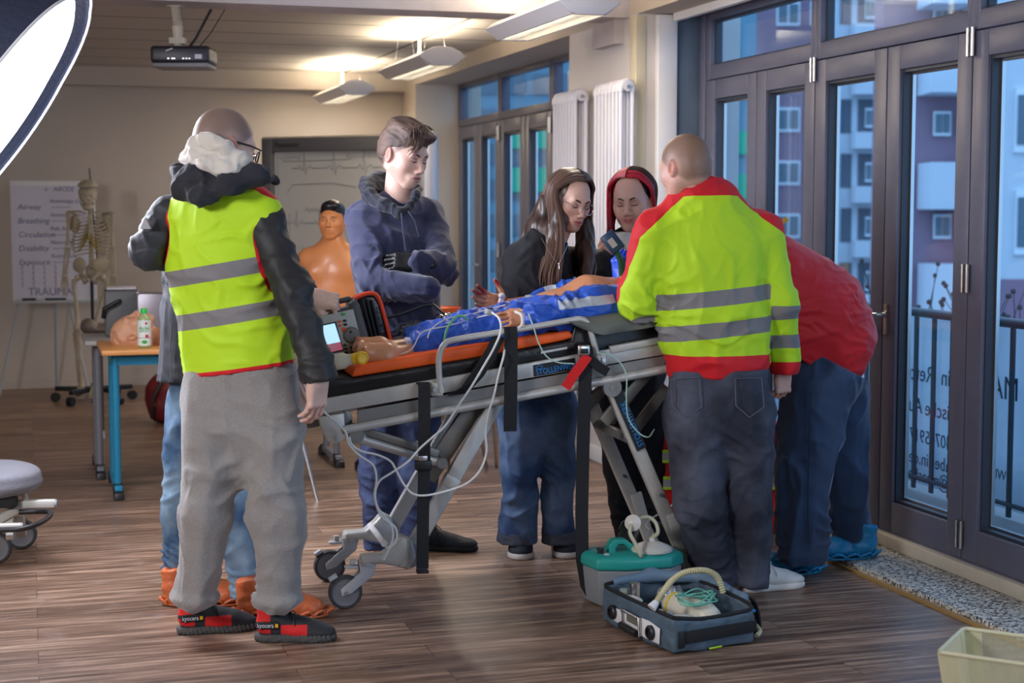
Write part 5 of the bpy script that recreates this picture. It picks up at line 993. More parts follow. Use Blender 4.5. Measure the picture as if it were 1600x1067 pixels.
# ------------------------------------------------ F: man in yellow and red jacket from behind
def person_F():
    T = 5.93; n = cd(-.12, 0, -1); root = person(P(1130, 930, 5.98)*[1, 1, 0], 'man seen from behind in yellow and red high-visibility jacket, dark jeans and white sneakers')
    F_ = cd(-.62, -.25, -.72); hm = frame(F_, UP); ho = P(1070, 262, T-.02); hs = 1.02; sk = (.66, .40, .32)
    pel, wai, che, upc = P(1122, 560, T), P(1115, 500, T), P(1108, 400, T), P(1100, 345, T); shL, shR = P(1028, 357, 5.90), P(1185, 358, 5.98)
    aL = [P(1018, 370, 5.90), P(998, 472, 5.93), P(976, 446, 6.22)]; aR = [P(1195, 372, 5.98), P(1218, 470, 5.95), P(1226, 572, 6.02)]
    v, q = hand(P(1224, 578, 6.04), cd(.0, -1, -.1), cd(.5, .1, .85), curl=(.8, .8, .5), thumb='closed', scale=.95)
    pr = [cone(ho-UP*.03-F_*.03, P(1092, 325, T), .056, .058, k=.02), cone(upc, pel, .10, .11, n, .6), cone(pel, P(1090, 780, 5.9), .09, .06), cone(P(1090, 780, 5.9), P(1118, 890, 5.97), .05, .04), cone(pel, P(1170, 780, 5.95), .09, .06), cone(P(1170, 780, 5.95), P(1175, 890, 5.98), .05, .04)]+chain(aL, [.05, .04, .03])+chain(aR, [.05, .04, .03])
    body(root, hm, ho, hs, lambda V: head_col(V, sk, (.45, .17, .15), ((.18, .105, .065), .85)), pr, [(v, q, sk)], sk)
    v, q = hand(P(971, 440, 6.24), cd(-.12, 1, -.1), cd(-.75, .1, .6), curl=(.8, 1.0, .6), thumb='closed', scale=1.02); mk('glove', v, q, mat('blue_nitrile', (.015, .07, .62), .38, bump=.2, bs=50), root, True)['label'] = 'blue nitrile glove'
    jk = [cone(shL, shR, .070, .078, k=.05), cone(upc, che, .17, .205, n, .62, k=.05), cone(che, wai, .205, .205, n, .64, k=.05), cone(wai, pel, .205, .195, n, .66, k=.04), cone(P(1088, 322, T), P(1096, 345, T), .085, .11, n, .8, k=.04), cut(P(1122, 588, T), cd(.0, -1, 0))]
    sl = [cone(aL[0], aL[1], .073, .081, k=.03), cone(aL[1], aL[2], .080, .045, k=.02), cone(aR[0], aR[1], .078, .066, k=.03), cone(aR[1], aR[2], .066, .052, k=.02)]
    fo = [(aL[1], .15, cd(.2, 1, 0), .05, .011), (aR[1], .13, cd(.2, 1, 0), .05, .008), (P(1060, 450, 5.8), .14, cd(.9, .4, 0), .06, .006), (P(1120, 400, 5.8), .16, cd(.95, .2, 0), .08, .005), (P(1180, 420, 5.8), .15, cd(.9, -.4, 0), .06, .006), (P(1120, 580, 5.8), .2, cd(.1, 1, 0), .05, .007)]
    def zf(V):
        b1 = np.minimum(band(V, P(1115, 467, 5.8), cd(-.10, 1, 0), .029), band(V, P(1115, 517, 5.8), cd(-.10, 1, 0), .029)); ina = np.minimum(evalp(sl[2], V), evalp(sl[3], V)); inl = np.minimum(evalp(sl[0], V), evalp(sl[1], V)); s = (V-P(1203, 480, 5.9))@cd(1, 0, 0); sL = (V-P(1024, 480, 5.9))@cd(-1, 0, 0)
        b1 = np.where(s > 0, np.minimum(band(V, P(1225, 488, 5.9), UP, .026), band(V, P(1225, 535, 5.9), UP, .026)), b1); b1 = np.where(sL > 0, np.maximum(band(V, P(1005, 503, 5.9), cd(-.2, 1, 0), .016), -((V-P(980, 500, 5.9))@cd(1, 0, 0))), b1)
        hem = (V-P(1120, 557, 5.8))@UP; hem = np.where(s > 0, (V-P(1220, 568, 5.9))@UP, hem)
        r1 = np.maximum(-((V-P(1051, 322, 5.86))@cd(-.70, .72, 0)), (V-P(1000, 372, 5.86))@cd(0, -1, 0)); r2 = np.maximum((V-P(1000, 372, 5.86))@cd(.95, -.32, 0), (V-P(1000, 372, 5.86))@cd(0, 1, 0)); r2 = np.maximum(r2, -(V-P(1000, 478, 5.8))@UP)
        r3 = -((V-P(1160, 308, 5.8))@cd(.62, .80, 0)); col = -((V-P(1090, 306, 5.8))@UP); col = np.maximum(col, -1)
        return np.stack([zone(b1, 40), zone(np.minimum(np.minimum(np.minimum(r1, r2), np.minimum(r3, col)), hem), 40), b1*0], 1)
    cloth(root, 'jacket', jk+sl, .007, hvm, fo, .005, 6, (1, 1, .6), 61, zones=zf)
    co = [cone(P(1092, 312, T-.01), P(1092, 270, T-.01), .100, .092, n, .8, k=.01), cut(P(1094, 278, T), cd(-.03, 1, 0)), neg(cone(P(1090, 250, T-.01), P(1091, 300, T-.01), .074, .080, n, .8), .004)]
    cloth(root, 'collar', co, .006, mat('red_collar', hv_red, .7, bump=.2, bs=30), [], .0007, 12, (1, 1, 1), 66)['label'] = 'red stand-up collar'
    dn = denim('black_denim', (.018, .020, .034), (.12, .135, .19), 4, .85, (.42, .75))
    tr = leg_prims(P(1085, 650, 5.92), P(1093, 790, 5.88), P(1118, 905, 5.95), (.118, .090, .078))+leg_prims(P(1165, 650, 5.95), P(1170, 790, 5.93), P(1174, 905, 5.98), (.118, .088, .072))+[cone(P(1125, 590, T), P(1125, 650, T), .19, .185, n, .66, k=.05), cut(P(1122, 575, T), (0, 0, 1)), cut(P(1118, 918, 5.95), (0, 0, -1))]
    fo = [(P(1095, 790, 5.8), .18, cd(-.5, 1, 0), .07, .008), (P(1120, 890, 5.85), .14, cd(.1, 1, 0), .045, .008), (P(1175, 890, 5.9), .14, cd(-.1, 1, 0), .045, .008), (P(1125, 700, 5.8), .12, cd(.6, 1, 0), .06, .008)]
    cloth(root, 'jeans', tr, .008, dn, fo, .006, 7, (1, 1, .45), 67)
    b = MB()
    for x0, x1 in ((1048, 1092), (1148, 1190)):
        pts = [(x0, 592), (x1, 590), (x1+4, 636), ((x0+x1)/2+2, 652), (x0+2, 634)]; tt = 5.795
        b.tube([P(x, y, tt+.02*abs((x-1125)/60)**2) for x, y in pts], .002, 5, closed=True)
    b.build('pocket_stitching', mat('stitch', (.12, .12, .16), .8), root, True)
    sm = mat('white_leather', (.62, .62, .60), .5, bump=.15); ss = mat('white_sole', (.66, .64, .60), .6)
    shoe(root, onz(1158, 925, 0), cd(.6, 0, -.25), sm, ss, .28, lace=M['white'], wd=1.05); shoe(root, onz(1105, 935, 0), cd(-.1, 0, -1), sm, ss, .28, lace=M['white'], wd=1.05)
person_F()
# ------------------------------------------------ G: heavy person in red jacket bending over the head end
def person_G():
    T = 6.3; root = person(P(1270, 895, T)*[1, 1, 0], 'person in red jacket and blue work trousers bending forward, wearing blue shoe covers')
    F_ = cd(-.8, -.55, .0); hm = frame(F_, cd(-.5, .8, 0)); ho = P(1120, 395, T+.12); sk = SKP
    aL = [P(1165, 440, 6.2), P(1150, 560, 6.15), P(1100, 560, 6.2)]; aR = [P(1165, 440, 6.5), P(1130, 540, 6.55), P(1080, 540, 6.5)]
    pr = [cone(ho, P(1180, 440, T), .06, .09, k=.04), cone(P(1180, 440, T), P(1270, 530, T), .12, .12), cone(P(1270, 540, T), P(1260, 730, 6.2), .09, .06), cone(P(1260, 730, 6.2), P(1248, 860, 6.2), .06, .045), cone(P(1285, 545, 6.45), P(1320, 730, 6.5), .09, .06), cone(P(1320, 730, 6.5), P(1335, 845, 6.5), .06, .045)]+chain(aL, [.05, .04, .03])+chain(aR, [.05, .04, .03])
    body(root, hm, ho, 1.0, lambda V: head_col(V, sk, (.45, .17, .15), ((.12, .08, .06), .9)), pr, [], sk)
    jk = [cone(P(1186, 448, T), P(1262, 500, 6.35), .225, .24, cd(0, 0, 1), .88, k=.06), cone(P(1262, 500, 6.35), P(1290, 535, 6.35), .24, .205, cd(0, 0, 1), .88, k=.05), cone(P(1170, 420, 6.15), P(1170, 420, 6.5), .10, .10, k=.05), cone(P(1230, 520, T), P(1225, 575, T), .18, .14, k=.05), cut(P(1290, 583, T), cd(-.46, -.89, 0)), cut(P(1366, 540, T), cd(.9, -.42, 0))]+chain(aL, [.085, .07, .055], k=.03)+chain(aR, [.085, .07, .055], k=.03)
    fo = [(P(1260, 440, 6.1), .2, cd(.25, 1, 0), .06, .009), (P(1300, 500, 6.1), .18, cd(.1, 1, 0), .05, .010), (P(1240, 540, 6.1), .2, cd(.3, 1, 0), .07, .010), (P(1230, 470, 6.05), .14, cd(-.2, 1, 0), .05, .007)]
    cloth(root, 'jacket', jk, .008, mat('red_softshell', (.60, .004, .012), .65, bump=.2, bs=30, sheen=.2), fo, .005, 6, (.7, .7, 1.3), 71)
    dn = mat('blue_work_twill', (.020, .045, .105), .8, var=.25, vs=6, bump=.4, bs=14, sheen=.2)
    tr = leg_prims(P(1275, 610, 6.25), P(1255, 740, 6.2), P(1252, 860, 6.2), (.15, .110, .098))+leg_prims(P(1300, 600, 6.48), P(1318, 740, 6.5), P(1332, 845, 6.5), (.14, .100, .092))+[ell(P(1295, 560, 6.35), (.17, .19, .16), k=.06), cut(P(1290, 560, T), cd(.46, .89, 0)), cut(P(1260, 880, 6.2), (0, 0, -1))]
    fo = [(P(1255, 840, 6.1), .16, cd(.1, 1, 0), .045, .012), (P(1335, 825, 6.4), .15, cd(-.1, 1, 0), .045, .011), (P(1235, 680, 6.1), .14, cd(.6, 1, 0), .06, .009)]
    cloth(root, 'trousers', tr, .009, dn, fo, .007, 6, (1, 1, .45), 73)
    b = MB(); b.tube(catmull([P(1266, 612, 6.075), P(1264, 690, 6.07), P(1262, 790, 6.075), P(1264, 850, 6.09)], 6), .0022, 5); b.build('leg_seam', mat('seam_blue', (.008, .015, .035), .8), root, True)
    cv = mat('blue_cover', (.008, .20, .42), .4, var=.15, vs=15, bump=.4, bs=35)
    overshoe(root, onz(1278, 893, 0), cd(-1, 0, .22), cv, .34, 8); overshoe(root, onz(1362, 870, .03), cd(-1, 0, .12), cv, .34, 9)
    # embroidered emblem on the shoulder
    m = MB(); q = P(1222, 347, 6.2); m.box(q, (.05, .004, .02), frame(cd(0, 0, 1), cd(-.6, .8, 0))); m.build('emblem', mat('emblem_gold', (.6, .38, .05), .6), root)
person_G()
# ================================================================ STRETCHER
SO = P(470, 640, 5.65); SA = cd(1, 0, -.25); SW = cd(-.25, 0, -1)
def Nn(x, y, off=0.0): return onplane(x, y, SO+SW*off, SW)
def slab(pts, o0, o1, name, m, parent, bevel=0, **k):
    b = MB(); b.prism([Nn(x, y, 0)+SW*o0 for x, y in pts], SW*(o1-o0)); return b.build(name, m, parent, bevel=bevel, **k)
def Nt(x, y, off): return Nn(x, y, 0)+SW*off      # point of the near side profile, moved across the stretcher
WID = .50
def stretcher():
    t = thing('ambulance_stretcher', tuple(SO*[1, 1, 0]+SA*.65+SW*.25), 'wheeled ambulance stretcher with aluminium frame and orange mattress, tilted up towards the head', 'stretcher')
    slab([(467, 630), (1045, 529), (1045, 553), (470, 653)], 0, .03, 'side_rail', M['alu'], t, .003)
    slab([(467, 630), (1045, 529), (1045, 553), (470, 653)], WID, WID+.03, 'side_rail', M['alu'], t, .003)
    slab([(467, 632), (486, 629), (489, 650), (470, 653)], .03, WID, 'end_rail', M['alu'], t, .003)
    slab([(560, 642), (1040, 556), (1040, 582), (560, 668)], .012, .025, 'side_panel', M['alud'], t)
    for o in (.0, WID+.02): b = MB(); b.cyl(Nt(537, 672, o), Nt(1045, 576, o), .0165, seg=16); b.build('lower_tube', M['alu'], t, True)
    slab([(585, 650), (1030, 570), (1030, 580), (585, 662)], .05, WID, 'under_tray', M['black'], t)
    # mattresses
    bl = [(486, 612), (500, 590), (552, 592), (740, 561), (895, 533), (900, 505), (955, 488), (1060, 475), (1060, 528), (492, 629)]
    slab(bl, .02, WID+.01, 'mattress', M['blackpad'], t, .012, seg=4) if False else None
    b = MB(); b.prism([Nt(x, y, .02) for x, y in bl], SW*(WID-.01)); b.build('mattress', M['blackpad'], t, bevel=.012, seg=3)
    b = MB(); b.prism([Nt(x, y, .025) for x, y in ((550, 591), (747, 560), (880, 534), (902, 528), (893, 517), (749, 538), (600, 565), (556, 572))], SW*(WID-.04)); b.build('orange_pad', M['orange'], t, bevel=.010, seg=3, label='bright orange mattress pad')
    # guard rail
    gp = catmull([(688, 612), (684, 585), (684, 556), (692, 537), (712, 529), (800, 515), (886, 500), (905, 498), (916, 506), (922, 525), (932, 562)], 5)
    for o in (-.028, WID+.05): MB().tube([Nt(p[0], p[1], o) for p in [np.append(q, 0) for q in gp]], .0115, 12).build('guard_rail', M['alu'], t, True)
    m = MB(); m.box(Nt(681, 607, -.014), (.045, .03, .05), frame(SA, UP)@np.array([[0, 1, 0], [1, 0, 0], [0, 0, 1.]])); m.build('guard_bracket', M['alu'], t, bevel=.004)
    m = MB(); m.box(Nt(938, 560, -.014), (.036, .03, .05), np.stack([SA, SW, UP], 1)); m.build('guard_bracket', M['alu'], t, bevel=.004)
    m = MB(); m.cyl(Nt(676, 607, -.03), Nt(676, 607, -.04), .008, seg=14); m.cyl(Nt(939, 561, -.03), Nt(939, 561, -.04), .008, seg=14); m.build('screw', M['steel'], t, True)
    # maker's plate on the rail and on the leg
    blue = mat('sign_blue', (.01, .22, .62), .5); pl = mat('sign_black', (.006, .006, .008), .35)
    sl = nrm(Nt(890, 560, 0)-Nt(834, 570, 0)); up2 = nrm(np.cross(sl, -SW)); up2 = up2 if up2[2] > 0 else -up2
    slab([(833, 570.5), (897, 559.2), (898, 577), (834, 588)], -.004, .001, 'maker_plate', pl, t)
    R = np.stack([sl, up2, -SW], 1); text('STOLLENWERK', .030, R, Nt(837, 582.0, -.0045), blue, t, sx=.82)
    c = Nt(842, 573.5, -.005); m = MB(); m.tube([c+sl*a+up2*b_ for a, b_ in ((-.014, 0), (0, .009), (.014, 0), (0, -.009))], .0016, 5, closed=True); m.build('emblem', blue, t)
    slab([(845, 549), (886, 541.5), (886, 545), (845, 552.5)], -.004, .0, 'rail_lip', M['alu'], t)
    slab([(952, 541), (1045, 524), (1045, 534), (955, 552)], -.01, .02, 'head_rail', M['alu'], t, .003)
    # foot end bracket, links, legs and castors (near and far side)
    def footside(o):
        b = MB(); a0, a1 = Nt(786, 620, o+.05), Nt(648, 862, o+.05); b.bar(a0, a1, .058, .034, SW); 
        b.build('leg', M['alu'], t, bevel=.004)
        b = MB(); b.bar(a0+(a1-a0)*.53, a0+(a1-a0)*.60, .062, .038, SW); b.build('leg_sleeve', M['alu'], t, bevel=.003)
        if o < .1: b = MB(); b.bar(Nt(758, 632, .12), Nt(676, 755, .12), .07, .03, SW); b.build('leg_brace', M['alud'], t, bevel=.003)
        b = MB(); b.cyl(Nt(640, 870, o+.02), Nt(640, 870, o+.085), .048, seg=28); b.build('hub_wheel', M['grey'], t, True)
        b = MB(); poly = [(566, 871), (600, 868), (618, 852), (630, 838), (646, 846), (652, 872), (641, 892), (625, 888), (600, 882), (566, 884)]; b.prism([Nt(x, y, o+.012) for x, y in poly], SW*.07); b.build('castor_arm', M['alu'], t, bevel=.008)
        b = MB(); b.cyl(Nt(628, 884, o+.006), Nt(628, 884, o+.014), .006, seg=12); b.cyl(Nt(638, 886, o+.006), Nt(638, 886, o+.014), .006, seg=12); b.build('screw', M['steel'], t, True)
        cs = Nt(577, 888, o+.045); wc = Nt(542, 926, o+.045); wc[2] = .063; cs[2] = .155
        castor(t, cs, wc, .063, M['lgrey'])
    def castor(t, top, wc, r, m_, brake=True):
        b = MB(); b.cyl(top+UP*.03, top+UP*.006, .032, seg=24); b.build('swivel', m_, t, True)
        b = MB()
        for s in (-.021, .017):
            d = nrm((top-wc)*[1, 1, 0]); q = [top+UP*.02-d*.035, top+UP*.02+d*.03, top-UP*.03+d*.022, wc+d*.022-UP*.004, wc-d*.014-UP*.014, wc-d*.02+UP*.012, top-UP*.02-d*.03]
            b.prism([p+SW*s for p in q], SW*.006)
        b.box(top+UP*.008, (.06, .042, .014), np.stack([SA, SW, UP], 1)); b.build('fork', m_, t, bevel=.003)
        w = wheel(t, wc, SW, r, .03)
        if brake:
            d = nrm((top-wc)*[1, 1, 0]); b = MB(); b.box(top-d*.06+UP*.0, (.05, .03, .010), np.stack([SA, SW, UP], 1)); b.box(top-d*.055+UP*.018, (.02, .02, .02), np.stack([SA, SW, UP], 1)); b.box(wc-d*.045+UP*.055, (.028, .034, .014), frame(SW, nrm(UP-d*.6))@np.array([[0, 1, 0], [1, 0, 0], [0, 0, 1.]])); b.build('brake_pedal', m_, t, bevel=.003)
    footside(0); footside(WID-.06)
    b = MB(); b.cyl(Nt(605, 855, .06), Nt(612, 862, WID), .012, seg=12); b.build('cross_bar', M['white'], t, True)
    b = MB(); b.prism([Nt(x, y, .0) for x, y in ((497, 652), (538, 645), (540, 680), (535, 690), (523, 694), (512, 690), (502, 670))], SW*.03); b.build('end_bracket', M['alu'], t, bevel=.004)
    b = MB(); b.prism([Nt(x, y, WID-.03) for x, y in ((500, 652), (538, 645), (540, 680), (523, 692), (505, 680))], SW*.03); b.build('end_bracket', M['alud'], t, bevel=.004)
    b = MB(); b.prism([Nt(x, y, .03) for x, y in ((540, 641), (550, 645), (553, 655), (545, 664), (536, 662))], SW*.02); b.build('hinge_plate', M['alud'], t, bevel=.002)
    b = MB(); b.cyl(Nt(524, 684, -.004), Nt(524, 684, .0), .006, seg=12); b.build('screw', M['steel'], t, True)
    b = MB(); b.cyl(Nt(556, 680, .0), Nt(556, 680, .05), .032, seg=28); b.cyl(Nt(556, 680, -.006), Nt(556, 680, .0), .024, seg=28); b.build('pivot', M['alud'], t, True)
    for o in (.06, WID-.08):
        b = MB(); b.cyl(Nt(562, 688, o), Nt(694, 727, o), .0185, .0165, seg=18); b.cyl(Nt(556, 684, o), Nt(572, 690, o), .026, seg=18); b.build('link_tube', M['alud'] if o > .1 else M['alu'], t, True)
    b = MB(); b.cyl(Nt(694, 726, .03), Nt(694, 726, WID), .02, seg=16); b.build('cross_bar', M['alud'], t, True)
    b = MB(); b.bar(Nt(560, 672, .05), Nt(690, 712, .05), .03, .016, SW); b.build('link_cover', M['alud'], t, bevel=.004)
    slab([(470, 655), (505, 650), (505, 672), (470, 678)], .10, WID-.1, 'end_box', M['alud'], t, .003)
    b = MB(); b.cyl(Nt(485, 657, .08), Nt(485, 657, .1), .012, seg=14); b.build('end_knob', M['black'], t, True)
    # head end
    def headside(o):
        b = MB(); b.bar(Nt(958, 604, o+.03), Nt(1066, 855, o+.03), .052, .034, SW); b.build('leg', M['alu'] if o else M['alu'], t, bevel=.004)
        wc = Nt(1085, 895, o+.05); wc[2] = .088
        b = MB(); b.prism([Nt(x, y, o+.012) for x, y in ((1042, 806), (1062, 800), (1078, 858), (1092, 884), (1085, 905), (1070, 892), (1058, 860))], SW*.02); b.build('fork', M['alu'], t, bevel=.004)
        wheel(t, wc, SW, .088, .035, dark=True)
        b = MB(); b.cyl(Nt(1030, 772, o), Nt(1030, 772, o+.0-.02), .008, seg=10); b.build('locking_pin', M['steel'], t, True)
    headside(.0); headside(WID-.06)
    b = MB(); b.cyl(Nt(990, 688, .03), Nt(990, 688, WID-.03), .020, seg=16); b.build('cross_bar', M['alud'], t, True)
    b = MB(); b.cyl(Nt(956, 605, .02), Nt(956, 605, -.01), .036, seg=28); b.cyl(Nt(956, 605, -.01), Nt(956, 605, -.014), .012, seg=16); b.build('pivot', M['alud'], t, True)
    for o in (.1, WID-.1):
        b = MB(); b.bar(Nt(1035, 575, o), Nt(955, 665, o), .045, .025, SW); b.build('scissor_bar', M['alud'], t, bevel=.003)
        b = MB(); b.bar(Nt(1060, 610, o+.03), Nt(1006, 682, o+.03), .04, .025, SW); b.build('scissor_bar', M['alud'], t, bevel=.003)
    d1 = nrm(Nt(1012, 722, 0)-Nt(962, 606, 0)); p1 = nrm(np.cross(d1, SW)); 
    b = MB(); b.bar(Nt(965, 611, .008), Nt(1004, 702, .008), .040, .008, SW); b.build('maker_plate', pl, t)
    R = np.stack([-d1, nrm(np.cross(-SW, -d1)), -SW], 1); text('STOLLENWERK', .034, R, Nt(1003, 697, .002), blue, t, sx=.80)
    # straps
    def strap(pts, w=.045, o=-.05, name='strap', m_=None, wd=None):
        b = MB(); b.ribbon([Nt(p[0], p[1], p[2] if len(p) > 2 else o) for p in pts], SA if wd is None else wd, w, .003); return b.build(name, m_ or M['strap'], t)
    strap([(659, 600, .01), (659, 596, -.03), (659, 602, -.05), (659, 640, -.05), (659, 720, -.05), (657, 800, -.05), (656, 884, -.05)])
    strap([(794, 512, .0), (794, 510, -.035), (794, 520, -.045), (793, 600, -.05), (792, 671, -.05)], .050)
    strap([(912, 535, -.0), (911, 548, -.045), (908, 600, -.05), (905, 700, -.05), (903, 800, -.05), (904, 870, -.05), (910, 908, -.055), (924, 934, -.07), (950, 948, -.09)], .050)
    dw = nrm(SA+UP*.35); strap([(778, 524, -.02), (765, 548, -.034), (745, 580, -.036), (722, 608, -.038), (705, 616, -.0)], .046, wd=dw)
    strap([(912, 556, -.055), (928, 570, -.05), (944, 580, -.045)], .036, wd=nrm(SA*.5+UP))
    strap([(911, 553, -.062), (900, 568, -.066), (888, 584, -.066), (876, 603, -.066)], .038, name='red_strap', m_=mat('red_webbing', (.70, .012, .012), .7, bump=.3, bs=300), wd=nrm(SA*1.0+UP*.35))['label'] = 'short red strap end'
    m = MB(); m.box(Nt(657, 723, -.056), (.060, .022, .036), np.stack([SA, SW, UP], 1)); m.build('buckle', M['black'], t, bevel=.004)
    m = MB(); m.box(Nt(656, 712, -.058), (.034, .016, .020), np.stack([SA, SW, UP], 1)); m.build('buckle_tongue', M['steel'], t, bevel=.003)
    m = MB(); m.box(Nt(905, 545, -.060), (.048, .018, .040), np.stack([SA, SW, UP], 1)); m.build('buckle', M['steel'], t, bevel=.006); m = MB(); m.box(Nt(905, 546, -.070), (.030, .006, .018), np.stack([SA, SW, UP], 1)); m.build('buckle_tongue', M['black'], t, bevel=.003)
    m = MB(); m.box(Nt(656, 888, -.05), (.044, .03, .012), np.stack([SA, SW, UP], 1)); m.build('strap_end', M['black'], t, bevel=.003)
    # grey sheet hanging over the head end
    xs = np.linspace(884, 1062, 26); rows = []
    for i, x in enumerate(xs):
        y = 499-(x-884)*.128; u = i/25; dr = 32*min(1, u*3.2)**.7*(1-.25*u)+2; wob = 2*math.sin(u*14)
        rows.append([Nt(x, y+3, .30)+UP*.01, Nt(x, y, .12), Nt(x, y-1, .02), Nt(x, y+1, -.02), Nt(x+wob, y+dr*.45, -.050-.006*math.sin(u*20)), Nt(x+wob, y+dr, -.044+.008*math.sin(u*16))])
    v = [p for r_ in rows for p in r_]; b = MB(); b.add(v, [(i*6+j, i*6+j+1, i*6+j+7, i*6+j+6) for i in range(25) for j in range(5)]); o = b.build('grey_sheet', mat('grey_sheet', (.13, .14, .12), .55, bump=.2, bs=20), t, False); o.data.polygons.foreach_set('use_smooth', [True]*len(o.data.polygons)); o.modifiers.new('s', 'SOLIDIFY').thickness = .003; s_ = o.modifiers.new('ss', 'SUBSURF'); s_.levels = s_.render_levels = 2
    return t
def wheel(t, c, ax, r, w, dark=False):
    ax = nrm(ax); R = frame(UP, ax); R = np.stack([nrm(np.cross(UP, ax)), UP, ax], 1)
    prof = [(r*.80, -w/2), (r*.93, -w/2), (r, -w*.25), (r, w*.25), (r*.93, w/2), (r*.80, w/2)]
    ty = MB().lathe(prof, c, R, 40, cap=False).build('tyre', mat('tyre_grey', (.045, .045, .05), .6) if not dark else mat('tyre_black', (.02, .02, .022), .6), t, True)
    MB().lathe([(.008, -w*.56), (r*.3, -w*.50), (r*.70, -w*.34), (r*.82, -w*.44), (r*.82, w*.44), (r*.70, w*.34), (r*.3, w*.50), (.008, w*.56)], c, R, 36).build('wheel_hub', mat('hub_grey', (.16, .16, .17), .5) if not dark else M['black'], ty, True)
    MB().cyl(c-ax*w*.8, c+ax*w*.8, .007, seg=12).build('axle', M['steel'], t, True); return ty
stretcher()
# ---------------------------------------------------------------- patient manikin on the stretcher
def patient():
    t = thing('training_manikin', tuple(Nt(780, 540, .25)), 'training manikin lying on the stretcher in open blue clothes, one hand smeared red', 'manikin'); sk = (.60, .26, .13)
    q = lambda x, y, o: Nn(x, y, o)
    h = []
    v, f = hand(q(829, 496, .06), cd(-1, -.05, .15), cd(.05, .6, .8), curl=(.25, .3, .3), thumb='relaxed', mirror=True, scale=.86, spread=.09); h.append((v, f, sk))
    v, f = hand(q(790, 478, .44), cd(-1, .32, .1), cd(.1, -.35, -.95), curl=(.2, .35, .3), thumb='open', mirror=False, scale=.86, spread=.12)
    bl = np.clip(noise(v, 28, off=2)*1.6+.25, 0, 1)*(np.linalg.norm(v-q(765, 470, .44), axis=1) < .09); col = np.array(sk)*(1-bl[:, None])+np.array((.30, .004, .006))*bl[:, None]; h.append((v, f, col))
    pr = [cone(q(800, 508, .26), q(862, 486, .26), .09, .09, UP, .75, k=.05), cone(q(862, 486, .26), q(925, 470, .26), .09, .125, UP, .75, k=.05), cone(q(925, 470, .26), q(955, 462, .26), .10, .06, k=.04), cone(q(945, 460, .26), q(985, 452, .26), .058, .055, k=.02), ell(q(1020, 440, .26), (.10, .08, .085), k=.02)]
    pr += chain([q(925, 476, .10), q(885, 490, .07), q(829, 496, .06)], [.05, .042, .028])+chain([q(915, 462, .44), q(850, 474, .46), q(790, 478, .44)], [.05, .04, .028])
    pr += chain([q(790, 515, .16), q(700, 535, .17), q(652, 549, .17), q(612, 555, .11)], [.05, .035, .032, .034])+chain([q(790, 510, .34), q(700, 528, .34), q(645, 540, .30), q(603, 546, .20)], [.05, .035, .032, .034])
    def foot(hx, hy, bx, by, tx, ty, o):
        H, Bc, Tt = q(hx, hy, o), q(bx, by, o), q(tx, ty, o); z = nrm(np.cross(Tt-H, SW)); r = [cone(H, Bc, .032, .036, SW, 1.0, k=.03), ell(H, (.036, .032, .034), k=.03), cone(H+UP*.03, Bc, .032, .028, k=.03)]
        for i in range(5): r.append(cone(Bc+SW*(.03-.016*i)*1.0, Tt+SW*(.036-.018*i)+(Bc-Tt)*(.05+.07*i), .012-.001*i, .0125-.0013*i, k=.006))
        return r
    pr += foot(602, 561, 574, 551, 563, 538, .09)+[cone(q(614, 555, .17), q(602, 558, .09), .034, .034, k=.03)]+foot(592, 551, 567, 543, 558, 527, .18)+[cone(q(605, 545, .30), q(592, 550, .18), .034, .034, k=.03)]
    V, F = sdf(pr, .0065); parts = [(V, F)]+[(a, b) for a, b, c in h]; cols = [np.tile(np.array(sk), (len(V), 1))]+[np.tile(np.array(c), (len(v), 1)) if len(np.shape(c)) == 1 else c for v, f, c in h]
    V, F = join(parts); o = mk('body', V, F, vmat('manikin_skin', .38, bump=.08, bs=120, var=.08, vs=30), t, True); setcol(o, 'col', np.concatenate(cols))
    bm = zmat('blue_uniform', (.012, .085, .50), (.40, .46, .52), (.01, .01, .02), (.5, .5, .5), .5, bump=.5)
    sh = chain([q(975, 478, .10), q(930, 480, .08), q(885, 488, .07), q(838, 496, .05)], [.07, .072, .062, .056], k=.03)+chain([q(970, 470, .13), q(905, 478, .12), q(850, 490, .12), q(815, 500, .14)], [.05, .055, .05, .04], k=.03)+chain([q(935, 455, .42), q(890, 456, .43), q(850, 468, .46), q(822, 480, .46)], [.045, .045, .045, .038], k=.03)+[cone(q(850, 500, .2), q(790, 512, .22), .095, .095, k=.04), cone(q(830, 490, .4), q(790, 500, .34), .05, .05, k=.04)]
    sh += [cone(q(800, 514, .14), q(745, 527, .14), .082, .078, k=.03), cone(q(745, 527, .14), q(655, 545, .17), .078, .062, k=.03), cone(q(800, 504, .34), q(740, 518, .34), .085, .082, k=.03), cone(q(740, 518, .34), q(645, 536, .33), .080, .062, k=.03), cut(q(640, 548, .2), -SA)]
    def zb(V):
        a = np.maximum(np.maximum(-(V[:, 0]-q(0+862, 470, .1)[0]), V[:, 0]-q(950, 470, .1)[0]), np.abs((V-q(915, 470, .07))@cd(-.1, 1, 0)-.0)-.018); b_ = np.linalg.norm(V-q(862, 462, .45), axis=1)-.05; return np.stack([zone(np.minimum(a, b_)), a*0, a*0], 1)
    fo = [(q(700, 535, .15), .16, nrm(SA+UP*.5), .045, .010), (q(770, 515, .2), .16, nrm(SA-UP*.6), .05, .012), (q(860, 480, .05), .14, nrm(SA*.4+UP), .04, .009), (q(910, 470, .1), .12, nrm(SA*.3+UP+SW), .04, .007)]
    cloth(t, 'uniform', sh, .0065, bm, fo, .0055, 12, (1, 1, 1), 81, zones=zb)
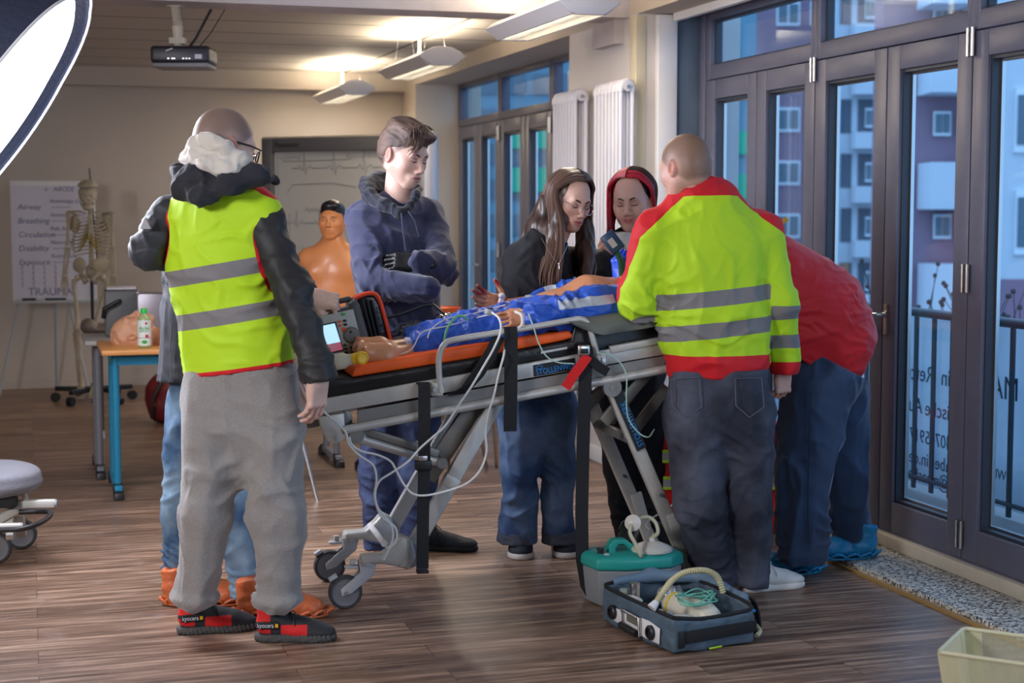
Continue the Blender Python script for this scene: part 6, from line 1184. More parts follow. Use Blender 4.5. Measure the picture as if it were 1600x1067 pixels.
    m = MB(); m.ribbon([q(645, 549, .13)+UP*.0, q(640, 545, .16)+UP*.03, q(638, 540, .2)+UP*.03], SA, .03, .004); m.build('ankle_band', M['paper'], t)
patient()
# ---------------------------------------------------------------- monitor, its bag and the small things on the mattress
def monitor():
    t = thing('patient_monitor', tuple(Nn(540, 580, .26)), 'grey portable patient monitor with lit screen and round dial on the stretcher', 'patient monitor')
    q = lambda x, y, o=.0: Nn(x, y, o+.16)
    dg = mat('monitor_grey', (.06, .062, .066), .5)
    m = MB(); m.prism([q(x, y, .06) for x, y in ((490, 498), (500, 486), (507, 484), (509, 490), (548, 481), (546, 474), (556, 468), (562, 476), (586, 560), (584, 571), (520, 586), (508, 584))], SW*.13); m.build('housing', dg, t, bevel=.006)
    m = MB(); m.tube([q(497, 492, .12), q(503, 479, .12), q(515, 474, .12), q(545, 467, .12), q(554, 472, .12), q(556, 482, .12)], .011, 10); m.build('handle', dg, t, True)
    m = MB(); m.prism([q(x, y, .052) for x, y in ((496, 495), (552, 483), (574, 568), (519, 580))], SW*.01); m.build('front_panel', mat('panel_grey', (.40, .40, .39), .5), t, bevel=.003)
    m = MB(); m.prism([q(x, y, .048) for x, y in ((500, 508), (525, 502.5), (537, 548), (511, 554))], SW*.005); m.build('screen_bezel', M['black'], t)
    m = MB(); m.prism([q(x, y, .0465) for x, y in ((502, 509.5), (523, 505), (532, 534), (508, 539))], SW*.002); m.build('screen', mat('screen_glow', (.45, .72, .92), .4, emit=.9), t)
    m = MB(); m.prism([q(x, y, .0465) for x, y in ((508, 539), (532, 534), (535.5, 546), (511, 551.5))], SW*.002); m.build('screen_menu', mat('screen_red', (.45, .10, .16), .4, emit=.5), t)
    m = MB()
    for i in range(3):
        for j in range(2): m.box(q(514+9*j+i*.8, 538.5+3.6*i-1.8*j, .0455), (.014, .001, .004), np.stack([SA, SW, UP], 1))
    m.build('screen_text', M['paper'], t)
    c = q(549.5, 523, .05); Rl = np.stack([SA, UP, -SW], 1); m = MB(); m.lathe([(.030, 0), (.030, .008), (.026, .014), (.001, .015)], c, Rl, 32); m.build('dial', mat('dial_grey', (.14, .14, .14), .45), t, True)
    MB().lathe([(.0055, 0), (.0045, .003), (.001, .0035)], c-SW*.0135+SA*-.006+UP*.012, Rl, 14).build('dial_dimple', M['black'], t, True)
    def key(x, y, m_, w=.013, h=.007): b = MB(); b.box(q(x, y, .049), (w, .006, h), np.stack([SA, SW, UP], 1)); b.build('button', m_, t, bevel=.001)
    key(536.5, 490.5, mat('key_green', (.03, .40, .08), .5), .014, .009); kr = mat('key_red', (.85, .08, .02), .5)
    key(530.5, 502.5, kr); key(532, 508.5, kr); MB().lathe([(.0085, 0), (.0085, .004), (.001, .0045)], q(537.5, 514.5, .052), Rl, 8).build('button', kr, t, True)
    for x, y in ((539, 501), (540, 507), (539, 539), (540, 545), (541, 550.5), (550, 543), (551, 550), (546, 566), (544, 557)): key(x, y, M['black'], .012, .008)
    b = thing('monitor_bag', tuple(Nn(595, 555, .4)), 'black padded accessory bag with orange-red zip rim, leaning behind the monitor', 'bag')
    m = MB(); m.prism([Nn(x, y, .34) for x, y in ((556, 466), (572, 460), (585, 460), (594, 472), (603, 502), (611, 540), (606, 549), (584, 552), (570, 520))], SW*.14); m.build('bag_body', mat('black_gloss_vinyl', (.012, .012, .015), .25, bump=.5, bs=25), b, bevel=.02, seg=3)
    m = MB()
    for k in range(3): m.tube([Nn(566+7*k, 468, .335), Nn(574+7*k, 500, .328), Nn(586+6*k, 545, .33)], .006, 8)
    m.build('vinyl_fold', M['black'], b, True)
    rim = catmull([(553, 466), (572, 459), (585, 459), (593, 469), (602, 500), (611, 538), (609, 547)], 5); m = MB(); m.tube([Nn(p[0], p[1], .335) for i, p in enumerate([np.append(k_, 0) for k_ in rim])], .0085, 10); m.build('zip_rim', mat('orange_red_rim', (.85, .07, .02), .55), b, True)
    p_ = [cone(q(622, 527, .30), q(700, 497, .40), .05, .045, UP, .4, k=.03), cone(q(625, 532, .22), q(690, 520, .3), .05, .04, UP, .4, k=.03), cone(q(690, 500, .42), q(712, 503, .40), .05, .05, UP, .4, k=.03), ell(q(668, 512, .33), (.13, .06, .035), k=.03)]
    g = thing('vinyl_pouch', tuple(Nt(665, 520, .33)), 'shiny dark transparent vinyl pouch lying on the far side of the mattress', 'pouch'); V, F = sdf(p_, .006); N = vnormals(V, F); V2 = V+N*(.010*noise(V, 22, off=4)+.006*np.abs(noise(V, 45, off=9)))[:, None]; mk('pouch_body', V2, F, mat('clear_dark_vinyl', (.012, .015, .03), .12, coat=.6), g, True)
    m = MB(); m.tube([Nt(620, 513, .46), Nt(660, 505, .47), Nt(700, 490, .47), Nt(716, 488, .47), Nt(732, 503, .44)], .006, 8); m.build('pouch_piping', M['black'], g, True)
    # suction bottle with yellow cap
    y = thing('sample_bottle', tuple(Nt(545, 575, .02)), 'milky plastic bottle with round yellow cap lying in front of the monitor', 'bottle'); a, c = Nt(522, 568, .035), Nt(552, 561, .005); d = nrm(c-a)
    MB().tube([a-d*.02, a, a+(c-a)*.55, a+(c-a)*.75, c], [.020, .030, .030, .021, .019], 22).build('bottle_body', mat('milky_plastic', (.60, .56, .46), .35, sss=.3), y, True)
    d2 = nrm(-SW*1.0+SA*.35); R = frame(d2, UP)[:, [0, 2, 1]]; m = MB(); m.tube([c, c+d*.02, c+d*.022], [.021, .021, .019], 24); m.lathe([(.022, -.004), (.024, .0), (.024, .014), (.019, .018), (.016, .014), (.001, .012)], c+d*.030, np.stack([nrm(np.cross(UP, d2)), UP, d2], 1), 30); m.build('cap', mat('yellow_cap', (.85, .50, .03), .4), y, True)
    # sensor clip on the manikin's finger
    s = thing('finger_sensor', tuple(Nt(767, 490, .03)), 'grey finger clip sensor on the near hand of the manikin, wired with white cable', 'sensor'); m = MB(); m.box(Nn(764, 488, .05), (.045, .028, .02), frame(SW, nrm(UP+SA*.25))@np.array([[0, 1, 0], [1, 0, 0], [0, 0, 1.]])); m.build('clip', M['lgrey'], s, bevel=.006, seg=3); m = MB(); m.box(Nn(766, 485, .045)+UP*.008, (.025, .018, .006), frame(SW, UP)@np.array([[0, 1, 0], [1, 0, 0], [0, 0, 1.]])); m.build('clip_window', M['black'], s, bevel=.002)
    w = thing('wrist_cannula', tuple(Nn(784, 470, .43)), 'white taped cannula on the bloody raised wrist of the manikin', 'cannula'); m = MB(); m.tube([Nn(781, 478, .42), Nn(785, 463, .42)], .012, 14); m.ell(Nn(784, 462, .41), (.014, .014, .012)); m.build('cannula_hub', M['cable'], w, True); MB().tube([Nn(776, 477, .42), Nn(783, 473, .41), Nn(790, 476, .42)], .007, 8).build('blood_stained_tape', mat('blood_tape', (.50, .06, .06), .6), w, True)
monitor()
def cord(pts, r, label, m=None, n=6, name='cable', cat='cable'):
    b = MB(); b.tube(catmull(pts, n), r, 8); o = b.build(name, m or M['cable'], None, True); tag(o, label, cat); return o
pt = lambda x, y, o=-.075: Nt(x, y, o)
cord([pt(771, 489, .02), pt(777, 497, -.03), pt(775, 515), pt(765, 540), pt(748, 570), pt(730, 600), pt(712, 626), pt(690, 660), pt(668, 680), pt(650, 696), pt(632, 716), pt(607, 733), pt(588, 746), pt(581, 765), pt(584, 785), pt(595, 800), pt(606, 816), pt(608, 835), pt(600, 855), pt(594, 868)], .0042, 'white cable from the finger sensor, winding down to the castor')
cord([Nt(478, 612, .02)*0+P(474, 602, 5.3), P(490, 622, 5.25), P(507, 644, 5.27), pt(524, 658), pt(536, 672), pt(541, 690), pt(556, 706), pt(578, 722), pt(583, 745), pt(580, 770), pt(590, 800), pt(612, 818), pt(613, 838), pt(598, 850)], .0042, 'white cable held by the man in the vest, hanging by the foot bracket')
cord([pt(786, 541, -.03), pt(779, 555), pt(772, 580), pt(764, 615), pt(755, 644), pt(751, 670), pt(753, 700), pt(744, 728), pt(725, 748), pt(700, 759), pt(662, 768), pt(640, 766), pt(626, 752), pt(614, 731), pt(605, 716), pt(585, 706), pt(560, 700), pt(545, 690), pt(541, 678)], .0042, 'white cable forming the wide loop below the stretcher')
cord([Nt(805, 487, .0), Nt(812, 492, -.03), Nt(811, 506, -.045), Nt(806, 512, -.03)], .006, 'short white tube looped round the wrist of the manikin')
cord([Nt(826, 490, .0), Nt(830, 512, -.04), Nt(836, 535, -.055), Nt(848, 555, -.06), Nt(866, 564, -.06), Nt(890, 566, -.06)], .0028, 'thin clear oxygen tube hanging over the stretcher rail beside the maker plate', mat('clear_green_tube', (.42, .60, .52), .3))
cord([Nt(925, 549, -.06), Nt(945, 552, -.06), Nt(962, 565, -.06), Nt(971, 585, -.06), Nt(971, 620, -.06), Nt(975, 650, -.05), Nt(990, 672, -.05), Nt(1006, 680, -.05), Nt(1025, 672, .02)], .0028, 'thin green oxygen tube hanging over the head end leg', mat('clear_green_tube', (0, 0, 0)))
cord([Nn(790, 505, .12)+UP*.07, Nn(760, 505, .13)+UP*.05, Nn(735, 512, .13)+UP*.05, Nn(700, 518, .13)+UP*.05, Nn(675, 530, .12)+UP*.04, Nn(668, 545, .10)+UP*.04], .0024, 'thin white lead lying over the blue trousers of the manikin')
cord([Nn(770, 490, .05), Nn(735, 520, .12)+UP*.05, Nn(700, 530, .10)+UP*.05, Nn(660, 540, .09)+UP*.05, Nn(640, 556, .09)+UP*.02, Nn(590, 566, .08)+UP*.01], .0022, 'second thin white lead running down to the feet of the manikin')
cord([Nn(694, 545, .08)+UP*.03, Nn(700, 532, .09)+UP*.05, Nn(716, 523, .10)+UP*.07, Nn(732, 526, .10)+UP*.06, Nn(738, 540, .09)+UP*.03], .0045, 'pale green oxygen hose curled on the blue trousers', mat('green_hose', (.16, .50, .20), .35))
# device held by the blue glove
t = thing('handheld_device', tuple(P(966, 392, 6.22)), 'dark blue handheld video laryngoscope display with pale label, held up by the blue gloved hand', 'medical device')
R = frame(cd(.45, .9, .0), cd(-.1, .1, 1)); c = P(957, 378, 6.2); m = MB(); m.box(c, (.085, .060, .024), R@np.array([[.90, .43, 0], [-.43, .90, 0], [0, 0, 1.]])); m.build('display', mat('device_navy', (.012, .04, .10), .35), t, bevel=.006, seg=3)
m = MB(); m.box(c+cd(0, 0, 1)*.0128-cd(.1, .3, 0)*.004, (.038, .024, .001), R@np.array([[.90, .43, 0], [-.43, .90, 0], [0, 0, 1.]])); m.build('label_sticker', mat('sticker', (.36, .32, .33), .6), t)
m = MB(); m.tube([P(963, 392, 6.2), P(970, 408, 6.2), P(972, 436, 6.22)], .012, 12); m.build('handle', mat('device_green', (.01, .06, .04), .4), t, True)
# ================================================================ THINGS ON THE FLOOR
def suction():
    q0 = onz(926, 950, 0); ax = cd(1, 0, -.28); dp = cd(-.28, 0, -1); t = thing('suction_unit', tuple(q0+ax*.17+dp*.1), 'grey and teal suction unit with carry handle, behind the open equipment bag', 'suction unit')
    teal = mat('teal_plastic', (.02, .30, .26), .4, var=.06, vs=10); gb = mat('unit_grey', (.22, .235, .25), .5, var=.05, vs=10)
    f = lambda a, d, z: q0+ax*a+dp*d+UP*z
    def ring(ex, z, sc=1.0): pts = [(-.0-ex, .10), (.02-ex, .0-ex*.5), (.12, -.035-ex), (.30, -.03-ex), (.36+ex, .02), (.36+ex, .17+ex), (.05, .19+ex), (-.0-ex, .15)]; return [f(a, d, z) for a, d in pts]
    def loft(rings, name, m_, bev):
        b = MB(); k = len(rings[0]); v = [p for r_ in rings for p in r_]; b.add(v, [(i*k+j, i*k+(j+1) % k, (i+1)*k+(j+1) % k, (i+1)*k+j) for i in range(len(rings)-1) for j in range(k)]+[tuple(range(k)), tuple((len(rings)-1)*k+j for j in range(k))]); return b.build(name, m_, t, bevel=bev, seg=3)
    loft([ring(-.012, .002), ring(0, .138)], 'lower_housing', gb, .008); loft([ring(.004, .138), ring(.008, .150), ring(.006, .178), ring(-.012, .190)], 'teal_lid', teal, .008)
    m = MB(); m.prism([f(.085, .06, .186), f(.085, .06, .215), f(.105, .06, .238), f(.15, .06, .238), f(.205, .06, .195), f(.205, .06, .186), f(.17, .06, .186), f(.165, .06, .20), f(.145, .06, .217), f(.12, .06, .217), f(.112, .06, .205), f(.112, .06, .186)], dp*.045); m.build('handle', teal, t, bevel=.006, seg=3)
    m = MB(); m.cyl(f(.05, .06, .19), f(.05, .06, .205), .012, seg=18); m.cyl(f(.05, .06, .205), f(.05, .06, .209), .015, seg=18); m.build('dial', M['black'], t, True)
    MB().ell(f(.065, .03, .191), (.012, .012, .005)).build('pressure_button', M['lgrey'], t, True)
    c = f(.248, .045, .190); m = MB(); m.lathe([(.074, 0), (.078, .004), (.078, .012), (.070, .018), (.058, .024), (.034, .034), (.014, .040), (.012, .052), (.001, .052)], c, None, 36); m.build('canister_lid', mat('milky_white', (.58, .56, .50), .35), t, True)
    tb = mat('yellowed_tube', (.50, .47, .32), .3); fc = P(989, 817, 5.80); m = MB(); R = np.stack([nrm(np.cross(UP, cd(-.3, .25, 1))), nrm(np.cross(cd(-.3, .25, 1), np.cross(UP, cd(-.3, .25, 1)))), cd(-.3, .25, 1)], 1)
    m.lathe([(.008, -.014), (.022, -.008), (.031, -.004), (.031, .004), (.022, .008), (.008, .014)], fc, R, 28); m.build('filter_disc', mat('milky_white', (0, 0, 0)), t, True)
    MB().tube(catmull([fc, P(1000, 810, 5.82), P(1013, 808, 5.84), P(1024, 816, 5.84), P(1028, 832, 5.83), c+UP*.05], 6), .0075, 10).build('suction_tube', tb, t, True)
    MB().tube(catmull([fc, P(985, 824, 5.78), P(985, 835, 5.77), P(993, 850, 5.76), P(1001, 868, 5.75), f(.185, .0, .185)], 6), .0075, 10).build('suction_tube', tb, t, True)
    cord([c+UP*.045, P(1020, 832, 5.86), P(1010, 822, 6.0), P(1016, 812, 6.1), P(1035, 800, 6.15), P(1052, 788, 6.15)], .004, 'clear drip tube rising from the suction unit lid to the stretcher leg', mat('clear_tube', (.5, .5, .47), .3))
suction()
def vent_bag():
    L, F_, R_ = onz(940, 972, 0), onz(1051, 1025, 0), onz(1167, 1003, 0); u = nrm(L-F_); v = nrm(R_-F_); v = nrm(v-u*np.dot(u, v)); lu, lv = np.linalg.norm(L-F_), np.linalg.norm(R_-F_)+.01; H = .125
    f = lambda a, b, z=0: F_+u*a+v*b+UP*z
    t = thing('equipment_bag', tuple(f(lu/2, lv/2)), 'open blue-grey ventilator bag on the floor, full of hoses and an oxygen cylinder', 'bag'); Rm_ = np.stack([u, v, UP], 1); c = f(lu/2, lv/2, H/2)
    bl = mat('blue_grey_nylon', (.075, .115, .155), .6, var=.12, vs=14, bump=.4, bs=30)
    pr = [rbox(c, (lu/2, lv/2, H/2), Rm_, .018, k=.01), neg(rbox(c+UP*.03, (lu/2-.014, lv/2-.014, H/2+.012), Rm_, .014, k=.006))]
    V, F = sdf(pr, .005); N = vnormals(V, F); lo = np.clip(V[:, 2]/H, 0, 1); a = (V-F_)@u; b_ = (V-F_)@v
    V = V+N*(.005*noise(V, 18)+.002*noise(V, 50))[:, None]; V[:, 2] += lo*(.022*np.sin(np.clip(a/lu, 0, 1)*math.pi*1.0)*(b_ > lv*.5)-.018*np.sin(np.clip(b_/lv, 0, 1)*math.pi)*(a < lu*.5)+.012*(a > lu*.8)); V[:, 2] = np.maximum(V[:, 2], .002)
    mk('bag_shell', V, F, bl, t, True)
    rimz = lambda a, b: H+.001+(.022*math.sin(math.pi*a/lu) if b > lv*.5 else 0)-(.018*math.sin(math.pi*b/lv) if a < lu*.5 else 0)+(.012 if a > lu*.8 else 0)
    rp = [(.01, .01), (.01, lv*.35), (.01, lv*.7), (.01, lv-.01), (lu*.3, lv-.01), (lu*.6, lv-.01), (lu-.01, lv-.01), (lu-.01, lv*.5), (lu-.01, .01), (lu*.7, .01), (lu*.35, .01)]
    MB().tube(catmull([f(a, b, rimz(a, b)) for a, b in rp+[rp[0]]], 4), .007, 8).build('zip_rim', M['strap'], t, True)
    # black hook-and-loop band and lime mark on the front face
    def face_quad(name, m, pts, o, th=.003): MB().prism([p for p in pts], o*th).build(name, m, t, bevel=.001)
    face_quad('velcro_band', M['strap'], [f(-.004, .035, .035), f(-.004, lv-.002, .045), f(-.004, lv-.002, .085), f(-.004, .035, .078)], -u, .004)
    face_quad('velcro_patch', M['black'], [f(-.005, .02, .022), f(-.005, .042, .026), f(-.005, .042, .082), f(-.005, .02, .08)], -u, .005)
    face_quad('lime_mark', M['lime'], [f(-.004, .14, .006), f(-.004, .19, .008), f(-.004, .19, .014), f(-.004, .14, .012)], -u, .002)
    # control side: chrome frame, grip and two knobs
    o = -v
    m = MB(); m.prism([f(lu*.16, -.003, .02), f(lu*.34, -.003, .02), f(lu*.84, -.003, .03), f(lu*.86, -.003, .075), f(lu*.30, -.003, .085), f(lu*.15, -.003, .075)], o*.004); m.build('control_plate', M['white'], t, bevel=.002)
    m = MB(); pts = [f(lu*.40, -.012, .022), f(lu*.40, -.016, .082), f(lu*.64, -.016, .088), f(lu*.64, -.012, .030)]; m.tube(catmull(pts+[pts[0]], 1), .0065, 10); m.build('handle_frame', M['steel'], t, True)
    m = MB(); m.tube([f(lu*.41, -.024, .030), f(lu*.52, -.028, .034), f(lu*.63, -.024, .036)], .0125, 14); m.build('grip', M['black'], t, True)
    m = MB(); m.prism([f(lu*.43, -.006, .048), f(lu*.60, -.006, .052), f(lu*.60, -.006, .080), f(lu*.43, -.006, .076)], o*.003); m.build('gauge_window', mat('gauge_glass', (.16, .15, .12), .2), t)
    R = np.stack([u, UP, o], 1)
    for a, z in ((.26, .050), (.80, .060)): MB().lathe([(.025, 0), (.025, .012), (.020, .017), (.014, .017), (.013, .010), (.001, .010)], f(lu*a, -.004, z), R@np.diag([1, 1, 1]), 28).build('knob', M['black'], t, True)
    # rolled lid and the loop hanging outside
    sidec = mat('blue_nylon_light', (.12, .19, .27), .6, bump=.3, bs=25)
    pr = [cone(f(lu-.02, .03, H+.012), f(lu*.6, lv+.0, H+.022), .020, .024, k=.02), cone(f(lu*.6, lv, H+.022), f(lu*.12, lv+.01, H+.012), .024, .020, k=.02), cone(f(lu*.85, lv*.3, H+.006), f(lu*.4, lv, H+.012), .018, .018, k=.02)]
    pr = [cone(f(lu*1.0, .06, H+.015), f(lu*.98, lv*.6, H+.026), .016, .022, k=.02), cone(f(lu*.98, lv*.6, H+.026), f(lu*.75, lv+.01, H+.03), .022, .022, k=.03), cone(f(lu*.75, lv+.01, H+.03), f(lu*.2, lv+.016, H+.010), .022, .018, k=.02)]
    V, F = sdf(pr, .005); N = vnormals(V, F); mk('rolled_lid', V+N*(.003*noise(V, 25))[:, None], F, sidec, t, True)
    lp = catmull([f(lu*.22, lv+.01, H+.02), f(lu*.18, lv+.045, H+.005), f(lu*.16, lv+.06, H*.55), f(lu*.16, lv+.062, .03), f(lu*.18, lv+.05, .012), f(lu*.2, lv+.012, .014)], 5); MB().ribbon(lp, u, .03, .006).build('lid_loop', M['strap'], t)
    face_quad('mesh_window', mat('mesh_green_grey', (.20, .22, .18), .7), [f(lu*.2, lv+.046, .018), f(lu*.2, lv+.044, H-.02), f(lu*.2, lv+.006, H-.01), f(lu*.2, lv+.006, .02)], u, .002)
    face_quad('blue_tab', mat('blue_tab', (.02, .25, .6), .5), [f(lu*.1, lv+.004, H-.02), f(lu*.1, lv+.03, H-.03), f(lu*.1, lv+.03, H-.02), f(lu*.1, lv+.004, H-.008)], -u, .004)
    # contents
    cy = thing('oxygen_cylinder', tuple(f(lu*.42, lv*.5, .04)), 'white oxygen cylinder with yellow ring inside the open bag', 'gas cylinder'); a, b = f(lu*.70, lv*.55, .085), f(lu*.15, lv*.66, .080); d = nrm(b-a)
    MB().tube([a, a+d*.02, a+d*.05, b-d*.05, b-d*.015, b], [.020, .038, .048, .048, .036, .012], 30).build('cylinder_body', mat('gas_white', (.66, .62, .50), .35), cy, True); MB().tube([a+d*.050, a+d*.060], .0492, 30).build('yellow_ring', mat('ring_yellow', (.65, .50, .02), .4), cy, True)
    MB().tube([a-d*.03, a+d*.01], .018, 16).build('valve', M['steel'], cy, True)
    k = thing('coffee_jar', tuple(f(lu*.78, lv*.3, .03)), 'shiny metal pressure regulator standing at the back of the open bag', 'regulator'); m = MB(); m.cyl(f(lu*.80, lv*.24, .02), f(lu*.80, lv*.24, .155), .020, seg=24); m.build('chrome_body', M['steel'], k, True); m = MB(); m.cyl(f(lu*.86, lv*.16, .02), f(lu*.86, lv*.16, .13), .016, seg=20); m.build('glass_body', mat('pale_glass', (.35, .40, .36), .15), k, True); k.name = 'pressure_regulator'
    k = thing('valve_block', tuple(f(lu*.5, lv*.25, .03)), 'black and white valve block with small orange dots inside the open bag', 'valve block')
    for i, (a_, b_) in enumerate(((.62, .20), (.52, .20), (.42, .22), (.35, .28))): MB().lathe([(.013, 0), (.013, .05), (.010, .056), (.001, .056)], f(lu*a_, lv*b_, .045), None, 18).build('knob', (M['white'], M['black'], M['white'], M['lgrey'])[i], k, True)
    m = MB(); m.box(f(lu*.5, lv*.25, .045), (.14, .06, .05), Rm_); m.build('block', M['black'], k, bevel=.004); m = MB(); m.box(f(lu*.60, lv*.12, .085), (.03, .02, .012), Rm_); m.box(f(lu*.46, lv*.13, .085), (.02, .02, .012), Rm_); m.build('orange_dot', M['orange'], k, bevel=.002)
    k = thing('white_flap', tuple(f(lu*.6, lv*.12, .1)), 'white plastic mask half hanging out at the near rim of the open bag', 'mask'); k.name = 'oxygen_mask'; MB().ell(f(lu*.68, lv*.13, .115), (.05, .022, .008), Rm_).build('mask_shell', mat('milky_white', (0, 0, 0)), k, True); MB().ell(f(lu*.16, lv*.25, .100), (.045, .05, .008), Rm_).build('mask_shell', mat('milky_white', (0, 0, 0)), k, True)
    k = thing('corrugated_hose', tuple(f(lu*.7, lv*.3, .1)), 'yellowish corrugated breathing hose arching out of the open bag', 'hose'); tt = 5.30
    hp = catmull([P(1023, 944, 5.22), P(1036, 925, 5.24), P(1050, 907, 5.28), P(1068, 895, 5.30), P(1090, 891, 5.32), P(1108, 893, 5.34), P(1122, 903, 5.36), P(1130, 925, 5.36)], 18); MB().tube(hp, [.0098+.0022*math.sin(i*2.1) for i in range(len(hp))], 14).build('hose_body', mat('hose_cream', (.55, .50, .30), .4), k, True)
    MB().cyl(P(1018, 950, 5.21), P(1026, 940, 5.22), .017, .011, seg=18).build('hose_connector', M['white'], k, True)
    rnd = random.Random(4); pts = []
    for i in range(26): a = i*1.1; pts.append(f(lu*(.30+.11*math.cos(a)+rnd.uniform(-.04, .04)), lv*(.55+.20*math.sin(a)+rnd.uniform(-.05, .05)), .140+rnd.uniform(-.012, .022)))
    cord(pts, .0026, 'tangle of thin green oxygen tubing on top of the cylinder in the open bag', mat('green_tubing', (.16, .50, .38), .3), 8, name='oxygen_tubing', cat='tubing')
    k = thing('foil_wrapper', tuple(f(lu*.75, lv*.6, .1)), 'crumpled silver and white wrapping behind the cylinder in the open bag', 'wrapper'); V, F = sdf([ell(f(lu*.72, lv*.60, .100), (.04, .05, .035), k=.02), ell(f(lu*.80, lv*.75, .095), (.03, .06, .03), k=.02)], .005); N = vnormals(V, F); mk('foil', V+N*(.010*noise(V, 60))[:, None], F, mat('foil', (.55, .54, .52), .25, .7), k, False)
    cord([f(lu*.2, lv+.03, .05), f(lu*.25, lv+.06, .05), f(lu*.1, lv+.05, .03), f(-.02*0+lu*.05, lv+.02, .02)], .008, 'cream hose end lying beside the hanging loop of the bag', mat('hose_cream', (0, 0, 0)), name='hose_end', cat='hose')
vent_bag()
# cream mesh basket, bottom right
def basket():
    A0 = onz(1466, 1019, .25); B0 = onz(1503, 984, .25); ex = nrm((onz(1600, 1038, .25)-A0)); ed = nrm(B0-A0); Ld = np.linalg.norm(B0-A0)+.02; Lx = .42; t = thing('mesh_basket', tuple((A0+ex*.2+ed*Ld/2)*[1, 1, 0]), 'cream plastic mesh basket cut off by the bottom right corner', 'basket'); m_ = mat('cream_plastic', (.62, .58, .38), .45)
    f = lambda a, b, z, s=1.0: A0*[1, 1, 0]+ex*(Lx/2+(a-.5)*Lx*(s))+ed*(Ld/2+(b-.5)*Ld*s)+UP*z
    rim = [f(.02, 0, .25), f(.98, 0, .25), f(1, .06, .25), f(1, .94, .25), f(.98, 1, .25), f(.02, 1, .25), f(0, .94, .25), f(0, .06, .25)]; MB().tube(rim, .006, 8, closed=True).build('rim', m_, t, True)
    m = MB(); s0 = .82
    c4 = [(0, 0), (1, 0), (1, 1), (0, 1)]
    for a, b in c4:      # solid corner posts
        for da, db in ((.12*(1-2*a), 0), (0, .16*(1-2*b))):
            v = [f(a, b, .25), f(a+da, b+db, .25), f(a+da, b+db, .0, s0), f(a, b, .0, s0)]; n = nrm(np.cross(v[1]-v[0], v[3]-v[0])); m.prism(v, n*.003)
    for a, b, c, d in ((0, 0, 1, 0), (1, 0, 1, 1), (1, 1, 0, 1), (0, 1, 0, 0)): v = [f(a, b, .03, .842), f(c, d, .03, .842), f(c, d, .0, s0), f(a, b, .0, s0)]; m.prism(v, nrm(np.cross(v[1]-v[0], v[3]-v[0]))*.003)
    m.prism([f(a, b, .0, s0)+UP*.001 for a, b in c4], UP*.004)
    m.build('solid_panel', m_, t)
    m = MB()
    def wire(p, q): 
        d = nrm(q-p); n = nrm(np.cross(d, UP)+[1e-4, 0, 0]); m.tube([p, q], .0009, 4, cap=False)
    for (a, b, c, d, n) in ((0, 0, 1, 0, 80), (0, 1, 1, 1, 80), (0, 0, 0, 1, 34), (1, 0, 1, 1, 34)):
        for i in range(1, n):
            k = i/n; wire(f(a+(c-a)*k, b+(d-b)*k, .25), f(a+(c-a)*k, b+(d-b)*k, .03, .842))
        for j in range(1, 46):
            z = .03+.22*j/46; s = .842+(1-.842)*(z-.03)/.22; wire(f(a, b, z, s), f(c, d, z, s))
    m.build('mesh', m_, t)
basket()
# rolling seat, bottom left
def stool():
    c = P(5, 770, 6.55)*[1, 1, 0]; t = thing('wheeled_chair', tuple(c), 'grey padded seat on a white wheeled frame, cut off by the left edge', 'wheelchair'); wf = mat('cream_metal', (.55, .54, .50), .4)
    V, F = sdf([ell(P(-12, 755, 6.5), (.20, .22, .055), k=.03), ell(P(-12, 740, 6.5), (.19, .21, .05), k=.04)], .008); mk('seat', V, F, mat('grey_seat', (.20, .20, .23), .6, bump=.2, bs=80), t, True)
    m = MB(); m.tube([P(36, 762, 6.45), P(40, 778, 6.45), P(36, 790, 6.45)], .012, 10); m.box(P(40, 787, 6.45), (.24, .04, .03), np.stack([cd(1, 0, -.1), cd(-.1, 0, -1), UP], 1)); m.bar(P(35, 790, 6.45), P(-20, 822, 6.35), .035, .03); m.box(P(10, 824, 6.25), (.12, .04, .03), np.stack([cd(1, 0, -.1), cd(-.1, 0, -1), UP], 1)); m.bar(P(15, 800, 6.45), P(15, 840, 6.35), .03, .03, SA); m.build('frame', wf, t, bevel=.003)
    MB().box(P(-5, 783, 6.4), (.16, .06, .05), np.stack([cd(1, 0, -.1), cd(-.1, 0, -1), UP], 1)).build('control_box', M['black'], t, bevel=.005)
    m = MB(); m.tube(catmull([P(30, 800, 6.4), P(60, 799, 6.4), P(78, 800, 6.35), P(76, 808, 6.25), P(60, 818, 6.15), P(35, 826, 6.1), P(0, 828, 6.1)], 5), .011, 10); m.build('foot_bar', M['black'], t, True)
    for px_, y_, tt in ((34, 857, 0), (-6, 880, 0)):
        wc = onz(px_, y_, 0); wc = wc+UP*.066; w = wheel(t, wc, cd(-.15, 0, -1), .066, .03)
    m = MB(); m.bar(P(30, 810, 6.5), P(34, 835, 6.6), .03, .04, SA); m.build('fork', wf, t, bevel=.003)
    MB().cyl(P(86, 787, 6.45), P(90, 787, 6.45), .017, seg=16).build('end_cap', M['grey'], t, True); MB().cyl(P(33, 824, 6.25), P(37, 824, 6.25), .017, seg=16).build('end_cap', M['grey'], t, True)
stool()
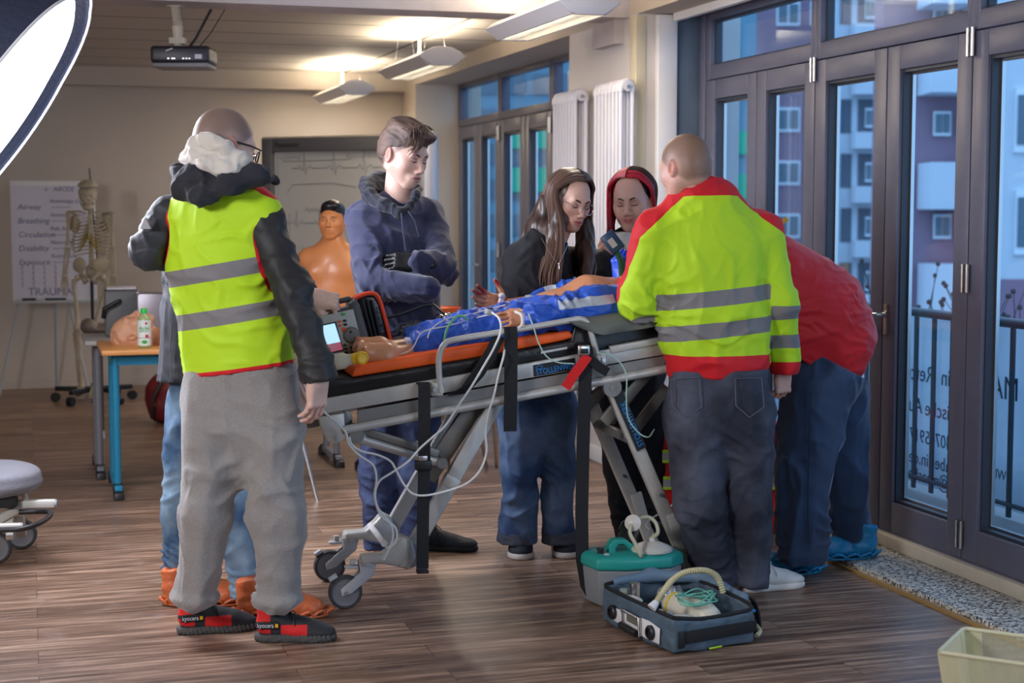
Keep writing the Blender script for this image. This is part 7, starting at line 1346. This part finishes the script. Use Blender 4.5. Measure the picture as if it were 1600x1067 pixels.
# ================================================================ TABLES AND WHAT STANDS ON THEM
bluem = mat('blue_leg_paint', (.015, .20, .34), .4); greym = mat('grey_leg_paint', (.17, .17, .19), .45); topm = mat('orange_beech', (.62, .27, .08), .4, var=.1, vs=4, vscale=(1, 12, 1))
def table(name_, x0, x1, y0, y1, zt, legm, topm_, label):
    t = thing('table', ((x0+x1)/2, (y0+y1)/2, 0), label, 'table'); m = MB(); m.box(((x0+x1)/2, (y0+y1)/2, zt-.014), (x1-x0, y1-y0, .028)); m.build('table_top', topm_, t, bevel=.008, seg=3)
    for x in (x0+.07, x1-.07):
        MB().tube([(x, y0+.10, .06), (x, y0+.10, zt-.03)], .019, 16).build('leg', legm, t, True)
        MB().tube([(x, y1-.16, .06), (x, y1-.16, zt-.03)], .019, 16).build('leg', legm, t, True)
        MB().box((x, (y0+y1)/2-.02, .045), (.04, y1-y0-.05, .035)).build('foot_rail', legm, t, bevel=.004); MB().box((x, (y0+y1)/2, zt-.07), (.03, y1-y0-.2, .06)).build('side_rail', legm, t, bevel=.004)
        for yy in (y0-.02, y1+.0): MB().prism([(x-.024, yy+.11, .0), (x-.024, yy+.11, .07), (x-.024, yy+.0, .035), (x-.024, yy-.01, .0)] if yy < (y0+y1)/2 else [(x-.024, yy-.11, .0), (x-.024, yy-.11, .07), (x-.024, yy, .035), (x-.024, yy, .0)], (.048, 0, 0)).build('foot_cap', M['black'], t, bevel=.004)
    m = MB()
    for y in (y0+.10, y1-.16): m.box(((x0+x1)/2, y, zt-.06), (x1-x0-.16, .03, .05))
    m.build('apron', legm, t); return t
tc = onz(218, 780, 0); tx = tc[0]-.07; ty = tc[1]+.02
table('a', tx-.10, tx+1.40, ty, ty+.62, .76, bluem, topm, 'wooden topped table with blue steel legs, left of the man in the vest')
tc2 = onz(203, 756, 0); table('b', tx-.16, tx+1.3, ty+.66, ty+1.24, .755, greym, mat('grey_top', (.36, .35, .34), .5), 'table with grey steel legs, directly behind the blue legged table')
m_tab = (tx, ty)
_x = ony(690, 497, 10.15)[0]; table('c', _x-.22, _x+.62, 9.9, 10.6, .745, M['steel'], mat('grey_top', (0, 0, 0)), 'small pale table by the far windows, seen between the two standing people')
t = thing('orange_bowl', tuple(ony(690, 497, 10.1)), 'round orange plastic bowl on the small table by the far windows', 'bowl'); q = ony(690, 497, 10.15); q[2] = .746
MB().lathe([(.06, 0), (.10, .015), (.125, .065), (.128, .07), (.12, .066), (.09, .02), (.001, .01)], q, None, 32).build('bowl_body', mat('orange_plastic', (.80, .16, .02), .35), t, True)
MB().tube([q+np.array([.128*math.cos(a), .128*math.sin(a), .07]) for a in np.linspace(0, 2*math.pi, 33)[:-1]], .004, 6, closed=True).build('bowl_rim', mat('red_plastic', (.55, .03, .01), .35), t, True)
# steel legged chair behind
t = thing('stacking_chair', tuple(onz(715, 690, 0)), 'dark chair with chrome legs behind the stretcher, right of the navy jeans', 'chair'); 
for a, b in (((690, 625), (702, 700)), ((712, 620), (700, 690)), ((742, 632), (760, 700)), ((770, 630), (776, 700))): MB().tube([P(a[0], a[1], 8.6), onz(b[0], b[1]+30, 0)], .010, 8).build('leg', M['steel'], t, True)
MB().box(P(730, 618, 8.7), (.40, .38, .03)).build('seat', M['black'], t, bevel=.01)
t = thing('stacking_chair', tuple(onz(492, 770, 0)), 'chair whose thin chrome leg shows right of the grey sweatpants', 'chair'); q = onz(496, 783, 0)
for a, b in (((0, 0), (-.10, .05)), ((-.42, 0), (-.34, .05)), ((-.02, .42), (-.1, .36)), ((-.42, .42), (-.34, .36))): MB().tube([q+[a[0], a[1], 0], q+[b[0], b[1], .44]], .009, 8).build('leg', M['steel'], t, True)
MB().box(q+[-.22, .2, .45], (.36, .36, .02)).build('seat', M['black'], t, bevel=.008)
# manikin head lying on the table
def lying_head():
    t = thing('manikin_head', tuple(P(207, 530, 8.25)), 'rubber training manikin head lying face up on the table behind the plastic bottle', 'manikin'); sk = (.58, .29, .16)
    hm = frame(cd(-.10, 1, .12), cd(-1, .0, .1)); o = P(208, 519, 8.3); hs = .98
    pr = head_prims()+[cone((0, -.04, -.08), (0, -.06, -.20), .055, .06, k=.03), cone((0, -.07, -.22), (0, -.07, -.34), .10, .13, np.array([0, 1., 0]), .6, k=.05), neg(ell((0, .105, -.066), (.014, .014, .007), k=.004))]
    V, F = sdf(pr, .004); N = vnormals(V, F); x, y, z = V.T; w = np.clip((z-.035+np.clip(.0-y, -.1, .1)*.9)*30, 0, 1); V2 = V+N*(w*.0035*np.sin(noise(V, 22)*9+V[:, 0]*60))[:, None]; c = np.tile(np.array(sk), (len(V), 1))
    for s in (-1, 1): e = np.exp(-((x-s*.031)**2/.0001+(z)**2/.00003))*(y > .06); c = c*(1-.85*e[:, None])
    e = np.exp(-((x)**2/.0002+(z+.066)**2/.00005))*(y > .07); c = c*(1-.85*e[:, None])
    ob = mk('head', W(hm, o, V2*hs), F, vmat('rubber_skin', .5, var=.05, vs=40), t, True); setcol(ob, 'col', c)
lying_head()
def bottle():
    q = P(226, 547, 8.08); q[2] = .762; t = thing('drink_bottle', tuple(q), 'plastic drink bottle with green cap and cherry label standing on the table corner', 'bottle')
    MB().lathe([(.030, 0), (.034, .004), (.034, .115), (.032, .125), (.034, .135), (.030, .152), (.014, .172), (.013, .178)], q, None, 26).build('bottle_body', mat('juice_plastic', (.30, .36, .16), .15), t, True)
    MB().lathe([(.0345, .012), (.0349, .012), (.0349, .14), (.0345, .14)], q, None, 26).build('label', mat('label_white', (.62, .66, .62), .5), t, True)
    MB().lathe([(.016, .176), (.016, .196), (.013, .200), (.001, .200)], q, None, 20).build('cap', mat('green_cap', (.01, .50, .04), .4), t, True)
    f = nrm(-q*[1, 1, 0]); R = np.stack([nrm(np.cross(UP, f)), UP, f], 1); text('Apfel', .024, R, q+f*.0352+UP*.10+R[:, 0]*-.026, mat('label_green', (.03, .35, .05), .5), t); text('KIRSCHE', .010, R, q+f*.0352+UP*.085+R[:, 0]*-.026, mat('label_green', (0, 0, 0)), t)
    m = MB(); rr = mat('cherry', (.45, .02, .03), .4); m.ell(q+f*.034+R[:, 0]*.012+UP*.060, (.008, .008, .008)); m.ell(q+f*.034+R[:, 0]*.010+UP*.125, (.006, .006, .006)); m.tube([q+R@np.array([math.cos(a)*.0352, 0, math.sin(a)*.0352])+UP*.050 for a in np.linspace(0, 2*math.pi, 25)[:-1]], .0012, 5, closed=True); m.build('cherry_print', rr, t, True)
    m = MB(); m.ell(q+f*.034-R[:, 0]*.0+UP*.03, (.014, .004, .010)); m.build('leaf_print', mat('label_green', (0, 0, 0)), t, True)
bottle()
# cases on the rear table
t = thing('grey_case', tuple(P(190, 505, 9.0)), 'dark grey plastic case with black handle on the rear table, under white papers', 'case'); R = np.stack([cd(1, 0, -.25), cd(-.25, 0, -1), UP], 1)
c = P(190, 475, 8.95); c[2] = .757+.13; MB().box(c, (.19, .30, .26), R).build('case_shell', mat('case_grey', (.12, .125, .13), .5), t, bevel=.015)
MB().tube([c+R@np.array(v) for v in ((-.10, -.155, -.02), (-.095, -.19, .03), (-.02, -.19, .07), (-.01, -.155, .07))], .012, 10).build('handle', M['black'], t, True)
t = thing('paper_stack', tuple(c+[0, 0, .13]), 'open white papers lying on the dark grey case', 'papers'); m = MB(); m.box(c+[.0, 0, .136], (.16, .22, .008), R); m.build('sheets', M['paper'], t, bevel=.002)
t = thing('silver_case', tuple(P(240, 505, 8.85)), 'silver aluminium equipment case standing between the dark grey case and the people', 'case'); c = P(243, 470, 8.85); c[2] = .757+.125; MB().box(c, (.20, .14, .25), R).build('case_shell', mat('case_silver', (.36, .33, .36), .35, .4), t, bevel=.004)
m = MB()
for s in (-1, 1):
    for z in (-1, 1): m.box(c+R@np.array((s*.098, -.066, z*.12)), (.014, .02, .02), R)
m.build('corner_fitting', M['steel'], t, bevel=.004); m = MB(); m.tube([c+R@np.array(v) for v in ((-.101, -.072, -.12), (-.101, -.072, .12), (.1, -.072, .12))], .005, 6); m.build('edge_profile', M['steel'], t, True)
# half torso training dummy on the rear table
def bust():
    q = P(520, 500, 8.75); q[2] = .757; t = thing('torso_manikin', tuple(q), 'upright plastic training torso with black hair standing behind the man in the navy hoodie', 'manikin'); sk = (.56, .21, .07)
    hm = frame(cd(-.15, .05, 1), UP); o = P(519, 345, 8.75); n = cd(-.05, 0, 1); hs = .88
    V, F = sdf(head_prims(jaw=1.05), .004); c1 = np.tile(np.array(sk)*1.1, (len(V), 1)); x, y, z = V.T
    hair = np.clip((z-.062+np.clip(.05-y, 0, .14)*1.3)*60, 0, 1)*(1-np.exp(-((np.abs(x)-.08)**2/.0002+(y+.012)**2/.0006+(z+.006)**2/.0009))); c1 = c1*(1-hair[:, None])+np.array((.008, .007, .008))*hair[:, None]
    for s in (-1, 1): e = np.exp(-((x-s*.032)**2/.00025+(z-.021)**2/.00002))*(y > .06)+.7*np.exp(-((x-s*.031)**2/.00012+(z+.001)**2/.00003))*(y > .06); c1 = c1*(1-np.clip(e, 0, 1)[:, None]*.8)
    p1 = (W(hm, o, V*hs), F)
    S = lambda x, y, d=0: P(x, y, 8.75+d)
    pr = [cone(o-UP*.06-n*.02, S(520, 400), .054, .064, k=.03), cone(S(492, 408), S(548, 408), .055, .055, k=.05), cone(S(520, 425), S(520, 455), .175, .170, n, .60, k=.05), cone(S(520, 455), S(520, 492), .165, .16, n, .62, k=.04), ell(S(500, 425, -.06), (.07, .04, .05), k=.04), ell(S(540, 425, -.06), (.07, .04, .05), k=.04), ell(S(480, 405), (.055, .055, .06), k=.03), ell(S(560, 405), (.055, .055, .06), k=.03)]
    V, F = sdf(pr, .007); V = np.maximum(V, [-99, -99, .76]); c2 = np.tile(np.array(sk), (len(V), 1)); V3, F3 = join([p1, (V, F)]); ob = mk('torso', V3, F3, vmat('amber_plastic', .42, coat=.1, var=.06, vs=12), t, True); setcol(ob, 'col', np.concatenate([c1, c2]))
    hp = [ell((0, -.022, .045), (.081, .103, .088), k=.02), ell((0, .03, .09), (.06, .06, .035), k=.02), neg(ell((0, .125, .030), (.082, .055, .058), k=.01)), neg(rbox((0, -.03, -.085), (.1, .12, .06), k=.02)), neg(rbox((0, .08, -.05), (.1, .085, .09), k=.01))]
    cap_hair(t, hm, o, hs, hp, mat('black_moulded_hair', (.008, .008, .009), .35), .002, 60, (1, .3, .6))
bust()
# emergency backpack on the sill
def rucksack(px0, px1, py0, py1, tt, label):
    a, b = P(px0, py0, tt), P(px1, py1, tt); c = (a+b)/2; w = abs((px1-px0)*tt/FPX); z0 = .032; z1 = a[2]; c[2] = (z0+z1)/2; R = np.stack([cd(1, 0, 0), cd(0, 0, -1), UP], 1); t = thing('emergency_backpack', (c[0], c[1], z0), label, 'backpack')
    V, F = sdf([rbox(c, (w/2, .10, (z1-z0)/2), R, .05, k=.03), rbox(c+R@np.array((0, -.11, -.08)), (w*.36, .04, (z1-z0)*.26), R, .03, k=.02)], .008); N = vnormals(V, F); mk('bag_body', V+N*(.006*noise(V, 14))[:, None], F, M['red'], t, True)
    for z in (.20, -.02): 
        m = MB(); y = -.105 if z > 0 else -.155
        zz = (z1-z0)*z
        for s in (-1, 1): m.box(c+R@np.array((0, y, zz+s*.022)), (w*.92, .012, .014), R)
        m.build('lime_band', M['lime'], t, bevel=.002); MB().box(c+R@np.array((0, y, zz)), (w*.92, .011, .032), R).build('reflective_band', M['silver'], t)
    for s in (-1, 1): MB().box(c+R@np.array((s*w*.30, -.13, 0)), (.03, .05, (z1-z0)*.86), R).build('strap', M['strap'], t, bevel=.004)
    m = MB(); m.tube([c+R@np.array((-.06, 0, (z1-z0)/2-.01)), c+R@np.array((-.05, 0, (z1-z0)/2+.04)), c+R@np.array((.05, 0, (z1-z0)/2+.04)), c+R@np.array((.06, 0, (z1-z0)/2-.01))], .012, 8); m.build('grab_handle', M['lime'], t, True)
rucksack(1022, 1222, 655, 800, 7.0, 'red emergency backpack with lime reflective bands, standing behind the legs of the man in jeans')
t = thing('red_bag', tuple(onz(255, 664, 0)), 'dark red and black bag on the floor under the tables, beside the jeans', 'bag'); q = onz(252, 664, 0)
V, F = sdf([ell(q+[.02, .1, .17], (.12, .11, .17), k=.05), ell(q+[.08, .1, .10], (.14, .12, .11), k=.05)], .012); N = vnormals(V, F); V2 = V+N*(.015*noise(V, 12))[:, None]; V2[:, 2] = np.maximum(V2[:, 2], .003); mk('bag_body', V2, F, mat('dark_red_nylon', (.16, .008, .012), .6), t, True); MB().tube([q+[-.06, .0, .05], q+[-.05, -.04, .2], q+[.02, -.03, .32]], .012, 8).build('strap', M['black'], t, True); MB().box(q+[-.05, -.02, .16], (.02, .01, .05)).build('yellow_tab', mat('yellow_cap', (0, 0, 0)), t)
# ================================================================ SKELETON
def skeleton():
    tt = 11.9; t = thing('anatomical_skeleton', tuple(P(142, 622, tt)*[1, 1, 0]), 'life-size anatomical skeleton hanging on a black wheeled stand in front of the flipchart', 'skeleton'); S = lambda x, y, d=0: P(x, y, tt+d); bone = mat('bone', (.42, .36, .26), .55, var=.12, vs=12); cart = mat('cartilage', (.33, .24, .06), .5)
    out = cd(0, 0, 1)
    hm = frame(cd(.22, -.1, 1), UP); o = S(137, 306)
    pr = [ell((0, -.014, .025), (.070, .090, .055), k=.02), ell((0, .040, -.025), (.045, .04, .05), k=.03), ell((0, .05, -.088), (.028, .024, .018), k=.02), cone((-.045, .0, -.06), (-.02, .05, -.09), .011, .012, k=.01), cone((.045, .0, -.06), (.02, .05, -.09), .011, .012, k=.01), cone((-.050, .03, -.02), (-.06, -.0, -.01), .009, .008, k=.006), cone((.050, .03, -.02), (.06, .0, -.01), .009, .008, k=.006)]
    for s in (-1, 1): pr.append(neg(ell((s*.028, .085, .0), (.017, .022, .015), k=.004))); pr.append(neg(ell((s*.042, .045, -.055), (.012, .03, .020), k=.005)))
    pr += [neg(ell((0, .09, -.032), (.010, .02, .014), k=.003)), neg(ell((0, .085, -.064), (.03, .02, .002), k=.003))]
    V, F = sdf(pr, .004); ob = mk('skull', W(hm, o, V), F, bone, t, True)
    cp = [ell((0, -.014, .045), (.076, .096, .058), k=.01), cut((0, 0, .052), (0, 0, -1))]; V, F = sdf(cp, .004); mk('skull_cap', W(hm, o, V+[0, 0, .016]), F, bone, t, True)
    # spine
    sp = catmull([S(141, 325, .03), S(141, 340, .05), S(142, 370, .08), S(143, 400, .05), S(143, 420, .02)], 6)
    for i, p in enumerate(sp[:-1]): MB().ell(p, (.016+.006*i/24, .014, .010+.004*i/24), None, 12, 8).build('vertebra', bone, t, True)
    MB().tube([sp[0], *sp[6::6], sp[-1]], .010, 8).build('spinal_core', cart, t, True)
    # ribs, sternum, clavicle, scapula
    for i in range(11):
        y = 336+5.6*i; hw = (.075+.065*math.sin(min(1, (i+1)/7)*1.35))*(1 if i < 8 else 1-.06*(i-7)); dp = .10+.02*math.sin(i/10*3); front = i < 9
        for s in (-1, 1):
            c = S(141, y, .03); pts = []
            for a in np.linspace(.1, 2.55 if front else 1.9, 12): pts.append(c+cd(1, 0, 0)*s*hw*math.sin(a)+out*(-dp*math.cos(a)*.75)+UP*(-.012-.045*(a/2.6)+(.0)))
            MB().tube(pts, [(.0068, .0045)]*len(pts), 7).build('rib', bone, t, True)
            if front and i > 0 and i < 9: e = pts[-1]; g = S(139, 345+3.4*min(i, 7), -.075); MB().tube([e, (e+g)/2+UP*-.01, g], .006, 6).build('rib_cartilage', cart if i > 4 else bone, t, True)
    MB().tube([S(139, 336, -.07), S(139, 345, -.078), S(139, 372, -.085)], [(.026, .008), (.020, .008), (.014, .006)], 10).build('sternum', bone, t, True)
    for s in (-1, 1):
        sh = S(141+s*34, 331, .0); MB().tube(catmull([S(139+s*4, 334, -.07), S(141+s*16, 330, -.06), sh+out*.01], 5), .007, 8).build('clavicle', bone, t, True)
        V, F = sdf([ell(S(141+s*24, 350, .09), (.045, .008, .07), np.stack([cd(1, 0, 0), cd(0, 0, -1), UP], 1), k=.01), cone(S(141+s*18, 336, .08), sh, .008, .013, k=.01)], .005); mk('scapula', V, F, bone, t, True)
        el = S(141+s*35, 384, .0); wr = S(141+s*36-(4 if s < 0 else 0), 428, -.03)
        MB().tube([sh-UP*.0, sh-UP*.02, (sh+el)/2, el+UP*.02, el], [.024, .018, .011, .013, .020], 10).build('humerus', bone, t, True)
        for k in (-1, 1): MB().tube([el+cd(1, 0, 0)*k*.010-UP*.01, (el+wr)/2+cd(1, 0, 0)*k*.014, wr+cd(1, 0, 0)*k*.008], [.011, .0065, .010], 8).build('forearm_bone', bone, t, True)
        m = MB()
        for k in range(5): m.tube([wr-UP*.02+cd(1, 0, 0)*(k-2)*.007, wr-UP*.09+cd(1, 0, 0)*(k-2)*.014, wr-UP*(.17 if k not in (0, 4) else .14)+cd(1, 0, 0)*(k-2)*.017], [.006, .005, .004], 6)
        m.ell(wr-UP*.015, (.022, .012, .016)); m.build('hand_bones', bone, t, True)
        hip = S(141+s*20, 434, .0); kn = S(141+s*14-6, 512, -.02) if s < 0 else S(150, 512, -.02); an = S(127 if s < 0 else 148, 598, .02)
        MB().ell(hip, (.024, .024, .024)).build('femur_head', bone, t, True); MB().tube([hip+cd(s, 0, 0)*.02-UP*.01, hip+cd(s, 0, 0)*.03-UP*.06, (hip+kn)/2+cd(s, 0, 0)*.01, kn+UP*.03, kn], [.022, .017, .0135, .02, .034], 10).build('femur', bone, t, True)
        MB().ell(kn+out*.035, (.02, .012, .02)).build('kneecap', bone, t, True); MB().tube([kn-UP*.02, kn-UP*.06, (kn+an)/2, an], [.034, .020, .012, .018], 10).build('tibia', bone, t, True); MB().tube([kn-UP*.04+cd(s, 0, 0)*.03, (kn+an)/2+cd(s, 0, 0)*.026, an+cd(s, 0, 0)*.02], [.009, .0055, .009], 8).build('fibula', bone, t, True)
        m = MB(); m.ell(an-UP*.02, (.025, .03, .018))
        for k in range(5): m.tube([an-UP*.02+cd(1, 0, 0)*(k-2)*.008, an-UP*.07+out*.04+cd(1, 0, 0)*(k-2)*.012, an-UP*.115+out*.06+cd(1, 0, 0)*(k-2)*.014], [.010, .007, .005], 6)
        m.build('foot_bones', bone, t, True)
    # pelvis
    pr = []
    for s in (-1, 1): pr += [ell(S(141+s*17, 414, .0), (.055, .022, .060), np.stack([cd(1, .35*s, .3), cd(-.3*s, 0, -1), nrm(UP-cd(1, 0, 0)*.35*s)], 1), k=.012), cone(S(141+s*14, 426), S(141+s*4, 436, -.05), .014, .012, k=.015), cone(S(141+s*14, 430), S(141+s*9, 442, .0), .014, .012, k=.012), cone(S(141+s*9, 442), S(141+s*3, 438, -.05), .010, .010, k=.01)]
    pr += [ell(S(142, 424, .05), (.04, .02, .055), k=.015)]; V, F = sdf(pr, .005); mk('pelvis', V, F, bone, t, True)
    pole = S(147, 600, .10); a = pole*[1, 1, 0]; m = MB(); m.cyl(a+UP*.05, a+UP*(S(147, 430)[2]), .012, seg=12); m.build('pole', M['black'], t, True)
    m = MB(); m.cyl(a+UP*1.0+cd(.25, 0, 0)*.05, a+UP*(S(0, 262)[2]), .005, seg=8); m.build('hanger_rod', M['black'], t, True)
    for k in range(5):
        an_ = k*1.2566+.3; d = np.array([math.cos(an_), math.sin(an_), 0]); ft = MB(); ft.bar(a+UP*.10, a+UP*.10+d*.30, .035, .035); ft.build('foot_bar', M['black'], t, bevel=.004)
        ft = MB(); ft.cyl(a+d*.30+UP*.035-np.cross(d, UP)*.02, a+d*.30+UP*.035+np.cross(d, UP)*.02, .035, seg=20); ft.build('castor', M['black'], t, True)
skeleton()
# tall grey stand between skeleton and tables
t = thing('metal_stand', tuple(onz(158, 684, 0)), 'tall brown steel stand with a hinged seat plate between the skeleton and the tables', 'stand'); q = onz(157, 682, 0)
for dx in (-.014, .018): MB().cyl(q+[dx, 0, .04], q+[dx, 0, .66], .008, seg=10).build('upright', mat('bronze_steel', (.10, .07, .05), .4, .5), t, True)
MB().box(q+[0, .0, .02], (.05, .28, .04)).build('foot', M['lgrey'], t, bevel=.006); V, F = sdf([ell(q+[.02, .05, .70], (.12, .14, .035), k=.02), ell(q+[-.06, .0, .72], (.05, .10, .05), k=.03)], .008); mk('seat_plate', V, F, mat('brown_grey_plastic', (.16, .13, .11), .5), t, True)
